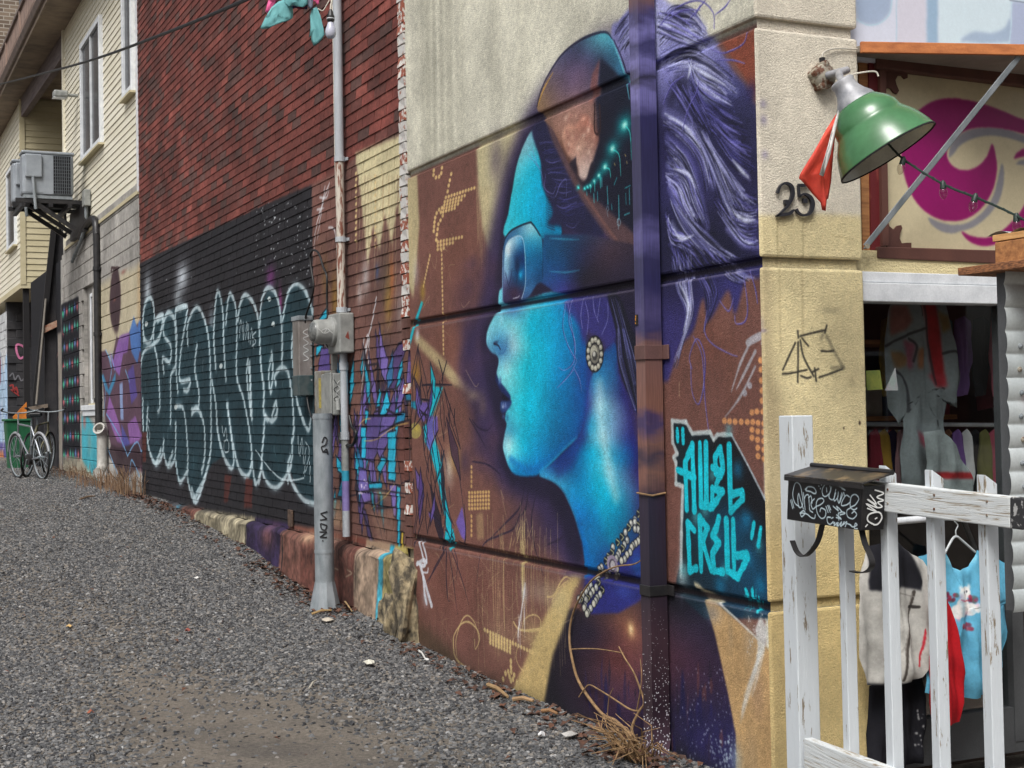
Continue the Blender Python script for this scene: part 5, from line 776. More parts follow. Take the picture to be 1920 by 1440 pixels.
for i in range(6):
    ico = N.new('GeometryNodeMeshIcoSphere'); ico.inputs['Radius'].default_value = .0165; ico.inputs['Subdivisions'].default_value = 2
    sp = N.new('GeometryNodeSetPosition'); nz = N.new('ShaderNodeTexNoise'); nz.noise_dimensions = '4D'; nz.inputs['W'].default_value = i * 7.3 + 1; nz.inputs['Scale'].default_value = 60; nz.inputs['Detail'].default_value = 1
    sb = N.new('ShaderNodeVectorMath'); sb.operation = 'SUBTRACT'; sb.inputs[1].default_value = (.5, .5, .5); sc_ = N.new('ShaderNodeVectorMath'); sc_.operation = 'SCALE'; sc_.inputs['Scale'].default_value = .028
    Lk(nz.outputs['Color'], sb.inputs[0]); Lk(sb.outputs[0], sc_.inputs[0]); Lk(ico.outputs['Mesh'], sp.inputs['Geometry']); Lk(sc_.outputs[0], sp.inputs['Offset'])
    sm = N.new('GeometryNodeSetMaterial'); sm.inputs['Material'].default_value = m_stone; Lk(sp.outputs[0], sm.inputs[0]); g2 = N.new('GeometryNodeGeometryToInstance'); Lk(sm.outputs[0], g2.inputs[0]); Lk(g2.outputs[0], jn.inputs[0])
ip = N.new('GeometryNodeInstanceOnPoints'); ip.inputs['Pick Instance'].default_value = True; Lk(dp.outputs['Points'], ip.inputs['Points']); Lk(jn.outputs[0], ip.inputs['Instance'])
rr = N.new('FunctionNodeRandomValue'); rr.data_type = 'FLOAT_VECTOR'; rr.inputs[0].default_value = (-.5, -.5, 0); rr.inputs[1].default_value = (.5, .5, 6.28); Lk(rr.outputs[0], ip.inputs['Rotation'])
rs = N.new('FunctionNodeRandomValue'); rs.data_type = 'FLOAT_VECTOR'; rs.inputs[0].default_value = (.22, .22, .15); rs.inputs[1].default_value = (1.25, 1.0, .75); rs.inputs['Seed'].default_value = 5; Lk(rs.outputs[0], ip.inputs['Scale'])
Lk(ip.outputs[0], gout.inputs[0]); md = go.modifiers.new('scatter', 'NODES'); md.node_group = ng

# ================================================================== STUCCO CORNER BUILDING
PX, PY = .551, 4.17
sb_ = thing('stucco_building', (0.3, 2, 0), 'cream stucco corner building whose side wall carries the blue portrait mural', 'building')
def stucco_mb(z0, z1, inset=0.0):
    q = MB(); i = inset; q.box((i, i, z0), (PX - i, PY - i, z1)); return q
for z0, z1 in ((-.5, .722), (.764, 2.206), (2.250, 3.248), (3.294, 6.6)):
    q = stucco_mb(z0, z1); o = q.build('panel', m_mural, sb_, bevel=.012, seg=2)
q = stucco_mb(-.4, 6.5, .022); q.fm = [0, 0, 1, 1, 0, 1]; q.build('joint_core', [m_mural, m_pier], sb_)
q = MB(); q.box((PX + .002, .35, -.3), (6.0, 8, -.02)); q.build('shop_floor', MAT('shop_floor_mat', (70, 58, 52), .7, 0, (96, 80, 70), 5), sb_)
m_room = MAT('shop_wall', (120, 96, 96), .9, 0, (90, 70, 74), 3)
q = MB(); q.box((PX, 3.6, -.3), (6, 3.75, 3.2)).box((3.4, .3, -.3), (3.5, 3.6, 3.2)).box((PX, .2, 2.75), (6, 3.6, 2.9)); q.build('room_shell', m_room, sb_)
q = MB(); q.box((PX + .003, .16, 3.12), (6, .6, 6.6)); q.build('upper_wall', m_pier, sb_)
# broken brick edge between the stucco and the shingles
z = .70; k = 0; bm_ = []
for s_ in range(6):
    q = MB(); V = [(x, y, zz) for zz in (-.034, .034) for y in (-.055, .06) for x in (-.012, .16)]
    V = [(x + (rnd.uniform(-.005, .005) if x < 0 else 0), y + rnd.uniform(-.008, .008), zz + rnd.uniform(-.005, .003)) for x, y, zz in V]
    q.add(V, [(0, 2, 3, 1), (4, 5, 7, 6), (0, 1, 5, 4), (2, 6, 7, 3), (0, 4, 6, 2), (1, 3, 7, 5)]); me = bpy.data.meshes.new('brick'); me.from_pydata(q.v, [], q.f); me.materials.append(m_shingle if s_ > 3 else m_brick if s_ % 2 else m_brickw); bm_.append(me)
while z < 5.4:
    inst('brick', bm_[rnd.choice((4, 5, 4, 5, 1, 3) if z < 2.3 else (0, 1, 2, 3, 3) if z < 2.7 or z > 4 else (0, 2, 0, 2, 1))], sb_, (0.004, 4.232 + rnd.uniform(-.01, .008), z)); z += .077
q = MB(); q.box((.03, 4.165, -.2), (.3, 4.31, 6.4)); q.build('mortar_edge', m_conc, sb_)
# ================================================================== DOWNPIPE
def pipe_canvas():
    T = NT('painted_pipe'); g = T.new('ShaderNodeNewGeometry'); sx = T.new('ShaderNodeSeparateXYZ'); T.link(g.outputs['Position'], sx.inputs[0])
    n = noise_tex(T, 7, 4, scaled_pos(T, (1, 1, 2.2))); ad = T.new('ShaderNodeMath', operation='MULTIPLY_ADD'); T.link(n.outputs['Fac'], ad.inputs[0]); ad.inputs[1].default_value = .16; T.link(sx.outputs['Z'], ad.inputs[2])
    mr = T.new('ShaderNodeMapRange'); T.link(ad.outputs[0], mr.inputs['Value']); mr.inputs['From Min'].default_value = 0.0; mr.inputs['From Max'].default_value = 4.2
    L_, P_, Nv, Bv, Bd = sr(104, 100, 152), sr(60, 56, 100), sr(40, 38, 78), sr(112, 78, 68), sr(46, 34, 44)
    st = [(.0, sr(84, 64, 76)), (.06, sr(40, 26, 34)), (.14, sr(58, 40, 48)), (.2, sr(34, 28, 40)), (.3, sr(40, 32, 50)), (.325, Bv), (.345, sr(56, 44, 60)), (.365, Bv), (.385, sr(50, 42, 84)), (.40, Bv), (.475, sr(104, 76, 72)), (.495, sr(50, 46, 84)), (.515, sr(70, 64, 104)), (.54, Nv), (.57, sr(44, 42, 78)), (.60, sr(84, 80, 128)), (.62, sr(40, 38, 72)), (.70, sr(40, 38, 72)), (.735, Nv), (.765, L_), (.78, sr(30, 28, 44)), (.80, L_), (.815, Nv), (.835, L_), (.85, sr(50, 46, 90)), (.88, sr(96, 66, 62)), (.905, sr(44, 36, 52)), (.925, L_), (.945, P_), (1, L_)]
    r = ramp(T, mr.outputs[0], st); n2 = noise_tex(T, 3, 5, scaled_pos(T, (60, 60, 2)), .6); r2 = ramp(T, n2.outputs['Fac'], [(.3, (.7,) * 3), (.7, (1.25,) * 3)]); colr = mixc(T, 1, r.outputs[0], r2.outputs[0], 'MULTIPLY')
    v = T.new('ShaderNodeTexVoronoi'); v.inputs['Scale'].default_value = 75; T.link(g.outputs['Position'], v.inputs['Vector']); lt = T.new('ShaderNodeMath', operation='LESS_THAN'); T.link(v.outputs['Distance'], lt.inputs[0])
    zr = T.new('ShaderNodeMapRange'); T.link(sx.outputs['Z'], zr.inputs['Value']); zr.inputs['From Min'].default_value = .85; zr.inputs['From Max'].default_value = -.1; zr.inputs['To Min'].default_value = 0; zr.inputs['To Max'].default_value = .34; T.link(zr.outputs[0], lt.inputs[1])
    T.link(mixc(T, lt.outputs[0], colr, sr(190, 190, 196)), T.b.inputs['Base Color']); T.b.inputs['Roughness'].default_value = .45; return T.m
m_pipe = pipe_canvas()
pA = .80; pB = .885; pX0 = -.112; pX1 = -.018
dpt = thing('downpipe', (-.06, .84, -.1), 'square metal downpipe painted over with purple hair strokes beside the mural lettering', 'downpipe')
def ridged(z0, z1, ez=0):
    P = []; n = 6
    for i in range(n + 1):
        y = pB - (pB - pA) * i / n; P.append((pX0, y))
        if i < n: P.append((pX0 + .006, y - (pB - pA) * .5 / n))
    P += [(pX1, pA), (pX1, pB)]; q = MB(); q.prism([(x, y, z0) for x, y in P], (0, 0, z1 - z0)); return q
ridged(.02, 6.4).build('pipe', m_pipe, dpt)
q = MB(); sec = [(pX0, pB), (pX0, pA), (pX1, pA), (pX1, pB)]; path = [(0, 0, .02), (-.03, -.02, -.06), (-.08, -.06, -.14), (-.14, -.10, -.19)]
V = [(x + dx, y + dy, dz) for dx, dy, dz in path for x, y in sec]; q.add(V, [(i * 4 + k, i * 4 + (k + 1) % 4, i * 4 + 4 + (k + 1) % 4, i * 4 + 4 + k) for i in range(3) for k in range(4)]); q.build('elbow', m_pipe, dpt, solid=.004)
for z_, h_, mt in ((1.875, .07, MAT('strap_brown', (104, 76, 72), .5)), (.735, .05, m_black), (3.95, .05, m_pipe)):
    q = MB(); q.box((pX0 - .006, pA - .006, z_ - h_ / 2), (pX1 + .002, pB + .006, z_ + h_ / 2)).box((pX1 + .002, pA - .05, z_ - h_ / 2), (pX1 + .012, pB + .05, z_ + h_ / 2)); q.build('strap', mt, dpt, bevel=.003)
q = MB(); q.box((pX0 - .003, pB - .028, 2.01), (pX0 - .0005, pB - .002, 2.06)); q.build('sticker', MAT('sticker', (30, 26, 20), .4, 0, (206, 140, 40), 60, (1, 1, 1), .55, .6), dpt)
q = MB(); q.tube([(pX0 - .008, pB + .004, 1.20), (pX0 - .006, pA, 1.195), (pX0 + .02, pA - .008, 1.19), (pX1, pA - .006, 1.2)], .005, 6); q.build('cord', m_twig, dpt)

# ================================================================== SHINGLED HOUSE
sh = thing('shingled_house', (1, 9, .5), 'house clad in red and brown shingles above a black graffiti band', 'house')
q = MB(); q.box((.02, SH_Y0, -.3), (.9, SH_Y1, SH_Z1)); q.build('wall', MAT('shingle_gap', (40, 27, 26), .95), sh)
def tabgeo(a, b, z, t, o=(0, 0, 0)):
    bt, tp = -.005 * t, .003; g_ = .0055; z1 = z + SH_P + .012
    V = [(bt, a + g_, z), (bt, b - g_, z), (tp, b - g_, z1), (tp, a + g_, z1), (.02, a + g_, z), (.02, b - g_, z)]
    return [(x - o[0], y - o[1], zz - o[2]) for x, y, zz in V], [(0, 1, 2, 3), (0, 4, 5, 1), (0, 3, 4), (1, 5, 2)]
def shown(a, z):
    p = np.array([0, a, z]) - CAM; d = p @ FW; u = PCX + FPX * (p @ RT) / d; v = PCY - FPX * (p @ UP) / d; return -20 < u < 1940 and -30 < v < 1460
near = sorted([t for t in TABS if shown(t[0], t[2])], key=lambda t: t[0])[:300]; ns = set(near); tmesh = {}
for (a, b, z, t) in near:
    ky = (round(b - a, 3), round(t * 4))
    if ky not in tmesh:
        V, Fc = tabgeo(0, b - a, 0, round(t * 4) / 4); me = bpy.data.meshes.new('shingle'); me.from_pydata(V, [], Fc); me.materials.append(m_shingle); tmesh[ky] = me
    inst('shingle', tmesh[ky], sh, (rnd.uniform(-.001, .001), a, z))
q = MB()
for t in TABS:
    if t not in ns: V, Fc = tabgeo(*t); q.add(V, Fc)
tag(q.build('shingle_courses', m_shingle, sh, fixn=False), None, kind='stuff')
# plinth: a rounded concrete foot with a worn outline
def plinth(u, v):     # worn concrete foot
    y = 4.33 + (13.6 - 4.33) * u; t = v * math.pi / 2 * 1.0
    top = .60 + .006 * math.sin(y * 7) + .004 * math.sin(y * 17.3); b = .012 * math.sin(y * 3.1) + .004 * math.sin(y * 11) + .003 * math.sin(y * 41)
    if v < .5: w = v * 2; return (-.015 - (.075 + b * .5) * math.sin(w * math.pi / 2), y, top - .055 * (1 - math.cos(w * math.pi / 2)))
    w = (v - .5) * 2; return (-.09 - b * .5 - .03 * w - .008 * math.sin(y * 5 + w * 6), y, top - .055 - w * .9)
q = MB(); q.grid(plinth, 220, 14); q.build('plinth', m_shingle, sh, smooth=True)
def rubble(name, ctr, size, mat, parent, seed, n=3):
    b = bmesh.new(); bmesh.ops.create_icosphere(b, subdivisions=n, radius=1.0); g = random.Random(seed); ph = [[g.uniform(0, 6) for _ in range(3)] for _ in range(5)]
    q = MB()
    for v in b.verts:
        k = 1 + .13 * sum(math.sin(v.co.x * (2 + i * 1.7) + p[0]) * math.sin(v.co.y * (2.2 + i * 1.3) + p[1]) * math.cos(v.co.z * (1.8 + i * 1.5) + p[2]) for i, p in enumerate(ph))
        cc = [max(-.78, min(.78, c_)) for c_ in v.co]; q.v.append((ctr[0] + cc[0] * k * size[0], ctr[1] + cc[1] * k * size[1], ctr[2] + cc[2] * k * size[2]))
    q.f = [tuple(v.index for v in f.verts) for f in b.faces]; q.fm = [0] * len(q.f); b.free(); return q.build(name, mat, parent)
m_rub = MAT('broken_concrete', (146, 132, 104), .95, 0, (66, 60, 50), 14, (1, 1, .7), .4, .6, 1.0, 40, grain=.3)
rubble('broken_footing', (.0, 4.25, .26), (.15, .2, .42), m_rub, sh, 3, 4); rubble('broken_footing', (-.03, 4.42, .10), (.15, .2, .3), m_rub, sh, 5, 4)
# metal flap near the foot of the black wall
q = MB(); a, b = onx(545, 955), onx(553, 988); q.box((-.03, b[1], b[2]), (-.012, a[1], a[2])); q.build('rusty_flap', MAT('flap_rust', (70, 56, 48), .7, .3, (110, 90, 76), 30), sh, bevel=.004)

# ================================================================== CONDUIT, METER, BOXES, POST ON THE SHINGLED WALL
cdt = thing('service_conduit', (-.06, 5.45, .65), 'tall grey service conduit running up the shingled wall to the meter', 'conduit')
q = MB(); q.tube([(-.06, 5.455, 3.58), (-.06, 5.455, 6.8)], .036, 14); q.build('pipe', m_conduit, cdt, smooth=True)
q = MB(); q.tube([(-.06, 5.455, 2.40), (-.06, 5.455, 3.58)], .034, 14); q.build('pipe', m_rustc, cdt, smooth=True)
for z_ in (3.60, 2.97, 2.42): q = MB(); q.tube([(-.06, 5.455, z_ - .02), (-.06, 5.455, z_ + .02)], .043, 14).box((-.02, 5.40, z_ - .012), (-.008, 5.51, z_ + .012)); q.build('coupling', m_conduit, cdt)
for z0, z1, mt in ((1.42, 2.10, m_conduit), (1.17, 1.42, m_greybox), (1.09, 1.17, m_tq), (.86, 1.09, m_lav), (.66, .86, m_conduit)): q = MB(); q.tube([(-.055, 5.44, z0), (-.055, 5.44, z1)], .03, 14); q.build('pipe', mt, cdt, smooth=True)
for z_ in (1.98, 1.44): q = MB(); q.tube([(-.055, 5.44, z_ - .03), (-.055, 5.44, z_ + .03)], .036, 14); q.build('coupling', m_conduit, cdt)
q = MB(); q.tube([(-.09, 5.52, 6.6), (-.075, 5.52, 4.8), (-.07, 5.53, 4.3), (-.075, 5.515, 3.6), (-.07, 5.51, 3.2)], .006, 6); q.build('wire', m_wire, cdt)
mtr = thing('electric_meter', (-.08, 5.45, 2.1), 'grey electricity meter with round glass on the brown shingles below the conduit', 'meter')
q = MB(); q.box((-.13, 5.31, 2.08), (-.01, 5.60, 2.39)); q.build('socket_box', m_greybox, mtr, bevel=.012)
q = MB(); ctr = (-.13, 5.47, 2.25); q.lathe(ctr, (-1, 0, 0), [(0, .115), (.02, .118), (.03, .112), (.035, .098), (.14, .094), (.155, .088), (.16, .075)], 32); q.build('collar', m_greybox, mtr, smooth='auto')
q = MB(); q.lathe(ctr, (-1, 0, 0), [(.158, .08), (.175, .072), (.185, .05), (.188, 0)], 28); q.build('glass', MAT('meter_glass', (120, 122, 120), .15, 0, (70, 72, 72), 30, bump=0), mtr, smooth=True)
for k in range(7):
    a = k * .42 - 1.2; q = MB(); y_ = ctr[1] - .099 * math.cos(a * .55 + 0); q.tube([(-.20 - .012 * (k % 2), 5.374 + k * .0005, 2.235 + .0), (-.20 - .012 * ((k + 1) % 2) - k * .006, 5.3735, 2.26)], .002, 4)
q = MB(); q.lathe((-.07, 5.60, 2.2), (0, 1, 0), [(0, .09), (.05, .085), (.06, 0)], 20); q.build('hub', m_greybox, mtr)
q = MB(); q.box((-.1, 5.58, 1.96), (-.06, 5.62, 2.08)).tube([(-.08, 5.6, 2.0), (-.08, 5.6, 1.92)], .018, 8); q.build('seal', m_greybox, mtr)
q = MB(); q.add([(-.085, 5.309, 2.20), (-.05, 5.309, 2.18), (-.06, 5.309, 2.25)], [(0, 1, 2)]); q.build('sticker', MAT('sticker_red', (130, 60, 48), .6), mtr, solid=.001)
pts_ = [[(-.125, 2.27), (-.16, 2.25), (-.15, 2.23), (-.17, 2.22)]]
bxx = thing('disconnect_box', (-.08, 5.75, 1.55), 'grey disconnect switch box with scribbles below the round meter', 'electric box')
q = MB(); q.box((-.13, 5.50, 1.60), (-.01, 5.80, 1.93)); q.build('case', m_greybox, bxx, bevel=.012)
q = MB(); q.box((-.145, 5.50, 1.605), (-.132, 5.66, 1.935)); q.build('door', m_greybox, bxx, bevel=.006)
q = MB(); q.box((-.12, 5.80, 1.61), (-.01, 6.0, 1.96)); q.build('side_case', MAT('old_enamel', (138, 140, 136), .6, 0, (110, 100, 84), 18), bxx, bevel=.01)
q = MB(); q.box((-.1215, 5.80, 1.66), (-.117, 5.88, 1.9)); q.build('warning_label', MAT('yellow_label', (186, 168, 76), .6, 0, (120, 110, 70), 40), bxx)
q = MB(); q.tube([(-.1, 5.495, 1.72), (-.1, 5.47, 1.72), (-.1, 5.46, 1.64)], .016, 10); q.build('handle', m_greybox, bxx)
slv = thing('cable_cabinet', (-.06, 6.6, 1.75), 'narrow silver cable cabinet with dark stained foot left of the meter', 'electric box')
q = MB(); q.box((-.13, 6.38, 1.80), (-.01, 6.56, 2.42)); q.build('case', [MAT('dull_silver', (150, 146, 142), .4, .35, (112, 104, 98), 10, (1, 1, .4))], slv, bevel=.008)
q = MB(); q.box((-.138, 6.37, 2.40), (-.005, 6.57, 2.44)); q.build('lid', m_galv, slv, bevel=.006); q = MB(); q.box((-.136, 6.375, 1.77), (-.006, 6.565, 1.94)); q.build('foot', MAT('teal_stain', (84, 92, 92), .5, .2, (40, 66, 70), 12), slv, bevel=.006)
for z_ in (1.9, 2.0, 2.1, 2.2, 2.3): q = MB(); q.tube([(-.025, 6.381, z_), (-.025, 6.371, z_)], .008, 8); q.build('rivet', m_galv, slv)
def ribbon(cvpts, nrm, w, name, mat, parent, off=.0015):   # thin paint line lying on a face
    q = MB(); nrm = np.array(nrm, float); P = crom(cvpts, 5)
    L_ = []; R_ = []
    for i in range(len(P)):
        t = P[min(i + 1, len(P) - 1)] - P[max(i - 1, 0)]; s_ = np.cross(t, nrm); s_ = s_ / (np.linalg.norm(s_) + 1e-9) * w / 2; L_.append(P[i] + nrm * off + s_); R_.append(P[i] + nrm * off - s_)
    q.add(L_ + R_, [(i, i + 1, len(P) + i + 1, len(P) + i) for i in range(len(P) - 1)]); return q.build(name, mat, parent, fixn=False)
m_mk = MAT('white_marker', (206, 208, 206), .6, bump=0); m_mkb = MAT('black_marker', (24, 24, 28), .6, bump=0)
zz = [2.33, 2.30, 2.27, 2.25, 2.21, 2.18, 2.15, 2.12, 2.08, 2.06]; ribbon([(-.07 + .022 * (-1) ** i, 6.378, z_) for i, z_ in enumerate(zz)], (0, -1, 0), .006, 'scribble', m_mk, slv, .002)
ribbon([(-.06 - .03 * (i % 2) - .004 * i, 5.50, 1.88 - .035 * i) for i in range(7)], (0, -1, 0), .006, 'scribble', m_mk, bxx, .004); ribbon([(-.12 + .05 * ((i * 7) % 3) / 3, 5.50, 1.88 - .025 * i) for i in range(8)], (0, -1, 0), .005, 'scribble', m_mkb, bxx, .004)
ribbon([(-.165 - .03 * (i % 2) - .012 * i, 5.3725 + .0006 * i, 2.25 + .018 * ((i * 5) % 3 - 1)) for i in range(8)], (0, -1, .0), .005, 'scribble', m_mk, mtr, .004)
cl = [onx(x, y, -.07) for x, y in ((572, 606), (574, 590), (584, 560), (588, 535), (583, 500), (582, 478), (588, 469), (598, 476), (606, 500), (613, 520), (613, 560), (615, 605))]
q = MB(); q.tube(crom(cl, 5), .009, 8); tag(q.build('cable_loop', m_blackcab, smooth=True), 'black cable looping above the silver cabinet and the meter', 'cable')
cl = [onx(x, y, -.06) for x, y in ((575, 742), (580, 770), (588, 790), (594, 800))]; q = MB(); q.tube(crom(cl, 5), .008, 8); tag(q.build('drop_cable', m_blackcab, smooth=True), 'short black cable leaving the foot of the silver cabinet', 'cable')
cl = [onx(x, y, -.05) for x, y in ((655, 780), (660, 800), (668, 812), (660, 835), (640, 830), (636, 812))]; q = MB(); q.tube(crom(cl, 5), .012, 8); tag(q.build('hanging_cable', m_blackcab, smooth=True), 'black cable end curling beside the lower conduit', 'cable')
pb = np.array([-.27, 5.52, .13]); pole = thing('guard_post', (pb[0], pb[1], .05), 'round galvanised guard post with flared foot and black letters against the wall', 'post')
pt = onp(607, 775, pb, FW); pc = onx(607, 950, -.25)[:2]; r_ = .074
q = MB(); q.tube([(pc[0], pc[1], .3), (pc[0], pc[1], pt[2])], r_, 24); q.build('shaft', m_galv, pole, smooth=True)
q = MB(); q.lathe((pc[0], pc[1], .10), (0, 0, 1), [(0, .125), (.1, .105), (.25, .072), (.27, r_ + .002)], 10); q.build('flared_foot', m_galv, pole)
for z_ in (.56, pt[2] - .03): q = MB(); q.tube([(pc[0], pc[1], z_ - .012), (pc[0], pc[1], z_ + .012)], r_ + .003, 24); q.build('band', m_galv, pole)
vd = CAM[:2] - pc; vd = vd / np.linalg.norm(vd); td = np.array([-vd[1], vd[0]])
def onpole(x, y): p = onp(x, y, (pc[0], pc[1], 0), (-vd[0], -vd[1], 0)); s_ = np.clip((p[:2] - pc) @ td, -.066, .066); k = math.sqrt(r_ * r_ - s_ * s_); w = pc + td * s_ + vd * (k + .002); return (w[0], w[1], p[2])
for P in (((601, 962), (614, 958)), ((601, 962), (613, 972)), ((600, 974), (613, 972)), ((601, 980), (613, 984)), ((613, 984), (610, 992), (603, 990), (601, 980)), ((599, 996), (613, 996)), ((613, 996), (600, 1006)), ((600, 1006), (613, 1006)), ((604, 1012), (606, 1012)),
          ((604, 830), (608, 820), (613, 824), (610, 834), (603, 838), (606, 848)), ((606, 848), (612, 842), (615, 852)), ((604, 846), (616, 848))):
    ribbon([onpole(*p) for p in (crom(P, 4) if len(P) > 2 else [np.array(P[0]) * (1 - t) + np.array(P[1]) * t for t in np.linspace(0, 1, 6)])], (vd[0], vd[1], 0), .011, 'lettering', m_mkb, pole, .002)
# ================================================================== BLOCK HOUSE WITH CREAM SIDING
BH0, BH1, BZ = 13.95, 21.25, 4.62
bh = thing('block_house', (1.5, 17.5, .4), 'grey concrete block house with cream siding and tall windows above', 'house')
q = MB(); q.box((.06, BH0, -.2), (3, BH1, 8.6)); q.build('wall', m_block, bh)
wy0, wy1, wz0, wz1 = 17.45, 18.75, 1.84, 3.66
me = bpy.data.meshes.new('block'); _b = bmesh.new(); bmesh.ops.create_cube(_b, size=1); bmesh.ops.scale(_b, vec=(.08, .392, .192), verts=_b.verts); bmesh.ops.bevel(_b, geom=_b.edges[:], offset=.006, segments=1, affect='EDGES'); _b.to_mesh(me); _b.free(); me.materials.append(m_block)
meh = bpy.data.meshes.new('block'); _b = bmesh.new(); bmesh.ops.create_cube(_b, size=1); bmesh.ops.scale(_b, vec=(.08, .192, .192), verts=_b.verts); _b.to_mesh(meh); _b.free(); meh.materials.append(m_block)
cand = []; r = 0; z = .35
while z < BZ - .05:
    y = BH0 + (.2 if r % 2 else 0) + .02
    if r % 2: cand.append((BH0 + .115, z + .1, 1))
    while y + .3 < BH1:
        if not (y + .38 > wy0 and y < wy1 and z + .18 > wz0 and z < wz1): cand.append((y + .2, z + .1, 0))
        y += .4
    z += .2; r += 1
cand.sort(key=lambda t: t[0])
for k, (y, z, h_) in enumerate(cand[:300]): inst('block', meh if h_ else me, bh, (.032 + rnd.uniform(-.002, .002), y, z))
q = MB()
for (y, z, h_) in cand[300:]: q.box((-.006, y - .196, z - .096), (.07, y + .196, z + .096))
if cand[300:]: tag(q.build('block_courses', m_block, bh), None, kind='stuff')
def lap(parent, y0, y1, z0, z1, p, X, mat, n0=0):
    k = 0; z = z0
    while z < z1 - .02:
        jx, jz = rnd.uniform(-.003, .003), rnd.uniform(-.006, .006); q = MB(); q.add([(X - .013 + jx, y0, z + jz), (X - .013 - jx, y1, z - jz * .6), (X, y1, z + p + .01), (X, y0, z + p + .01), (X + .02, y0, z), (X + .02, y1, z)], [(0, 1, 2, 3), (0, 4, 5, 1), (0, 3, 4), (1, 5, 2)]); q.build('siding_board', mat, parent, fixn=False); z += p; k += 1
lap(bh, BH0, 20.7, BZ + .02, 8.45, .104, .012, m_vinyl)
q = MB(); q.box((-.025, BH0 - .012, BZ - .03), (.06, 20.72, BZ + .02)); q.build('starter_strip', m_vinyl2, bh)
q = MB(); q.box((-.03, 20.68, BZ), (.06, 20.80, 8.5)); q.build('corner_trim', m_vinyl, bh); q = MB(); q.box((-.022, BH0 - .02, BZ), (.06, BH0 + .025, 8.5)); q.build('corner_trim', m_white, bh)
def window(parent, y0, y1, z0, z1, X, mull=True, dep=.05, fw=.09):
    f = MB(); f.box((X - dep, y0 - fw, z0 - fw), (X + .03, y0, z1 + fw)).box((X - dep, y1, z0 - fw), (X + .03, y1 + fw, z1 + fw)).box((X - dep, y0, z1), (X + .03, y1, z1 + fw)).box((X - dep, y0, z0 - fw), (X + .03, y1, z0))
    fo = f.build('window', m_white, parent, bevel=.006)
    ms = [(y0 + (y1 - y0) * .5 - .03, y0 + (y1 - y0) * .5 + .03)] if mull else []
    for a, b in ms: q = MB(); q.box((X - dep + .012, a, z0), (X + .02, b, z1)); q.build('mullion', m_white, fo)
    ed = [y0] + [v for ab in ms for v in ab] + [y1]
    for i in range(0, len(ed), 2): q = MB(); q.box((X - .012, ed[i], z0), (X + .01, ed[i + 1], z1)); q.build('pane', m_glassd, fo)
    q = MB(); q.box((X - dep - .03, y0 - fw - .02, z0 - fw - .03), (X + .03, y1 + fw + .02, z0 - fw - .002)); q.build('sill', m_vinyl2, fo)
window(bh, 16.75, 18.5, 5.86, 7.62, -.005); window(bh, 14.2, 14.75, 6.1, 8.1, -.005, False)
# narrow ground-floor window in its recess
q = MB(); q.box((.0, wy0, wz0), (.055, wy0 + .42, wz1)).box((.0, wy1 - .05, wz0), (.055, wy1, wz1)); q.build('reveal', m_block, bh)
window(bh, wy0 + .06, wy0 + .75, wz0 + .08, wz1 - .1, .05, False, .03, .06); q = MB(); q.box((-.05, wy0 - .1, wz0 - .09), (.05, wy1 + .1, wz0 - .005)).box((-.03, wy0 - .05, wz0 - .18), (.02, wy1 + .05, wz0 - .092)); q.build('sill', m_white, bh, bevel=.008)
# soffit, gutter, roof deck rail
Zs = 8.5
k = 0; y = BH0 - 1
while y < 34: q = MB(); q.box((-.48, y, Zs), (1.0, y + .292, Zs + .02)); q.build('soffit_plank', m_soffit, bh); y += .3
q = MB(); q.box((-.52, BH0 - 1, Zs - .03), (-.481, 34, Zs + .2)); q.build('fascia', m_soffit, bh); q = MB(); q.prism([(-.52, BH0 - 1, Zs + .06), (-.57, BH0 - 1, Zs + .06), (-.61, BH0 - 1, Zs + .16), (-.52, BH0 - 1, Zs + .16)], (0, 21, 0)); q.build('gutter', m_gutter, bh)
q = MB(); q.box((-.52, BH0 - 1, Zs + .2), (3, 34, Zs + .26)); q.build('roof_deck', m_gutter, bh)
q = MB(); q.obox((-.1, 26.4, 8.08), (.12, 0, 0), (.1, -5.6, 0), (0, 0, .41)); q.build('beam', m_beam, bh)
m_deck = MAT('deck_rail', (150, 128, 116), .8, 0, (110, 92, 84), 9, (1, 1, .3))
rl = thing('roof_railing', (-.5, 22, Zs + .3), 'weathered timber railing round the roof deck above the gutter', 'railing')
q = MB(); q.box((-.56, 13, Zs + .80), (-.44, 34, Zs + .86)); q.build('top_rail', m_gutter, rl); q = MB(); q.box((-.52, 13, Zs + .36), (-.48, 34, Zs + .43)); q.build('bottom_rail', m_deck, rl)
y = 13.0; bal = bpy.data.meshes.new('baluster'); q = MB(); q.box((-.02, -.05, 0), (.02, .05, .42)); bal.from_pydata(q.v, [], q.f); bal.materials.append(m_deck)
while y < 34:
    inst('baluster', bal, rl, (-.5, y, Zs + .40)); y += .14
for y in (13, 15.4, 17.8, 20.2, 22.6, 25, 27.4, 29.8, 32.2): q = MB(); q.box((-.55, y - .05, Zs + .26), (-.45, y + .05, Zs + .8)); q.build('post', m_deck, rl)
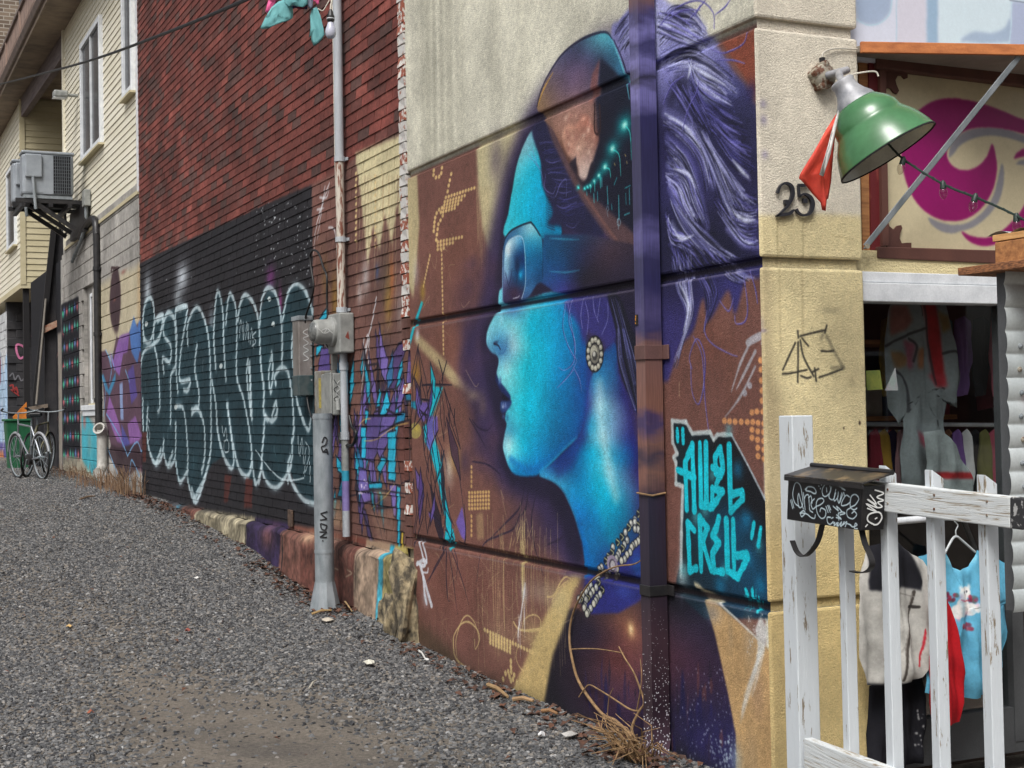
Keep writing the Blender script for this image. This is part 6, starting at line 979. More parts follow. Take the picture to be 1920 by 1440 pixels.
# flood light, black pipe, PVC pipe
fl = onx(132, 182, -.12); ft = thing('flood_light', fl, 'grey flood lamp fixed to the cream siding left of the tall window', 'lamp'); q = MB(); q.box((-.40, fl[1] - .1, fl[2] - .03), (-.16, fl[1] + .1, fl[2] + .09)); q.build('hood', m_greybox, ft, bevel=.03); q = MB(); q.tube([(-.17, fl[1], fl[2] + .03), (0, fl[1], fl[2] + .03)], .03, 10); q.build('arm', m_greybox, ft); q = MB(); q.box((-.405, fl[1] - .08, fl[2] - .036), (-.2, fl[1] + .08, fl[2] - .028)); q.build('lens', m_white, ft)
bp = thing('black_drain_pipe', (-.06, 17.5, 1.5), 'thin black drain pipe running down the block wall beside the narrow window', 'pipe')
P = [onx(x, y, -.06) for x, y in ((150, 445), (160, 425), (172, 411), (179, 415), (181, 440))]; P = [(-.06, p[1], p[2]) for p in P]; q = MB(); q.tube(crom(P, 4) if True else P, .055, 10); q.build('bend', m_black, bp, smooth=True)
pe = P[-1]; q = MB(); q.tube([pe, (-.06, pe[1] - .02, 1.5)], .055, 10); q.build('pipe', m_black, bp, smooth=True)
for z_ in (3.9, 2.9, 1.9): q = MB(); q.tube([(-.06, pe[1] - .01, z_ - .03), (-.06, pe[1] - .01, z_ + .03)], .065, 10).box((-.03, pe[1] - .1, z_ - .02), (-.008, pe[1] + .1, z_ + .02)); q.build('bracket', m_black, bp)
pv = onx(191, 806, -.1); pvc = thing('pvc_pipe', (-.1, pv[1], .8), 'stubby grey plastic pipe with open collar at the foot of the painted block wall', 'pipe'); m_pvc = MAT('pvc_grey', (176, 174, 168), .5, 0, (140, 138, 130), 10)
q = MB(); q.tube([(-.1, pv[1], pv[2]), (-.1, pv[1], pv[2] - .45), (-.11, pv[1] - .02, pv[2] - .56), (-.16, pv[1] - .12, pv[2] - .62), (-.2, pv[1] - .22, pv[2] - .63)], .075, 14); q.build('pipe', m_pvc, pvc, smooth=True); q = MB(); q.lathe((-.1, pv[1], pv[2] - .02), (-.6, -.7, .5), [(-.02, .09), (.1, .095), (.1, .07), (-.02, .06)], 16); q.build('collar', m_pvc, pvc, smooth=True)
# air conditioners on their bracket
def ac_unit(x0, x1, y0, y1, z0, z1, lab):
    t = thing('air_conditioner', ((x0 + x1) / 2, (y0 + y1) / 2, z0), lab, 'air conditioner', 'air conditioners on the bracket'); g_ = MAT('ac_grey', (150, 156, 162), .45, .1, (128, 134, 140), 5) if 'ac_grey' not in bpy.data.materials else bpy.data.materials['ac_grey']
    w = x1 - x0; q = MB(); q.box((x0, y0, z0 + .03), (x1, y1, z1 - .03)); q.build('casing', g_, t, bevel=.05, seg=3)
    q = MB(); q.box((x0 - .01, y0 - .01, z1 - .04), (x1 + .01, y1 + .01, z1 + .01)); q.build('lid', g_, t, bevel=.02); q = MB(); q.box((x0 + .02, y0 + .01, z0 - .02), (x1 - .02, y1, z0 + .03)); q.build('base', m_galv, t)
    gx0 = x0 + w * .60; q = MB(); q.box((gx0, y0 - .004, z0 + .06), (x1 - .05, y0 + .01, z1 - .06)); gr = q.build('grille_back', m_dark, t)
    q = MB()
    for i in range(9): xx = gx0 + (x1 - .05 - gx0) * i / 8; q.box((xx - .004, y0 - .014, z0 + .06), (xx + .004, y0 - .006, z1 - .06))
    for i in range(12): zc = z0 + .06 + (z1 - z0 - .12) * i / 11; q.box((gx0, y0 - .012, zc - .003), (x1 - .05, y0 - .005, zc + .003))
    q.build('grille', MAT('ac_wire', (96, 102, 108), .5) if 'ac_wire' not in bpy.data.materials else bpy.data.materials['ac_wire'], t)
    q = MB(); q.box((x0 + w * .40, y0 - .006, z0 + .05), (x0 + w * .595, y0 + .004, z1 - .05)); q.build('panel', g_, t); q = MB(); q.box((x0 + w * .05, y0 - .05, z0 + (z1 - z0) * .42), (x0 + w * .38, y0 + .01, z1 - .05)); q.build('service_cover', g_, t, bevel=.02)
    q = MB(); q.tube([(x0 + w * .2, y0 - .03, z0 + (z1 - z0) * .44), (x0 + w * .22, y0 - .04, z0 + .1), (x0 + w * .25, y0 - .03, z0 - .2)], .025, 8); q.build('hose', m_galv, t, smooth=True); return t
a = onx(139, 372, -.2); zb = a[2]; ayy = a[1]; xl = ony(42, 372, ayy)[0]; zt = ony(60, 283, ayy)[2]
ac_unit(xl, -.2, ayy, ayy + .36, zb, zt, 'nearer grey air conditioner with wire grille on the wall bracket'); xl2 = ony(24, 372, ayy + .75)[0]; ac_unit(xl2, xl2 + .85, ayy + .75, ayy + 1.1, zb - .02, zt - .02, 'farther grey air conditioner mostly hidden behind the nearer unit')
br = thing('wall_bracket', (-.6, ayy + .5, zb - .3), 'black steel bracket carrying the two air conditioners on the block house', 'bracket')
for yy in (ayy + .02, ayy + .5, ayy + 1.05): q = MB(); q.box((xl - .1, yy, zb - .09), (.05, yy + .06, zb - .025)); q.build('arm', m_black, br); q = MB(); q.obox((xl + .15, yy, zb - .1), (.85 - .2, 0, -.42), (0, .05, 0), (.03, 0, .06)); q.build('brace', m_black, br)
for xx in (xl - .02, xl + .4, -.3): q = MB(); q.box((xx, ayy - .05, zb - .16), (xx + .06, ayy + 1.2, zb - .092)); q.build('runner', m_black, br)
q = MB(); q.box((-.1, ayy - .3, zb - .55), (-.012, ayy + 1.2, zb - .1)); q.build('back_plate', m_black, br)
cb = thing('switch_box', onx(163, 370, -.05), 'small grey switch box on the siding beside the air conditioners', 'electric box'); p = onx(163, 372, -.05); q = MB(); q.box((-.11, p[1] - .12, p[2] - .13), (-.01, p[1] + .12, p[2] + .13)); q.build('case', m_greybox, cb, bevel=.01); q = MB(); q.tube(crom([(-.06, p[1], p[2] - .12), (-.06, p[1] + .1, p[2] - .4), (-.07, p[1] + .5, p[2] - .6), (-.07, p[1] + 1.0, p[2] - .72), (-.07, p[1] + 1.5, p[2] - .85)], 5), .03, 8); q.build('conduit', m_galv, cb, smooth=True)
for k, (a_, b_) in enumerate((((118, 400), (128, 430)), ((122, 395), (135, 425)), ((112, 410), (118, 440)))):
    P = [onx(a_[0], a_[1], -.2), onx(a_[0] + 2, a_[1] + 25, -.14), onx(b_[0], b_[1], -.08), onx(b_[0] + 8, b_[1] - 4, -.06)]; q = MB(); q.tube(crom(P, 5), .022, 8); tag(q.build('hanging_hose', m_blackcab if k else m_wire, smooth=True), ('black hose sagging nearest the wall under the air conditioners', 'black hose sagging in the middle under the air conditioners', 'black hose sagging farthest left under the air conditioners')[k] if k else 'pale hose hanging under the air conditioner bracket', 'hose')

# ================================================================== FARTHER HOUSE WITH OVERHANG
FX, FY = -.1, 26.4
fh = thing('siding_house', (.5, 28, .65), 'farther cream sided house with an upper floor hanging over a dark passage', 'house')
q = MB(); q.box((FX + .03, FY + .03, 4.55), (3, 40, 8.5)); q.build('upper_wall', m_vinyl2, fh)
lap(fh, FY, 42, 4.55, 8.4, .13, FX + .012, m_vinyl)
z = 4.55
while z < 8.35:
    q = MB(); q.add([(FX, FY - .02, z), (2.5, FY - .02, z), (2.5, FY, z + .14), (FX, FY, z + .14), (FX, FY + .02, z), (2.5, FY + .02, z)], [(0, 1, 2, 3), (0, 4, 5, 1), (0, 3, 4), (1, 5, 2)]); q.build('siding_board', m_vinyl2, fh, fixn=False); z += .13
q = MB(); q.box((FX - .035, FY - .035, 4.5), (FX + .07, FY + .07, 8.45)); q.build('corner_trim', m_vinyl2, fh)
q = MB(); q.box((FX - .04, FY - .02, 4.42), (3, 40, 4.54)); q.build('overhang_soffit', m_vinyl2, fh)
window(fh, 27.4, 28.9, 5.55, 7.2, FX - .01, False)
m_blkp = MAT('black_painted_block', (38, 38, 42), .8, 0, (54, 52, 54), 5, bump=.4, bscale=40)
q = MB(); q.box((FX + .02, FY + .05, .4), (FX + .14, FY + .17, 4.42)); q.build('post', m_dark, fh)
bk = onx(15, 860, -.05); q = MB(); q.box((-.05, bk[1], .3), (3, bk[1] + .3, 4.42)); q.build('passage_wall', m_blkp, fh)
me2 = bpy.data.meshes.new('block'); _b = bmesh.new(); bmesh.ops.create_cube(_b, size=1); bmesh.ops.scale(_b, vec=(.39, .05, .19), verts=_b.verts); bmesh.ops.bevel(_b, geom=_b.edges[:], offset=.008, segments=1, affect='EDGES'); _b.to_mesh(me2); _b.free(); me2.materials.append(m_blkp)
for r in range(18):
    for k in range(5): inst('block', me2, fh, (.15 + k * .4 + (.2 if r % 2 else 0), bk[1] - .012, .66 + r * .2))
WFAR = Canvas((-.05, 0, 0), (0, 1, 0), (0, 0, 1), bk[1] - .2, bk[1] + 14, .2, 4.3, 60, (178, 180, 182)); c = WFAR
c.fill([(-20, 700), (2, 660), (8, 700), (14, 660), (17, 720), (17, 890), (-20, 890)], (150, 176, 200), .9, blur=4); c.fill([(0, 660), (4, 680), (3, 720), (-2, 720)], (120, 50, 60), .9, blur=2); c.fill([(0, 830), (14, 830), (14, 860), (0, 865)], (80, 70, 130), .9); c.fill([(0, 845), (8, 845), (12, 885), (0, 890)], (196, 120, 70), .9, blur=2)
for _ in range(20): x = rnd.uniform(0, 16); y = rnd.uniform(670, 820); c.stroke([(x, y), (x + rnd.uniform(-3, 3), y + 40)], 5, rnd.choice([(206, 214, 222), (110, 130, 170), (90, 80, 130), (190, 190, 196)]), .6)
c.noise(.2, (12, 4), 71); m_far = CMAT('far_mural_block', WFAR, .9, .4, 60)
q = MB(); q.box((-.055, bk[1] + .002, .2), (.2, 44, 4.2)); q.build('lower_wall', m_far, fh); me3 = bpy.data.meshes.new('block'); _b = bmesh.new(); bmesh.ops.create_cube(_b, size=1); bmesh.ops.scale(_b, vec=(.05, .39, .19), verts=_b.verts); bmesh.ops.bevel(_b, geom=_b.edges[:], offset=.008, segments=1, affect='EDGES'); _b.to_mesh(me3); _b.free(); me3.materials.append(m_far)
for r in range(18):
    for k in range(9): inst('block', me3, fh, (-.05, bk[1] + .22 + k * .4 + (.2 if r % 2 else 0), .66 + r * .2))
m_pink = MAT('pink_paint', (206, 120, 160), .6, bump=0); m_redp = MAT('red_paint', (150, 50, 50), .6, bump=0); m_grp = MAT('grey_paint', (110, 110, 116), .6, bump=0)
for P, mt, w_ in ((((30, 650), (33, 646), (44, 650), (48, 664), (38, 672), (32, 662), (30, 650)), m_pink, .05), (((62, 640), (60, 628), (68, 622), (72, 628)), m_pink, .04), (((62, 655), (70, 655), (72, 668), (64, 672)), m_pink, .05), (((18, 706), (24, 700), (28, 712), (34, 704), (40, 714), (46, 708)), m_grp, .03), (((18, 724), (24, 722), (26, 734), (30, 726), (34, 738)), m_redp, .04), (((20, 730), (30, 738), (36, 742)), m_redp, .03)):
    ribbon([ony(x, y, bk[1] - .05) for x, y in P], (0, -1, 0), w_, 'graffiti', mt, fh, .004)
# dark timber lean-to with rusty ledge between the two houses
lt_ = thing('timber_lean_to', (.1, 22.0, .6), 'black timber lean-to with rusty ledge wedged between the two houses', 'shed')
YL = 22.2; q = MB(); q.prism([ony(x, y, YL) for x, y in ((103, 430), (140, 430), (140, 900), (84, 900), (84, 600), (92, 510))], (0, .12, 0)); q.build('boarding', m_blkp, lt_); q = MB(); q.prism([ony(x, y, YL - .1) for x, y in ((96, 430), (107, 424), (88, 600), (66, 760), (60, 880), (54, 880), (62, 740), (82, 560))], (0, .08, 0)); q.build('stringer', m_dark, lt_)
q = MB(); q.prism([ony(x, y, YL - .12) for x, y in ((81, 612), (116, 596), (116, 608), (82, 625))], (0, .1, 0)); q.build('rusty_ledge', MAT('rusty_ledge_m', (176, 150, 130), .8, 0, (140, 76, 50), 14), lt_); q = MB(); q.prism([ony(x, y, YL - .13) for x, y in ((54, 763), (90, 757), (90, 764), (54, 770))], (0, .1, 0)); q.build('rail', MAT('weathered_rail', (120, 108, 96), .8), lt_); q = MB(); q.tube([ony(86, 560, YL - .15), ony(68, 758, YL - .15)], .02, 6); q.build('pole', MAT('pole_grey', (130, 124, 116), .7), lt_)
q = MB(); q.box((.02, BH1, .2), (.3, 26, 4.5)); tag(q.build('door_wall', m_block), 'dark painted wall and door leaf beside the cross pattern block wall', 'wall')
# far brick building at the top left
fb = thing('far_brick_building', (-1.5, 60, 0), 'tall dark brick building far off above the roof railing', 'building')
def brickmat():
    T = NT('far_brick'); b = T.new('ShaderNodeTexBrick'); b.inputs['Scale'].default_value = 1; b.inputs['Brick Width'].default_value = .5; b.inputs['Row Height'].default_value = .17; b.inputs['Mortar Size'].default_value = .02; b.inputs['Color1'].default_value = sr(128, 112, 96); b.inputs['Color2'].default_value = sr(86, 72, 62); b.inputs['Mortar'].default_value = sr(160, 152, 140)
    g = T.new('ShaderNodeNewGeometry'); sx = T.new('ShaderNodeSeparateXYZ'); cx = T.new('ShaderNodeCombineXYZ'); T.link(g.outputs['Position'], sx.inputs[0]); T.link(sx.outputs['X'], cx.inputs[0]); T.link(sx.outputs['Z'], cx.inputs[1]); T.link(cx.outputs[0], b.inputs['Vector']); T.link(b.outputs['Color'], T.b.inputs['Base Color']); T.b.inputs['Roughness'].default_value = .9; return T.m
r0 = ony(36, 40, 58); q = MB(); q.box((r0[0] - 14, 58, 0), (r0[0], 70, 34)); q.build('wall', brickmat(), fb); q = MB(); q.box((r0[0] + .01, 59, 0), (r0[0] + 12, 69, 36)); q.build('plain_wall', MAT('far_render', (190, 198, 206), .8), fb)
for i in range(6):
    for j in range(3): q = MB(); q.box((r0[0] - 12 + j * 4, 57.96, 4 + i * 5), (r0[0] - 10.6 + j * 4, 58.02, 6.4 + i * 5)); q.build('window', m_glassd, fb)
# the brick shop row across the street (seen mirrored in the shop glass)
op = thing('street_row', (2, -22, 0), 'brick house row across the street, mirrored in the shop glass', 'building')
q = MB(); q.box((-14, -26, -.5), (22, -22, 10.5)); q.build('wall', MAT('row_brick', (116, 72, 62), .9, 0, (84, 56, 50), 3, (1, 1, 3)), op)
for i in range(3):
    for j in range(9):
        x = -12.5 + j * 3.8; w = MB(); w.box((x, -21.97, .9 + i * 3.3), (x + 1.5, -21.93, 2.9 + i * 3.3)); wo_ = w.build('window', m_white, op); w = MB(); w.box((x + .1, -21.925, 1.0 + i * 3.3), (x + 1.4, -21.91, 2.8 + i * 3.3)); w.build('pane', m_glassd, wo_)

# ================================================================== BICYCLES, BIN
def bicycle(loc, az, fr, lab, lean=.08, mud=None):
    t = thing('bicycle', loc, lab, 'bicycle', 'bicycles leaning by the dark door'); ca, sa = math.cos(az), math.sin(az); o = np.array(loc)
    def W(x, y, z): x, y, z = x * 1.08, y * 1.08, z * 1.1; y2 = y + z * lean; return (o[0] + x * ca - y2 * sa, o[1] + x * sa + y2 * ca, o[2] + z)
    R = .33
    for wx in (-.52, .52):
        q = MB(); n = 28; q.tube([W(wx + R * math.cos(2 * math.pi * k / n), 0, R + R * math.sin(2 * math.pi * k / n)) for k in range(n + 1)], .018, 6, False); wh = q.build('wheel', m_blackcab, t, smooth=True)
        q = MB(); q.tube([W(wx + (R - .025) * math.cos(2 * math.pi * k / n), 0, R + (R - .025) * math.sin(2 * math.pi * k / n)) for k in range(n + 1)], .011, 5, False); q.build('rim', m_galv, wh)
        q = MB()
        for k in range(14): q.tube([W(wx, .02 * (-1) ** k, R), W(wx + (R - .03) * math.cos(2 * math.pi * k / 14), 0, R + (R - .03) * math.sin(2 * math.pi * k / 14))], .0025, 4)
        q.build('spokes', m_galv, wh); q = MB(); q.tube([W(wx, -.05, R), W(wx, .05, R)], .022, 8); q.build('hub', m_galv, wh)
    q = MB(); BB, ST, HT, HB = (-.08, 0, .29), (-.2, 0, .78), (.36, 0, .82), (.40, 0, .68)
    for a_, b_ in ((BB, ST), (ST, HT), (BB, HB), (HT, HB), (BB, (-.52, 0, R)), (ST, (-.52, 0, R))): q.tube([W(*a_), W(*b_)], .017, 8)
    q.build('frame', fr, t, smooth=True)
    q = MB(); q.tube([W(*HB), W(.44, .04, .5), W(.52, .05, R)], .012, 8).tube([W(*HB), W(.44, -.04, .5), W(.52, -.05, R)], .012, 8); q.build('fork', fr, t, smooth=True)
    q = MB(); q.tube([W(*HT), W(.33, 0, .98)], .014, 8).tube(crom([W(.2, -.3, 1.04), W(.3, -.26, 1.02), W(.36, -.1, .99), W(.36, .1, .99), W(.3, .26, 1.02), W(.2, .3, 1.04)], 4), .012, 8); q.build('handlebar', m_galv, t, smooth=True)
    for s_ in (-1, 1): q = MB(); q.tube([W(.22, s_ * .29, 1.035), W(.1, s_ * .31, 1.05)], .018, 8); q.build('grip', m_blackcab, t)
    q = MB(); q.tube([W(*ST), W(-.23, 0, .92)], .013, 8); q.build('seat_post', m_galv, t); q = MB(); P_ = [(-.38, .09), (-.3, .1), (-.18, .035), (-.04, .015), (-.04, -.015), (-.18, -.035), (-.3, -.1), (-.38, -.09)]; q.prism([W(x, y, .92) for x, y in P_], (0, 0, .055)); q.build('saddle', m_blackcab, t, bevel=.015, seg=2)
    q = MB(); q.tube([W(-.08, -.05, .29), W(-.08, .05, .29)], .09, 16); q.build('chainring', m_black, t); q = MB(); q.tube([W(-.08, .06, .29), W(.02, .07, .15)], .01, 6).box((-.01, -.01, -.01), (.01, .01, .01)).tube([W(-.08, -.06, .29), W(-.18, -.07, .43)], .01, 6); q.build('crank', m_galv, t)
    if mud:
        for wx, a0, a1 in ((-.52, .5, 2.9), (.52, .2, 2.2)): q = MB(); q.tube([W(wx + .36 * math.cos(a0 + (a1 - a0) * k / 10), 0, R + .36 * math.sin(a0 + (a1 - a0) * k / 10)) for k in range(11)], .022, 6); q.build('mudguard', mud, t, smooth=True)
    q = MB(); q.box((-.03, -.03, -.03), (.03, .03, .03)); return t
gA = onz(58, 892, .70); gB = onz(74, 889, .70)
bicycle((gA[0], gA[1] + .1, gz(gA[0], gA[1])), math.radians(103), MAT('frame_silver', (150, 154, 160), .35, .6), 'silver bicycle with pale grey mudguards standing nearest in the lane', .06, MAT('mudguard_grey', (150, 152, 156), .5))
bicycle((gB[0] + .02, gB[1] + .55, gz(gB[0], gB[1])), math.radians(66), MAT('frame_olive', (96, 92, 70), .5), 'olive bicycle leaning behind the silver one at the dark door', -.1)
gn = ony(34, 850, 24.2); bn = thing('green_bin', (gn[0], 24.2, .62), 'green wheelie bin in the passage behind the bicycles', 'bin'); m_bin = MAT('green_bin_m', (30, 96, 62), .5, 0, (24, 78, 50), 8); zt_ = ony(33, 790, 24.2)[2]
q = MB(); V = [(gn[0] - .18, 24.05, .62), (gn[0] + .18, 24.05, .62), (gn[0] + .18, 24.45, .62), (gn[0] - .18, 24.45, .62), (gn[0] - .24, 23.98, zt_), (gn[0] + .24, 23.98, zt_), (gn[0] + .24, 24.52, zt_), (gn[0] - .24, 24.52, zt_)]; q.add(V, [(3, 2, 1, 0), (4, 5, 6, 7), (0, 1, 5, 4), (1, 2, 6, 5), (2, 3, 7, 6), (3, 0, 4, 7)]); q.build('body', m_bin, bn, bevel=.02); q = MB(); q.box((gn[0] - .27, 23.95, zt_), (gn[0] + .27, 24.55, zt_ + .05)); q.build('rim', m_bin, bn, bevel=.015)
q = MB(); q.prism([ony(x, y, 24.3) for x, y in ((24, 782), (50, 754), (50, 790), (28, 792))], (0, .06, 0)); tag(q.build('orange_board', MAT('orange_board_m', (206, 120, 40), .6, 0, (170, 96, 30), 12)), 'orange triangular board sticking up out of the green bin', 'board')
# weeds along the block wall
def weeds(x0, y0, sx, sy, n, h, lab, seed):
    g = random.Random(seed); t = thing('dry_weed', (x0, y0, gz(x0, y0)), lab, 'weed', 'dry weeds along the block wall'); q = MB()
    for _ in range(n):
        x, y = x0 + g.gauss(0, sx), y0 + g.gauss(0, sy); x = min(x, -.03); z = gz(x, y); hh = h * g.uniform(.4, 1.1); dx, dy = g.uniform(-.35, .15) * hh, g.uniform(-.4, .4) * hh; w = .006
        q.tube([(x, y, z - .02), (x + dx * .4, y + dy * .4, z + hh * .6), (x + dx, y + dy, z + hh)], [w, w * .8, w * .25], 3, False)
        if g.random() < .5: q.tube([(x + dx * .4, y + dy * .4, z + hh * .6), (x + dx * .4 + g.uniform(-.1, .1), y + dy * .4 + g.uniform(-.1, .1), z + hh * .85)], [w * .7, w * .2], 3, False)
    q.build('stems', m_drygrass, t); return t
weeds(-.18, 14.2, .10, .5, 110, .36, 'dry weeds at the meeting of the block wall and black wall', 1); weeds(-.22, 16.0, .12, .6, 80, .3, 'dry weeds in the middle of the block wall foot below the purple painting', 2); weeds(-.2, 18.6, .12, .5, 60, .2, 'low dry weeds below the narrow window', 4)
# ================================================================== SHOP FRONT
sf = thing('glazed_storefront', (1.6, .1, 0), 'glazed shop front with white header to the right of the cream pier', 'shop front')
def pan(P, Y, th, name, mat, parent, **kw): q = MB(); q.prism([ony(x, y, Y) for x, y in P], (0, th, 0)); return q.build(name, mat, parent, **kw)
hz0, hz1, hz2 = ony(1621, 565, .02)[2], ony(1621, 528, .02)[2], ony(1621, 508, .02)[2]
q = MB(); q.box((PX + .003, .02, hz0), (4.2, .14, hz1 - .003)); q.build('header', m_white, sf, bevel=.004); q = MB(); q.box((PX + .003, .035, hz1), (4.2, .14, hz2)); q.build('header', m_white, sf, bevel=.004)
q = MB(); q.box((PX + .003, .06, hz2 + .002), (4.2, .2, hz2 + .10)); q.build('lintel', m_pier, sf)
rx = ony(1876, 800, .1)[0]; m_alu = MAT('dark_aluminium', (92, 94, 96), .45, .3, (76, 78, 80), 5)
q = MB(); q.box((rx, .06, 0), (rx + .07, .14, hz0 - .002)); q.build('mullion', m_alu, sf); q = MB(); q.box((PX + .003, .07, 0), (PX + .04, .14, hz0 - .002)); q.build('mullion', m_alu, sf); q = MB(); q.box((PX + .04, .065, -.05), (4.2, .14, .16)); q.build('sill', m_alu, sf)
q = MB(); q.box((PX + .041, .098, .16), (rx - .001, .104, hz0 - .003)); q.build('glass_pane', m_glass, sf); q = MB(); q.box((rx + .071, .098, .16), (4.2, .104, hz0 - .003)); q.build('glass_pane', m_glass, sf)
# sign box over the header
sg = thing('shop_sign', (1.5, SIGN_Y, 2.25), 'framed cream shop sign with magenta and grey swirls above the window', 'sign')
q = MB(); a, b = ony(1660, 470, SIGN_Y), ony(1660, 120, SIGN_Y); q.box((a[0], SIGN_Y, a[2]), (2.9, SIGN_Y + .02, b[2])); q.build('sign_face', m_sign, sg)
pan([(1647, 462), (2200, 480), (2200, 510), (1647, 484)], SIGN_Y - .05, .049, 'frame_rail', m_brownpaint, sg, bevel=.005); pan([(1644, 102), (2200, 165), (2200, 195), (1664, 129), (1644, 129)], SIGN_Y - .05, .049, 'frame_rail', m_brownpaint, sg, bevel=.005)
pan([(1650, 130), (1661, 130), (1667, 460), (1655, 461)], SIGN_Y - .048, .047, 'frame_stile', m_brownpaint, sg); pan([(1629, 104), (1648, 104), (1653, 484), (1634, 484)], SIGN_Y - .03, .03, 'frame_stile', m_maroon, sg); pan([(1610, 104), (1628, 104), (1633, 484), (1618, 484)], SIGN_Y - .02, .03, 'frame_stile', m_wood, sg)
pan(crom([(1661, 130), (1702, 131), (1702, 146), (1697, 148), (1692, 142), (1684, 141), (1679, 150), (1681, 158), (1686, 170), (1682, 176), (1676, 173), (1671, 166), (1664, 164), (1658, 175)], 1, True), SIGN_Y - .012, .011, 'corner_cutout', m_brownpaint, sg)
pan([(1664, 411), (1668, 424), (1676, 431), (1683, 423), (1690, 422), (1692, 428), (1688, 437), (1687, 447), (1691, 456), (1700, 455), (1709, 455), (1709, 468), (1664, 466)], SIGN_Y - .012, .011, 'corner_cutout', m_brownpaint, sg)
ub = thing('upper_board', (1.6, .06, 3.2), 'pale blue painted board with rounded shapes above the orange awning', 'sign'); q = MB(); zb_ = ony(1700, 84, .06)[2]; q.box((PX + .006, .06, zb_ - .1), (2.9, .09, 4.15)); q.build('board', m_board, ub); q = MB(); q.box((PX + .006, .045, 4.15), (2.9, .10, 4.2)); q.build('edge', m_white, ub)
# awning shelf with orange edge and its strut
Za = ony(1612, 97, -.02)[2]; A0 = ony(1612, 97, -.02); A1 = onz(1920, 102, Za); dA = (A1 - A0)[:2]; A2 = A0[:2] + dA * 1.7
aw = thing('awning', (1.2, -.2, Za), 'thin wedge shaped awning shelf with orange front edge over the sign', 'awning')
q = MB(); q.prism([(A0[0], A0[1], Za), (A2[0], A2[1], Za), (A2[0], .055, Za), (A0[0], .055, Za)], (0, 0, .028)); q.build('shelf', m_under, aw)
nA = np.array([dA[1], -dA[0]]); nA = nA / np.linalg.norm(nA); q = MB(); q.prism([(A0[0], A0[1], Za - .008), (A2[0], A2[1], Za - .008), (A2[0] + nA[0] * .02, A2[1] + nA[1] * .02, Za - .008), (A0[0] + nA[0] * .02, A0[1] + nA[1] * .02, Za - .008)], (0, 0, .05)); q.build('front_edge', m_orange, aw, bevel=.003)
S0 = ony(1624, 462, .0); S1 = onz(1912, 106, Za - .01); dv_ = S1 - S0; q = MB(); sd_ = np.cross(dv_, (0, 1, 0)); sd_ = sd_ / np.linalg.norm(sd_) * .026; q.obox(S0 - sd_ / 2, dv_, sd_, (0, .008, 0)); q.obox(S0 - sd_ / 2, dv_, sd_ * .12, (0, .03, 0)); q.build('strut', m_galv, aw)
q = MB(); q.tube([S0 + np.array([0, -.004, 0]), S0 + np.array([0, -.012, 0])], .012, 8); q.build('bolt', m_rust, aw)

# ================================================================== LAMP, FLAG, NUMBER, STRING LIGHTS
lb = ony(1537, 146, 0.0); lamp = thing('wall_lamp', lb, 'green enamel wall lamp with rusty base on the cream pier', 'lamp')
q = MB(); q.lathe(lb, (0, -1, 0), [(0, .056), (.03, .058), (.05, .05), (.055, 0)], 22); q.build('base', m_rust, lamp, smooth='auto')
for ang in (.3, 1.6, 3.0, 4.3): q = MB(); p = lb + np.array([math.cos(ang) * .05, -.02, math.sin(ang) * .05]); q.lathe(p, (0, -1, 0), [(-.02, .018), (.03, .018), (.035, 0)], 10); q.build('lug', m_rust, lamp)
q = MB(); q.tube([lb + np.array([0, -.02, .045]), lb + np.array([0, -.02, .085])], .013, 10); q.build('gland', m_dark, lamp)
oc = atd(1665, 287, 5.62); axd = .50 * RT - .866 * UP - .16 * FW; axd /= np.linalg.norm(axd); nk = oc - axd * .335
q = MB(); q.tube(crom([lb + np.array([0, -.05, 0]), lb + np.array([.02, -.16, .0]), lb * .4 + nk * .6 + np.array([0, -.04, .02]), nk + axd * .01], 5), .016, 10); q.build('arm', m_zinc, lamp, smooth=True)
prof = [(0, .209), (.008, .206), (.05, .192), (.09, .174), (.125, .150), (.137, .141), (.143, .140), (.17, .135), (.20, .117), (.225, .093), (.235, .083)]
q = MB(); q.lathe(oc, -axd, prof, 48); q.build('shade', m_green, lamp, smooth=True, solid=.003); q = MB(); q.lathe(oc + axd * -.003, -axd, [(h_, r_ - .004) for h_, r_ in prof], 48); q.build('shade_lining', m_cream_in, lamp, smooth=True)
q = MB(); q.lathe(oc, -axd, [(.225, .088), (.25, .080), (.275, .062), (.30, .05), (.325, .046), (.34, .050), (.348, .044), (.35, 0)], 32); q.build('neck', m_zinc, lamp, smooth='auto'); q = MB(); q.lathe(oc, -axd, [(-.002, .211), (.004, .211), (.004, .206), (-.002, .206)], 48); q.build('rim', m_dark, lamp)
P = [lb + np.array([0, -.02, .08]), ony(1545, 98, -.02), ony(1565, 91, -.012), ony(1607, 92, -.01)]; q = MB(); q.tube(crom(P, 5), .004, 6); q.build('cord', m_wire, lamp)
P = [nk, nk + RT * .03 + UP * .03, atd(1610, 137, 5.66), atd(1640, 134, 5.66), atd(1647, 143, 5.66)]; q = MB(); q.tube(crom(P, 5), .0035, 6); q.build('loose_wire', m_wire, lamp)
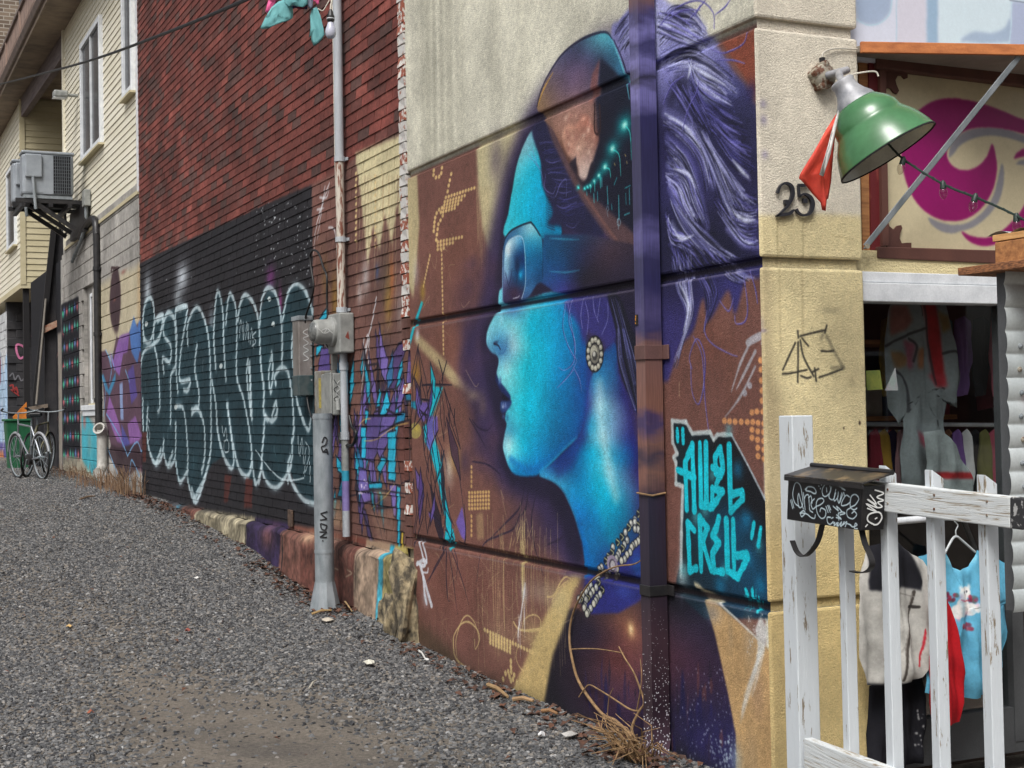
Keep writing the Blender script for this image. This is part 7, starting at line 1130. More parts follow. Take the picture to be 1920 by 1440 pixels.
def cloth(name, P, D, mat, lab, cat, bulge=.02, n=5, grp=None, parent=None, inner=None):   # a hanging cloth patch; P photo outline, D depth or depths per point
    D = D if hasattr(D, '__len__') else [D] * len(P); V = [atd(x, y, d) for (x, y), d in zip(P, D)]; ct = np.mean(V, axis=0); q = MB(); m = len(V); W_ = []
    g = random.Random(len(P) + int(P[0][0]))
    for r in range(n + 1):
        s_ = 1 - r / n
        for i, v in enumerate(V): W_.append(ct + (v - ct) * s_ - FW * bulge * .35 * (1 - s_) + FW * .012 * math.sin(((v - ct) @ RT) * s_ * 90 + ((v - ct) @ UP) * s_ * 24))
    q.add(W_, [(r * m + i, r * m + (i + 1) % m, (r + 1) * m + (i + 1) % m, (r + 1) * m + i) for r in range(n) for i in range(m)]); o = q.build(name, mat, parent, smooth='full', solid=.003)
    return tag(o, lab, cat, grp) if lab else o
fg = thing('red_pennant', atd(1540, 390, 5.66), 'red cloth pennant with white band hanging from the lamp neck', 'pennant')
cloth('cloth', [(1569, 212), (1566, 240), (1563, 290), (1558, 340), (1553, 372), (1549, 375), (1547, 396), (1541, 394), (1538, 380), (1524, 362), (1508, 346), (1498, 334), (1500, 326), (1525, 285), (1548, 245)], [5.7, 5.69, 5.68, 5.67, 5.66, 5.66, 5.66, 5.67, 5.66, 5.64, 5.62, 5.6, 5.6, 5.63, 5.67], m_red, None, None, .03, 6, parent=fg)
cloth('white_band', [(1571, 206), (1573, 212), (1556, 290), (1545, 330), (1536, 328), (1550, 280), (1562, 240)], 5.60, MAT('white_ribbon', (214, 212, 208), .7), None, None, .006, 3, parent=fg)
def digit(P, w, parent):
    P = crom(P, 6); m = len(P); ww = np.interp(np.linspace(0, 1, m), np.linspace(0, 1, len(w)), w); L_ = []; R_ = []
    for i in range(m):
        t = P[min(i + 1, m - 1)] - P[max(i - 1, 0)]; s_ = np.array([-t[1], t[0]]); s_ = s_ / np.linalg.norm(s_) * ww[i] / 2; L_.append(ony(*(P[i] + s_), -.018)); R_.append(ony(*(P[i] - s_), -.018))
    q = MB(); Q = L_ + R_[::-1]; n = len(L_)
    q.add(L_ + R_ + [p + np.array([0, .012, 0]) for p in L_ + R_], [(i, i + 1, n + i + 1, n + i) for i in range(n - 1)] + [(2 * n + i, 3 * n + i, 3 * n + i + 1, 2 * n + i + 1) for i in range(n - 1)] + [(i, 2 * n + i, 2 * n + i + 1, i + 1) for i in range(n - 1)] + [(n + i, n + i + 1, 3 * n + i + 1, 3 * n + i) for i in range(n - 1)] + [(0, n, 3 * n, 2 * n), (n - 1, 3 * n - 1, 4 * n - 1, 2 * n - 1)]); return q
m_num = MAT('number_black', (34, 34, 40), .4, 0, (50, 50, 56), 10, bump=.05); ZN = zo(1400, 0, 2.88)
n2 = thing('house_number', ony(1475, 405, -.01), 'black metal house number 2 on the pier below the lamp', 'house number', 'house number digits'); digit(ZN((170, 1042), (185, 1003), (218, 988), (247, 1010), (250, 1055), (228, 1105), (190, 1146), (163, 1168)), [5, 3.2, 4.5, 6.5, 6.5, 5, 3.5, 3], n2).build('stroke', m_num, n2); digit(ZN((163, 1166), (200, 1158), (235, 1152), (258, 1132)), [3, 6, 6, 2.5], n2).build('stroke', m_num, n2)
n5 = thing('house_number', ony(1510, 402, -.01), 'black metal house number 5 partly behind the red pennant', 'house number', 'house number digits'); digit(ZN((283, 1000), (285, 1030), (287, 1062)), [3, 3, 3], n5).build('stroke', m_num, n5); digit(ZN((282, 1000), (310, 1000), (350, 996)), [6, 6, 5], n5).build('stroke', m_num, n5); digit(ZN((287, 1062), (315, 1046), (348, 1066), (360, 1105), (345, 1148), (312, 1162), (285, 1150), (270, 1128)), [3, 4, 6.5, 7, 6, 4, 4, 5], n5).build('stroke', m_num, n5)
for p in (n2, n5): q = MB(); q.box(tuple(WL[p] + np.array([-.01, -.006, .05])), tuple(WL[p] + np.array([.01, .012, .07]))); q.build('stud', m_num, p)
sl = thing('string_lights', atd(1800, 400, 5.4), 'string of clear bulbs on dark twisted cable from the lamp across the sign', 'string lights'); P = [atd(x, y, d) for x, y, d in ((1660, 262, 5.6), (1672, 277, 5.58), (1700, 303, 5.5), (1768, 345, 5.4), (1829, 370, 5.3), (1880, 392, 5.2), (1930, 418, 5.1), (2010, 470, 5.0))]
Pc = crom(P, 8); q = MB(); q.tube(Pc, .0045, 6); q.tube([p + np.array([0, .004 * math.sin(i * 1.7), .004 * math.cos(i * 1.7)]) for i, p in enumerate(Pc)], .003, 5); q.build('cable', MAT('green_cable', (30, 48, 42), .5), sl, smooth=True)
for x, y, d, dx, dy in ((1694, 298, 5.5, -.25, -.97), (1768, 343, 5.4, .05, -1), (1829, 367, 5.3, -.1, -.4), (1906, 404, 5.15, 0, -1)):
    p = atd(x, y, d); ad = RT * dx + UP * dy; ad = ad / np.linalg.norm(ad); q = MB(); q.lathe(p, ad, [(-.01, .004), (0, .011), (.022, .012), (.024, 0)], 12); s_ = q.build('socket', bpy.data.materials['green_cable'], sl, smooth=True); q = MB(); q.lathe(p, ad, [(.02, .010), (.032, .016), (.045, .015), (.06, .007), (.064, 0)], 14); q.build('bulb', glassmat('clear_bulb', (.86, .84, .82)) if 'clear_bulb' not in bpy.data.materials else bpy.data.materials['clear_bulb'], s_, smooth=True)

# ================================================================== FENCE WITH LETTER BOX
AZ = YAW + math.atan((100 - PCX) / FPX); fd = np.array([math.sin(AZ), math.cos(AZ), 0]); fn = np.array([-fd[1], fd[0], 0]); zax = np.array([0, 0, 1.0])
FP = atd(1497, 1000, 5.15)
fe = thing('picket_fence', (FP[0], FP[1], -.05), 'peeling white picket fence in front of the shop window', 'fence')
pa = math.radians(-4); e1 = np.array([math.cos(pa), math.sin(pa), 0]); e2 = np.array([-math.sin(pa), math.cos(pa), 0]); zt = onp(1497, 779, FP, fn)[2]
q = MB(); q.obox(np.array([FP[0], FP[1], -.2]) - e1 * .0445 - e2 * .0445, e1 * .089, e2 * .089, (0, 0, zt + .2)); q.build('post', m_fence, fe, bevel=.004)
def fpt(x, y, off=0.0): return onp(x, y, FP + fn * off, fn)
def rail(P4, off, th, mat):   # four photo corners on the fence plane
    q = MB(); q.prism([fpt(x, y, off) for x, y in P4], -fn * th); q.build('rail', mat, fe, bevel=.004)
rail([(1541, 892), (1893, 932), (1893, 991), (1541, 944)], .05, .036, m_railg); rail([(1893, 932), (1990, 944), (1990, 1003), (1893, 991)], .0505, .037, MAT('dark_rail_end', (46, 46, 48), .7, 0, (170, 170, 168), 40, (1, 1, 1), .58, .63)); rail([(1507, 1384), (1990, 1560), (1990, 1640), (1507, 1440)], .05, .036, m_railg)
for x, yt, w in ((1583, 870, .04), (1664, 872, .042), (1751, 880, .042), (1850, 889, .042)):
    b = fpt(x, yt, 0); q = MB(); o = np.array([b[0], b[1], -.1]) - fd * w / 2 - fn * .02; hh = b[2] + .1
    q.prism([o, o + fn * .04, o + fn * .04 + zax * (hh - .0), o + zax * (hh - .028)], fd * w); q.build('picket', m_fence, fe, bevel=.003)
for x in (1664, 1751, 1850):
    for y in (918, 944): p = fpt(x, y + (x - 1664) * .12, .0515); q = MB(); q.lathe(p, fn, [(-.002, .0045), (.001, .004), (.0015, 0)], 8); q.build('nail', m_rust, fe)
WM = Canvas(FP + fn * .135, -fd, zax, -.9, .9, -1.5, 1.0, 620, (20, 20, 24)); c = WM; ZL = zo(1460, 860, 6.26); WC = (196, 214, 220)
QL = [((240, 560), (190, 520), (165, 420), (185, 310), (215, 280), (255, 320), (275, 420), (285, 520), (262, 572), (235, 560), (225, 470), (235, 410), (255, 480), (290, 590)), ((290, 400), (300, 480), (310, 600)), ((300, 470), (320, 430), (350, 430), (358, 520), (365, 600), (400, 630)), ((350, 460), (380, 440), (392, 520)), ((440, 560), (400, 590), (380, 520), (420, 470)), ((440, 560), (490, 540), (530, 500), (510, 465), (460, 480), (440, 540), (455, 640), (500, 700), (545, 680), (550, 610), (500, 580), (485, 620)), ((250, 640), (290, 610), (310, 640), (270, 680), (260, 640), (330, 650), (380, 690), (420, 700), (430, 660)),
      ((310, 360), (350, 330), (410, 340), (440, 390), (420, 410), (370, 385), (320, 375), (330, 350)), ((140, 490), (165, 585)), ((155, 480), (178, 575)), ((555, 560), (580, 630)), ((575, 550), (605, 630)), ((590, 550), (612, 600)), ((470, 320), (474, 324)), ((488, 350), (492, 354)), ((500, 310), (504, 306)),
      ((545, 300), (512, 360), (520, 430), (560, 440), (610, 380), (600, 310)), ((560, 340), (565, 390)), ((620, 330), (590, 450), (640, 480), (670, 400)), ((670, 360), (650, 490), (690, 460), (700, 390)), ((740, 400), (710, 520), (690, 470)), ((720, 510), (760, 400), (770, 430)), ((830, 450), (790, 430), (745, 500), (740, 550), (800, 540), (840, 510)), ((840, 570), (900, 540), (940, 470), (900, 420), (850, 450), (840, 560), (880, 600), (920, 580)), ((840, 580), (800, 610), (810, 680), (870, 705), (915, 660), (890, 620), (860, 640)), ((680, 310), (740, 340), (780, 370), (740, 350)), ((640, 560), (665, 580), (700, 610), (680, 560), (740, 620), (700, 640)), ((730, 620), (780, 640), (720, 660)), ((675, 690), (735, 710)), ((700, 650), (705, 720)), ((680, 660), (730, 700)),
      ((610, 690), (570, 690), (575, 750), (605, 770), (640, 740)), ((620, 700), (640, 690)), ((640, 760), (660, 750), (650, 790), (690, 750), (680, 790)), ((700, 750), (690, 800), (730, 750), (720, 790)), ((740, 740), (730, 800), (770, 740), (750, 780), (800, 740), (780, 800)), ((830, 770), (870, 800), (920, 780), (900, 760), (890, 820), (925, 820)), ((800, 760), (850, 780))]
for P in QL: c.stroke(ZL(*P), 3.2, (120, 150, 165), .5, soft=2); c.stroke(ZL(*P), 2.4, WC, .95, soft=.6, n=6)
m_boxf = CMAT('letter_box_front', WM, .35, .05, 200, .001, .04, .5)
lbx = thing('letter_box', fpt(1545, 985, .1), 'black metal letter box covered in white marker tags on the fence post', 'letter box')
f0, f1, f2, f3 = fpt(1475, 974, .135), fpt(1614, 995, .135), fpt(1616.5, 911, .135), fpt(1477.5, 896, .135); bx_ = -fn * .085
q = MB(); q.prism([f0, f1, f2, f3], bx_); q.fm = [0] + [1] * (len(q.fm) - 1); o = q.build('box', [m_boxf, m_black], lbx, bevel=.003)
l0, l1 = fpt(1470, 893, .15), fpt(1617, 909, .15); l2 = f2 + bx_ * 1.0 + zax * .035 - fd * .0; l3 = f3 + bx_ * 1.0 + zax * .035; l2 = l1 - fn * .11 + zax * .028; l3 = l0 - fn * .11 + zax * .028
m_lid = MAT('lid_worn', (40, 38, 38), .35, 0, (112, 94, 70), 12, (1, 1, 1), .52, .68, .1)
q = MB(); q.prism([l0, l1, l2, l3], (0, 0, .006)); q.build('lid', m_lid, lbx, bevel=.002); q = MB(); q.prism([l0, l1, l1 - zax * .014, l0 - zax * .014], -fn * .004); q.build('lid_lip', m_black, lbx); q = MB(); q.tube([l3 + zax * .008, l2 + zax * .008], .009, 8); q.build('hinge', m_black, lbx)
for P in (((1537, 984), (1528, 1016), (1512, 1038), (1500, 1043), (1489, 1034), (1481, 1014)), ((1610, 992), (1617, 1020), (1628, 1045), (1630, 1060), (1622, 1071), (1608, 1074), (1592, 1071))):
    Q = crom([fpt(x, y, .12) for x, y in P], 6); q = MB(); wv = fn * .02
    q.add([p for p in Q] + [p - wv for p in Q], [(i, i + 1, len(Q) + i + 1, len(Q) + i) for i in range(len(Q) - 1)]); q.build('scroll_hook', m_black, lbx, solid=.004)
SN = -fd; sidept = lambda u, v: f1 + bx_ * u + (f2 - f1) * v - fd * 0
for P, w_ in ((((.55, .12), (.25, .22), (.3, .36), (.7, .4), (.85, .28), (.7, .14), (.5, .12)), .005), (((.55, .25), (.65, .28)), .004), (((.2, .5), (.6, .42), (.15, .6), (.65, .5), (.2, .7), (.6, .58), (.3, .8)), .004), (((.6, .5), (.85, .52), (.65, .62), (.9, .66), (.6, .74), (.9, .82), (.5, .9)), .004), (((.15, .08), (.25, .14)), .004)): ribbon([f1 + bx_ * u + (f2 - f1) * v - fd * .001 for u, v in P], -fd, w_, 'marker_tag', m_mk, lbx, .004)

# ================================================================== CORRUGATED BOOTH AND ITS BOARDS
cp_ = atd(1886, 700, 4.62); YC = cp_[1]; zc0, zc1 = ony(1890, 975, YC)[2], ony(1890, 500, YC)[2]
bo = thing('corrugated_booth', (cp_[0] + .3, YC, 0), 'booth of corrugated metal sheet with screws at the right edge behind the fence', 'booth')
m_corr = MAT('corrugated_zinc', (206, 212, 212), .35, .2, (170, 178, 178), 5, (1, 1, .3), bump=.08)
q = MB(); x0 = ony(1886, 700, YC)[0]; q.grid(lambda u, v: (x0 + .9 * u, YC - .010 * abs(math.sin((zc0 - .3 + (zc1 - zc0 + .3) * v) / .0765 * math.pi)) ** .7, zc0 - .3 + (zc1 - zc0 + .3) * v), 4, 260); q.build('sheet', m_corr, bo, smooth=True)
q = MB(); q.box((x0 + .03, YC + .012, zc0 - .3), (x0 + .08, YC + .06, zc1)); q.build('stud', m_alu, bo)
for k in range(8): zz_ = zc0 + .03 + k * .0765; q = MB(); q.lathe((x0 + .05 + .006 * (k % 2), YC - .009, zz_), (0, -1, 0), [(0, .009), (.004, .009), (.006, .005), (.009, 0)], 10); q.build('screw', m_galv if k % 3 else m_rust, bo)
q = MB(); hp = [(x0 + .13 + .055 * math.cos(t), YC - .013, ony(1920, 748, YC)[2] + .055 * math.sin(t)) for t in [i * math.pi / 12 for i in range(24)]]; q.prism(hp, (0, .002, 0)); q.build('red_mark', MAT('red_mark_m', (190, 30, 60), .5), bo)
b0 = atd(1796, 517, 4.75); b1 = onz(1930, 500, b0[2]); dbv = (b1 - b0); nb = np.array([dbv[1], -dbv[0], 0]); nb = -nb / np.linalg.norm(nb); m_ply = MAT('plywood_edge', (156, 104, 66), .8, 0, (96, 62, 42), 30, (2, 2, 12), .4, .6, .4)
q = MB(); q.prism([b0, b0 + dbv * 1.6, b0 + dbv * 1.6 + nb * .35, b0 + nb * .35], (0, 0, .026)); q.build('counter_board', m_ply, bo, bevel=.002)
w0 = onz(1866, 497, b0[2] + .03); q = MB(); q.obox(w0, dbv * .9, nb * .1, (0, 0, .075)); q.build('timber_block', m_wood, bo, bevel=.003); w1 = w0 + dbv * .12 + zax * .078; q = MB(); q.obox(w1 - dbv * .15, dbv * 1.0, nb * .12, (0, 0, .022)); q.build('timber_strip', MAT('pale_wood', (206, 160, 104), .7, 0, (170, 124, 76), 8, (1, 1, 8)), bo, bevel=.002)
q = MB(); q.grid(lambda u, v: tuple(w1 - dbv * .28 + dbv * .9 * u + nb * (.02 + .25 * v) + zax * (.024 + .012 * abs(math.sin(u * 9)))), 60, 2); q.build('roof_sheet', m_corr, bo, smooth=True)

# ================================================================== THINGS BEHIND THE GLASS
def garment(name, P, Y, base, lab, cat, paint=None, bulge=.05, n=6, res=300, wr=.006):
    V = [ony(x, y, Y) for x, y in P]; xs_ = [v[0] for v in V]; zs_ = [v[2] for v in V]; cv = Canvas((0, Y, 0), (1, 0, 0), (0, 0, 1), min(xs_) - .02, max(xs_) + .02, min(zs_) - .02, max(zs_) + .02, res, base)
    if paint: paint(cv)
    cv.noise(.22, (40, 12, 3), len(P), grain=.02); mt = CMAT(name + '_cloth', cv, .85, .25, 120, .003, .06, .2); ct = np.mean(V, axis=0); g = random.Random(len(P)); m = len(V); W_ = []
    ph = g.uniform(0, 6); V = [V[i] + (V[(i + 1) % m] - V[i]) * t for i in range(m) for t in (0, .2, .4, .6, .8)]; m = len(V); zt = max(v[2] for v in V); zh = zt - min(v[2] for v in V) + 1e-6
    ks = [1, .985, .95, .88, .78, .66, .54, .42, .3, .18, .08, 0]; n = len(ks) - 1
    for s in (1, -1):
        for k in ks:
            for v in V:
                p = ct + (v - ct) * k; dn = (zt - p[2]) / zh; fold = math.sin((p[0] - ct[0]) * 62 * (1 - .25 * dn) + 1.2 * math.sin(p[2] * 7 + ph) + ph) + .5 * math.sin((p[0] - ct[0]) * 130 + p[2] * 11 + ph * 2) + .35 * math.sin(p[2] * 38 + p[0] * 25)
                W_.append(p + np.array([0, -s * min(bulge, .03) * .35 * min(1, (1 - k) * 9) - (.004 + .011 * dn) * fold, 0]))
    q = MB(); o = m * (n + 1); F_ = [(r * m + i, r * m + (i + 1) % m, (r + 1) * m + (i + 1) % m, (r + 1) * m + i) for r in range(n) for i in range(m)]; q.add(W_, F_ + [tuple(o + i for i in f[::-1]) for f in F_])
    ob = q.build(name, mt, None, smooth='full'); return tag(ob, lab, cat)
ZW = zo(1420, 760, 2.118)
def kitty(c):
    PK_, WH = (214, 150, 170), (222, 218, 214)
    for x, y, rx, ry in ((820, 745, 12, 12), (812, 800, 13, 20), (790, 820, 10, 14), (845, 810, 10, 12), (868, 805, 5, 9)): c.blob(*ZW((x, y))[0], rx, ry, WH, .95, hard=.6)
    for x, y in ((800, 728), (838, 722)): c.fill(ZW((x - 8, y + 6), (x, y - 14), (x + 10, y + 4)), WH, 1)
    for x, y, r in ((800, 760, 6), (850, 770, 7), (830, 830, 7), (790, 850, 5), (866, 790, 5), (810, 775, 4)): c.blob(*ZW((x, y))[0], r * .8, r, PK_, .6)
    for x, y in ((812, 742), (830, 740)): c.blob(*ZW((x, y))[0], 1.6, 2.2, (60, 60, 70), .9, hard=1)
    c.blob(*ZW((820, 752))[0], 1.4, 1.4, (200, 100, 120), .9); c.stroke(ZW((800, 772), (820, 778), (842, 772)), 2, (200, 60, 80), .8)
    for x, y in ((768, 762), (830, 880), (858, 772)): 
        for _ in range(9): c.blob(*ZW((x + rnd.uniform(-18, 18), y + rnd.uniform(-14, 14)))[0], 3.4, 4, rnd.choice([(150, 40, 60), (110, 40, 60), (80, 90, 90), (170, 70, 84)]), .8, hard=.6)
    c.fill(ZW((740, 590), (800, 640), (870, 590), (860, 620), (800, 660), (750, 625)), (130, 194, 214), .9, blur=2); c.fill(ZW((795, 612), (825, 610), (815, 634)), (226, 224, 220), .9)
    for k in range(8): c.stroke(ZW((rnd.uniform(700, 1000), rnd.uniform(650, 1000)), (rnd.uniform(700, 1000), rnd.uniform(900, 1150))), 10, (74, 140, 172), .3, soft=8)
    c.stroke(ZW((945, 610), (960, 760), (990, 840)), 4, (80, 140, 170), .5, soft=4)
garment('blue_shirt', ZW((640, 600), (700, 585), (745, 578), (770, 640), (800, 655), (840, 640), (872, 575), (930, 595), (990, 630), (1025, 690), (1036, 760), (1010, 785), (990, 790), (998, 900), (970, 1040), (925, 1140), (870, 1165), (780, 1160), (700, 1155), (665, 1140), (670, 900), (660, 760), (630, 700)), -.10, (96, 168, 198), 'light blue shirt printed with white kittens hanging before the shop window', 'shirt', kitty, .022)
def jkt(c):
    c.fill(ZW((440, 540), (560, 540), (600, 580), (650, 700), (640, 735), (560, 720), (540, 740), (440, 735)), (30, 30, 36), 1, blur=2); c.fill(ZW((440, 1105), (570, 1105), (680, 1080), (680, 1200), (440, 1200)), (26, 26, 30), 1, blur=1.5)
    for P, w_, co in ((ZW((612, 740), (590, 900), (575, 1090)), 7, (60, 54, 50)), (ZW((606, 750), (586, 900), (570, 1085)), 2.5, (150, 146, 140)), (ZW((655, 890), (642, 1035)), 4, (180, 30, 44)), (ZW((555, 745), (615, 760)), 2, (130, 126, 122)), (ZW((540, 1010), (575, 960)), 3, (150, 146, 140)), (ZW((600, 800), (632, 800)), 6, (50, 46, 44))): c.stroke(P, w_, co, .9)
garment('white_jacket', ZW((440, 560), (500, 545), (560, 545), (610, 590), (660, 615), (700, 690), (705, 850), (690, 1000), (660, 1080), (570, 1110), (440, 1112), (400, 1000), (400, 700)), -.12, (178, 176, 170), 'white jacket with black collar, zip and red pocket before the shop window', 'jacket', jkt, .03)
garment('red_dress', ZW((735, 720), (770, 800), (800, 930), (822, 1060), (815, 1260), (740, 1270), (690, 1262), (690, 1000), (700, 800)), -.17, (170, 26, 34), 'plain red garment hanging between the jacket and the blue shirt', 'garment', None, .02)
garment('black_trousers', ZW((440, 1112), (560, 1108), (650, 1080), (670, 1160), (660, 1300), (650, 1420), (560, 1440), (440, 1440)), -.02, (30, 30, 36), 'black studded garment hanging below the white jacket', 'garment', lambda c: c.dots(14, 1715, 1330, 1728, 1400, 2, (170, 170, 170), .9), .05)
ZI = zo(1600, 560, 4.237)
def suit(c):
    for P, co in ((((300, 60), (420, 60), (460, 180), (420, 240), (290, 300), (280, 220)), (150, 92, 84)), (((540, 40), (650, 50), (690, 400), (730, 690), (640, 700), (600, 500), (570, 200)), (170, 26, 30)), (((380, 330), (480, 360), (460, 560), (420, 560), (400, 420)), (170, 90, 110)), (((280, 420), (370, 430), (420, 480), (400, 540), (330, 560)), (150, 110, 70)), (((660, 100), (750, 150), (760, 240), (700, 280)), (140, 110, 60)), (((500, 400), (540, 390), (540, 560), (500, 560)), (170, 100, 60)), (((590, 600), (720, 600), (740, 700), (640, 700)), (176, 60, 70)), (((500, 1050), (600, 1100), (720, 1100), (700, 1250), (600, 1200), (520, 1150)), (150, 70, 84))): c.fill(ZI(*P), co, .85, blur=3)
    for P in (((250, 380), (400, 300), (560, 240)), ((430, 320), (490, 380), (470, 500)), ((560, 60), (590, 400), (640, 680)), ((330, 580), (420, 700), (430, 900)), ((700, 440), (830, 440), (830, 700))): c.stroke(ZI(*P), 5, (50, 50, 54), .7, soft=2)
    c.stroke(ZI((530, 60), (540, 140)), 2, (40, 40, 44), .9)
garment('patterned_overall', [(1672, 566), (1700, 560), (1745, 560), (1772, 572), (1790, 640), (1802, 700), (1792, 765), (1776, 725), (1772, 800), (1780, 880), (1800, 912), (1735, 914), (1690, 906), (1694, 820), (1698, 760), (1682, 800), (1668, 765), (1656, 660), (1662, 600)], .42, (134, 142, 144), 'large grey and red patterned overall hanging inside behind the glass', 'garment', suit, .07)
garment('grey_skirt', ZI((560, 1060), (700, 1040), (820, 1160), (880, 1300), (940, 1440), (940, 1600), (560, 1600), (590, 1300)), .34, (140, 148, 148), 'grey flared garment with red hem low inside the shop', 'garment', lambda c: c.fill(ZI((400, 1380), (960, 1380), (960, 1430), (400, 1430)), (150, 26, 30), .9), .06)
for P, Y, col_, lab in ((((1630, 800), (1665, 800), (1668, 900), (1632, 900)), 1.3, (90, 60, 56), 'dark brown garment deep inside at the left of the shop'), (((1690, 850), (1740, 840), (1745, 890), (1700, 905)), 1.2, (140, 50, 50), 'dark red bundle deep inside below the hanger rail'), (((1830, 640), (1870, 630), (1876, 760), (1836, 770)), 1.1, (96, 44, 54), 'dark maroon coat deep inside at the right of the shop')): garment('dim_garment', P, Y, col_, lab, 'garment', None, .06)
rk = thing('hanger_rail', ony(1750, 800, .9), 'pale metal clothes rail with small hangers inside the shop', 'clothes rail'); q = MB(); a, b = ony(1590, 795, .9), ony(1900, 797, .9); q.tube([a, b], .012, 10); q.build('rail', m_white, rk)
for i in range(10):
    x = 1634 + i * 6.2; q = MB(); q.prism([ony(x, 806, .92), ony(x + 7, 806, .92), ony(x + 4, 818, .92), ony(x - 2, 816, .92)], (0, .02, 0)); q.build('hanger_tag', MAT('tag%d' % (i % 4), ((200, 196, 200), (170, 60, 60), (150, 150, 160), (190, 170, 130))[i % 4], .6) if 'tag%d' % (i % 4) not in bpy.data.materials else bpy.data.materials['tag%d' % (i % 4)], rk)
pr = thing('window_rail', ony(1700, 972, -.08), 'thick white rail carrying garments just before the shop window', 'clothes rail'); q = MB(); q.tube([ony(1640, 981, -.08), ony(1742, 972, -.08), ony(1930, 958, -.08)], .016, 10); q.build('rail', m_white, pr, smooth=True)
for i, (cn, cc) in enumerate((('maroon', (120, 40, 52)), ('mustard', (176, 140, 60)), ('navy', (40, 48, 84)), ('pale pink', (206, 160, 166)), ('grey', (130, 132, 136)), ('brick red', (160, 64, 52)), ('cream', (206, 196, 170)), ('teal', (50, 110, 114)), ('brown', (112, 78, 58)), ('violet', (104, 76, 130)), ('white', (206, 206, 206)), ('black', (36, 36, 40)), ('olive', (110, 108, 66)), ('rose', (176, 90, 106)))):
    x = 1632 + i * 17.2; garment('rail_garment', [(x, 812), (x + 8, 804), (x + 15, 812), (x + 19, 850), (x + 18, 905 + (i * 37) % 30), (x + 8, 910 + (i * 37) % 30), (x - 2, 900 + (i * 37) % 30), (x - 2, 850)], .55 + .03 * (i % 3), cc, cn + ' garment packed among others on the rail inside the shop', 'garment', None, .03, res=120)
    if i % 2: garment('shelf_garment', [(x + 4, 600), (x + 20, 592), (x + 34, 602), (x + 36, 680), (x + 30, 740), (x + 4, 744), (x, 680)], .62 + .02 * (i % 4), tuple(min(255, v + 14) for v in cc), cn + ' garment hanging high at the back behind the glass', 'garment', None, .03, res=120)
hg = thing('clothes_hanger', ony(1795, 1010, -.1), 'clear plastic hanger holding the blue kitten shirt', 'hanger'); q = MB(); q.tube(crom([ony(x, y, -.1) for x, y in ((1770, 1040), (1785, 1012), (1793, 1006), (1802, 1012), (1828, 1035))], 5), .006, 8).tube(crom([ony(x, y, -.1) for x, y in ((1793, 1006), (1792, 995), (1796, 985), (1790, 978))], 5), .003, 6); q.build('body', MAT('clear_plastic', (190, 196, 198), .2), hg, smooth=True)
sk = thing('leaning_stick', ony(1790, 920, .55), 'thin black pole leaning diagonally inside the shop window', 'pole'); q = MB(); q.tube([ony(1716, 765, .6), ony(1742, 820, .58), ony(1780, 910, .5), ony(1840, 1060, .45)], [.006, .010, .014, .014], 8); q.build('shaft', m_black, sk, smooth=True)
for P, c_, lab in ((((1624, 695), (1650, 694), (1655, 730), (1626, 732)), (170, 170, 80), 'yellow green poster card taped inside the window beside the pier'), (((1660, 732), (1679, 690), (1684, 732)), (186, 196, 190), 'pale triangular card standing inside the window')): q = MB(); q.prism([ony(x, y, .14) for x, y in P], (0, .004, 0)); tag(q.build('window_card', MAT('card%d' % c_[0], c_, .6, 0, (110, 130, 70) if c_[0] == 170 else (206, 170, 190), 16)), lab, 'card')
shf = thing('wall_shelf', (1.6, 2.6, 1.9), 'dim wooden shelf with folded goods at the back of the shop', 'shelf')
for z_ in (1.0, 1.5, 2.0): q = MB(); q.box((.7, 2.3, z_), (3.2, 2.7, z_ + .03)); q.build('board', m_wood, shf)
for i in range(26): x = .75 + (i % 13) * .19; z_ = 1.03 + (i // 13) * .5; q = MB(); q.box((x, 2.35, z_), (x + .15, 2.65, z_ + rnd.uniform(.1, .3))); q.build('folded_stack', MAT('stack%d' % (i % 5), ((150, 60, 70), (90, 90, 110), (170, 160, 150), (60, 80, 110), (120, 90, 60))[i % 5], .9) if 'stack%d' % (i % 5) not in bpy.data.materials else bpy.data.materials['stack%d' % (i % 5)], shf)

# ================================================================== OVERHEAD: CABLE, BULB, BUNTING
P = [onx(x, y, -1.0) for x, y in ((-60, 172), (0, 158), (150, 119), (300, 66), (460, 0), (560, -50))]; q = MB(); q.tube(crom(P, 6), .014, 6); tag(q.build('overhead_cable', m_blackcab, smooth=True), 'black overhead cable sagging across the siding and shingles', 'cable')
DB = 8.0
bl = thing('hanging_bulb', atd(620, 60, DB), 'white light bulb in a black socket hanging from a white wire', 'bulb'); bp_ = atd(620, 19, DB)
q = MB(); q.tube(crom([atd(621, -60, DB), atd(622, 0, DB), atd(620.5, 10, DB), atd(620, 19, DB)], 5), .006, 8); q.build('wire', m_wire, bl, smooth=True); q = MB(); q.lathe(bp_, -UP, [(-.005, .006), (.01, .014), (.03, .018), (.032, .022), (.06, .022), (.062, .018), (.07, .017)], 18); q.build('socket', m_black, bl, smooth='auto'); q = MB(); q.lathe(bp_, -UP, [(.045, .0225), (.05, .0225)], 18); q.build('ring', m_white, bl)
q = MB(); q.lathe(bp_, -UP, [(.068, .016), (.085, .02), (.105, .028), (.125, .031), (.145, .028), (.158, .018), (.163, 0)], 24); q.build('bulb', MAT('opal_bulb', (196, 198, 206), .2, 0, (170, 172, 190), 8, bump=0), bl, smooth=True)
q = MB(); q.tube(crom([atd(x, y, DB) for x, y in ((596, 16), (605, 20), (612, 10), (620, -4))], 5), .003, 6); q.build('twist_wire', m_wire, bl, smooth=True)
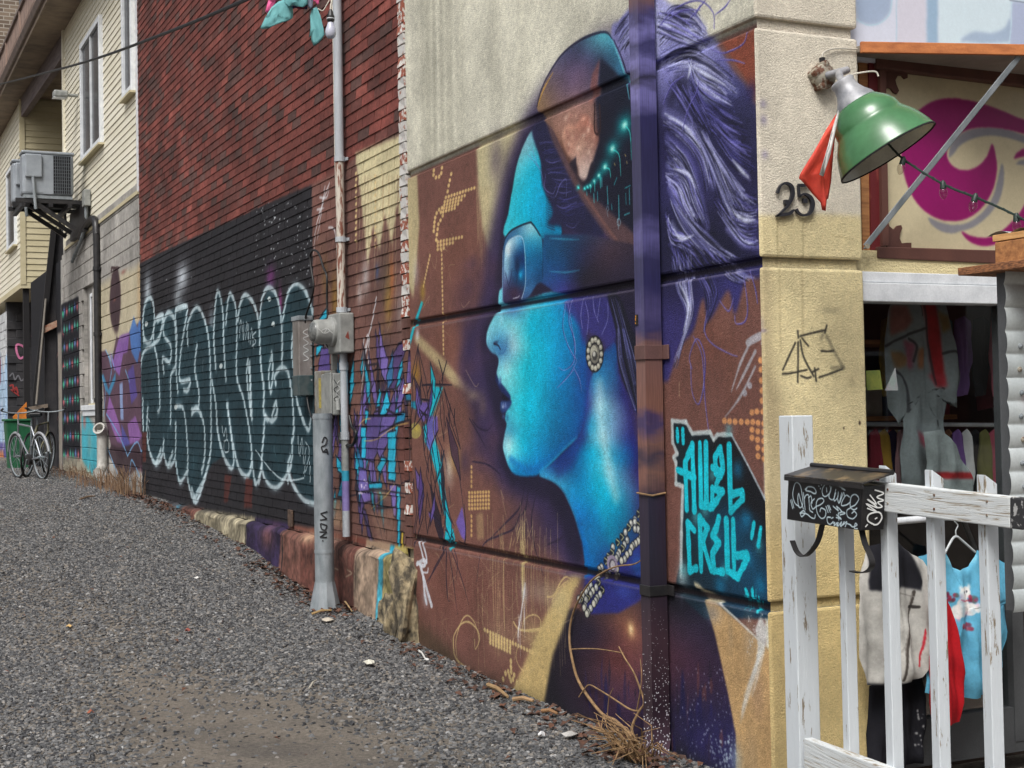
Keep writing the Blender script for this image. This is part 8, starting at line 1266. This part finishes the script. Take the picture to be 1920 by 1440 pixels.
q = MB(); q.tube(crom([atd(x, y, DB) for x, y in ((300, -60), (450, -20), (520, -8), (600, -14), (700, -60))], 5), .008, 6); tag(q.build('bunting_line', m_wire, smooth=True), 'thin line above the lane from which bunting and bulb hang', 'line')
m_aq = MAT('aqua_felt', (110, 170, 172), .9, 0, (90, 148, 152), 10, bump=.2, bscale=300); m_pk = MAT('pink_foam', (226, 96, 150), .7); m_nv = MAT('mixed_cloth', (40, 48, 90), .9, 0, (150, 60, 80), 40, (1, 1, 1), .5, .56)
cloth('bunting_flag', [(522, 2), (534, 0), (546, 6), (549, 22), (548, 34), (540, 40), (520, 46), (505, 52), (492, 55), (488, 51), (498, 32), (510, 14)], [DB - .02, DB, DB, DB + .02, DB, DB, DB - .02, DB - .03, DB - .04, DB - .04, DB - .03, DB - .02], m_aq, 'broad aqua felt flag swept to the left on the bunting', 'bunting flag', .04, 5, 'bunting flags')
cloth('bunting_flag', [(584, 17), (594, 13), (601, 30), (606, 50), (609, 65), (604, 72), (596, 82), (588, 86), (584, 76), (583, 66), (579, 70), (583, 52), (582, 30)], DB + .02, m_aq, 'long narrow aqua flag hanging beside the bulb', 'bunting flag', .035, 5, 'bunting flags')
cloth('bunting_flag', [(531, -14), (576, -14), (577, 8), (570, 14), (560, 12), (548, 10), (540, 12), (533, 6)], DB - .02, m_aq, 'crumpled aqua piece in the middle of the bunting', 'bunting flag', .03, 5, 'bunting flags')
cloth('bunting_flag', [(506, -12), (524, -12), (516, 6), (508, 20), (501, 25), (497, 21), (503, 4)], DB + .02, m_pk, 'pink foam piece at the left of the bunting', 'bunting flag', .03, 4, 'bunting flags')
cloth('bunting_flag', [(586, -12), (596, -12), (598, 6), (595, 9), (591, 3), (588, 4)], DB, m_pk, 'small pink scrap at the right of the bunting', 'bunting flag', .01, 3, 'bunting flags')
cloth('bunting_flag', [(546, 10), (578, 8), (576, 18), (566, 16), (560, 18), (552, 14), (548, 17)], DB + .03, m_nv, 'dark mixed scraps under the middle of the bunting', 'bunting flag', .01, 3, 'bunting flags')
cloth('bunting_flag', [(576, -12), (587, -12), (586, 12), (583, 18), (577, 12)], DB + .01, MAT('grey_scrap', (130, 138, 156), .9), 'grey cloth strip beside the narrow aqua flag', 'bunting flag', .01, 3, 'bunting flags')

# ================================================================== PLANT, LITTER
def gpt(x, y, dz=0.0):
    p = onz(x, y, 0)
    for _ in range(8): p = onz(x, y, gz(p[0], p[1]) + dz)
    return p
vb = gpt(1205, 1425); vn = thing('bare_vine', vb, 'bare woody vine climbing the mural from the foot of the downpipe', 'plant')
def vine(P, r0, r1, X=-.03):
    Q = [onx(*ZE(p)[0], X - .012 * math.sin(i * 1.3) - (.10 if p[1] > 1150 else .0) * (p[1] - 1150) / 250) for i, p in enumerate(P)]; Q = crom(Q, 6); q = MB(); q.tube(Q, list(np.linspace(r0, r1, len(Q))), 7); q.build('stem', m_twig, vn, smooth=True)
vine(((1420, 1290), (1370, 1230), (1290, 1150), (1210, 1110), (1120, 1000), (1060, 900), (1030, 800), (1010, 690), (1010, 580), (1040, 460), (1110, 330), (1180, 260), (1290, 205), (1400, 190), (1450, 160), (1475, 110)), .010, .003); vine(((1420, 1290), (1390, 1200), (1430, 1100), (1465, 1040), (1440, 950), (1400, 850), (1350, 770), (1310, 695)), .008, .003, -.035); vine(((1015, 712), (1100, 708), (1200, 712), (1340, 735)), .004, .0025); vine(((1440, 1090), (1380, 1080), (1270, 1010), (1190, 960), (1130, 930), (1095, 960), (1065, 1005)), .005, .003); vine(((1420, 1090), (1440, 980), (1450, 870), (1442, 770)), .004, .002); vine(((1310, 1200), (1240, 1250), (1150, 1280)), .005, .003); vine(((1220, 1110), (1205, 1200), (1245, 1290)), .004, .002); vine(((1240, 1130), (1250, 1010), (1275, 950)), .003, .0015)
g = random.Random(3); q = MB()
for _ in range(70):
    a_ = g.uniform(0, 6.28); l_ = g.uniform(.1, .42); p0 = vb + np.array([g.uniform(-.08, .05), g.uniform(-.1, .1), .0]); p0[0] = min(p0[0], -.03); e_ = p0 + np.array([-abs(math.cos(a_)) * l_ * .7, math.sin(a_) * l_, g.uniform(.03, .22)]); mid = (p0 + e_) / 2 + np.array([g.uniform(-.05, .05), g.uniform(-.05, .05), .05]); q.tube([p0, mid, e_], [.004, .003, .0015], 5, False)
q.build('dead_stalks', m_twig, vn)
def leafmesh(q, p, s, g):
    a_ = g.uniform(0, 6.28); u = np.array([math.cos(a_), math.sin(a_), g.uniform(-.4, .4)]) * s; v = np.array([-math.sin(a_), math.cos(a_), g.uniform(-.4, .4)]) * s * .6; n = np.array([0, 0, s * g.uniform(.1, .5)])
    q.add([p - u, p - u * .2 + v + n, p + u, p - u * .2 - v + n, p + n * .2], [(0, 4, 1), (1, 4, 2), (2, 4, 3), (3, 4, 0)])
q = MB()
for _ in range(90): p = vb + np.array([-abs(g.gauss(0, .10)) - .03, g.gauss(0, .22), g.uniform(.0, .06)]); leafmesh(q, p, g.uniform(.015, .04), g)
q.build('dead_leaves', m_leaf, vn)
q = MB()
for _ in range(1500):
    y = g.choice([g.uniform(4.5, 14), g.uniform(5.0, 7.5), g.uniform(11, 14.5), g.uniform(13.5, 22), g.uniform(.5, 4.2)]); off = abs(g.gauss(0, .13)); x = -.11 - off if 4.3 < y < 13.7 else -.03 - off
    leafmesh(q, np.array([x, y, gz(x, y) + g.uniform(.008, .03)]), g.uniform(.012, .035), g)
for _ in range(160): x, y = g.uniform(-3.2, -.3), g.uniform(.5, 14); leafmesh(q, np.array([x, y, gz(x, y) + .02]), g.uniform(.01, .025), g)
tag(q.build('leaf_litter', m_leaf, fixn=False), 'brown dead leaves drifted along the foot of the walls', 'leaf litter', kind='stuff')
def scrap(x, y, s, col_, lab, cat='litter', name='paper_scrap', el=1.0, seed=1):
    p = gpt(x, y, .02); g = random.Random(seed); q = MB(); n = 9; q.add([p + np.array([s * math.cos(i * 6.28 / n) * g.uniform(.7, 1.1) * el, s * math.sin(i * 6.28 / n) * g.uniform(.7, 1.1), g.uniform(0, .02)]) for i in range(n)] + [p + np.array([0, 0, .025])], [(i, (i + 1) % n, n) for i in range(n)]); tag(q.build(name, MAT('scrap%d' % seed, col_, .8, 0, bump=.2), solid=.003), lab, cat, 'litter on the gravel')
scrap(692, 1244, .045, (206, 204, 190), 'large white paper scrap on the gravel in mid lane', seed=1); scrap(615, 1164, .05, (190, 180, 164), 'pale stone coloured scrap by the guard post', seed=2); scrap(800, 1241, .02, (210, 210, 208), 'small white scrap near the broken footing', seed=3); scrap(370, 1086, .03, (206, 204, 200), 'little white scrap on the gravel left of the post', seed=4); scrap(1015, 1380, .02, (220, 220, 220), 'tiny white scrap below the cream flare of the mural', seed=5); scrap(130, 1177, .025, (206, 170, 110), 'tan leaf scrap at the left of the lane', seed=6); scrap(352, 1184, .022, (170, 96, 84), 'brick red chip in the middle of the gravel', 'chip', 'brick_chip', seed=7); scrap(170, 1338, .025, (150, 84, 60), 'orange brown chip at the lower left of the lane', 'chip', 'brick_chip', seed=8); scrap(1070, 1380, .05, (170, 168, 164), 'flat grey stone chip near the vine', 'chip', 'stone_chip', seed=9); scrap(275, 978, .03, (190, 50, 50), 'small red scrap among leaves by the plinth', seed=10); scrap(404, 1025, .03, (206, 190, 70), 'small yellow scrap beside the plinth', seed=11)
def stick(x0, y0, x1, y1, r, col_, lab, seed): a, b = gpt(x0, y0, .02), gpt(x1, y1, .03); q = MB(); q.tube([a, (a + b) / 2 + np.array([0, 0, .012]), b], [r, r * .9, r * .6], 7); tag(q.build('wood_stick', MAT('stick%d' % seed, col_, .8), smooth=True), lab, 'stick', 'sticks on the gravel')
stick(915, 1284, 952, 1306, .014, (150, 122, 86), 'tan broken stick under the dot ornament of the mural', 1); stick(963, 1311, 1000, 1314, .014, (156, 126, 92), 'flat tan stick at the foot of the cream flare', 2); stick(1017, 1333, 1045, 1338, .012, (150, 112, 76), 'brown stick between the flare and the vine', 3); stick(425, 1060, 458, 1038, .012, (186, 180, 168), 'pale stick beside the plinth left of the post', 4); stick(585, 1151, 622, 1144, .01, (156, 128, 84), 'yellow straw stick at the post foot', 5); stick(638, 1120, 660, 1146, .008, (156, 130, 92), 'thin straw leaning by the plinth', 6); stick(785, 1220, 798, 1236, .007, (214, 212, 206), 'white straw by the broken footing', 7); stick(580, 1290, 594, 1275, .006, (176, 170, 156), 'forked pale twig on open gravel', 8); stick(150, 936, 178, 930, .014, (110, 90, 70), 'dark stick in front of the weeds', 9)
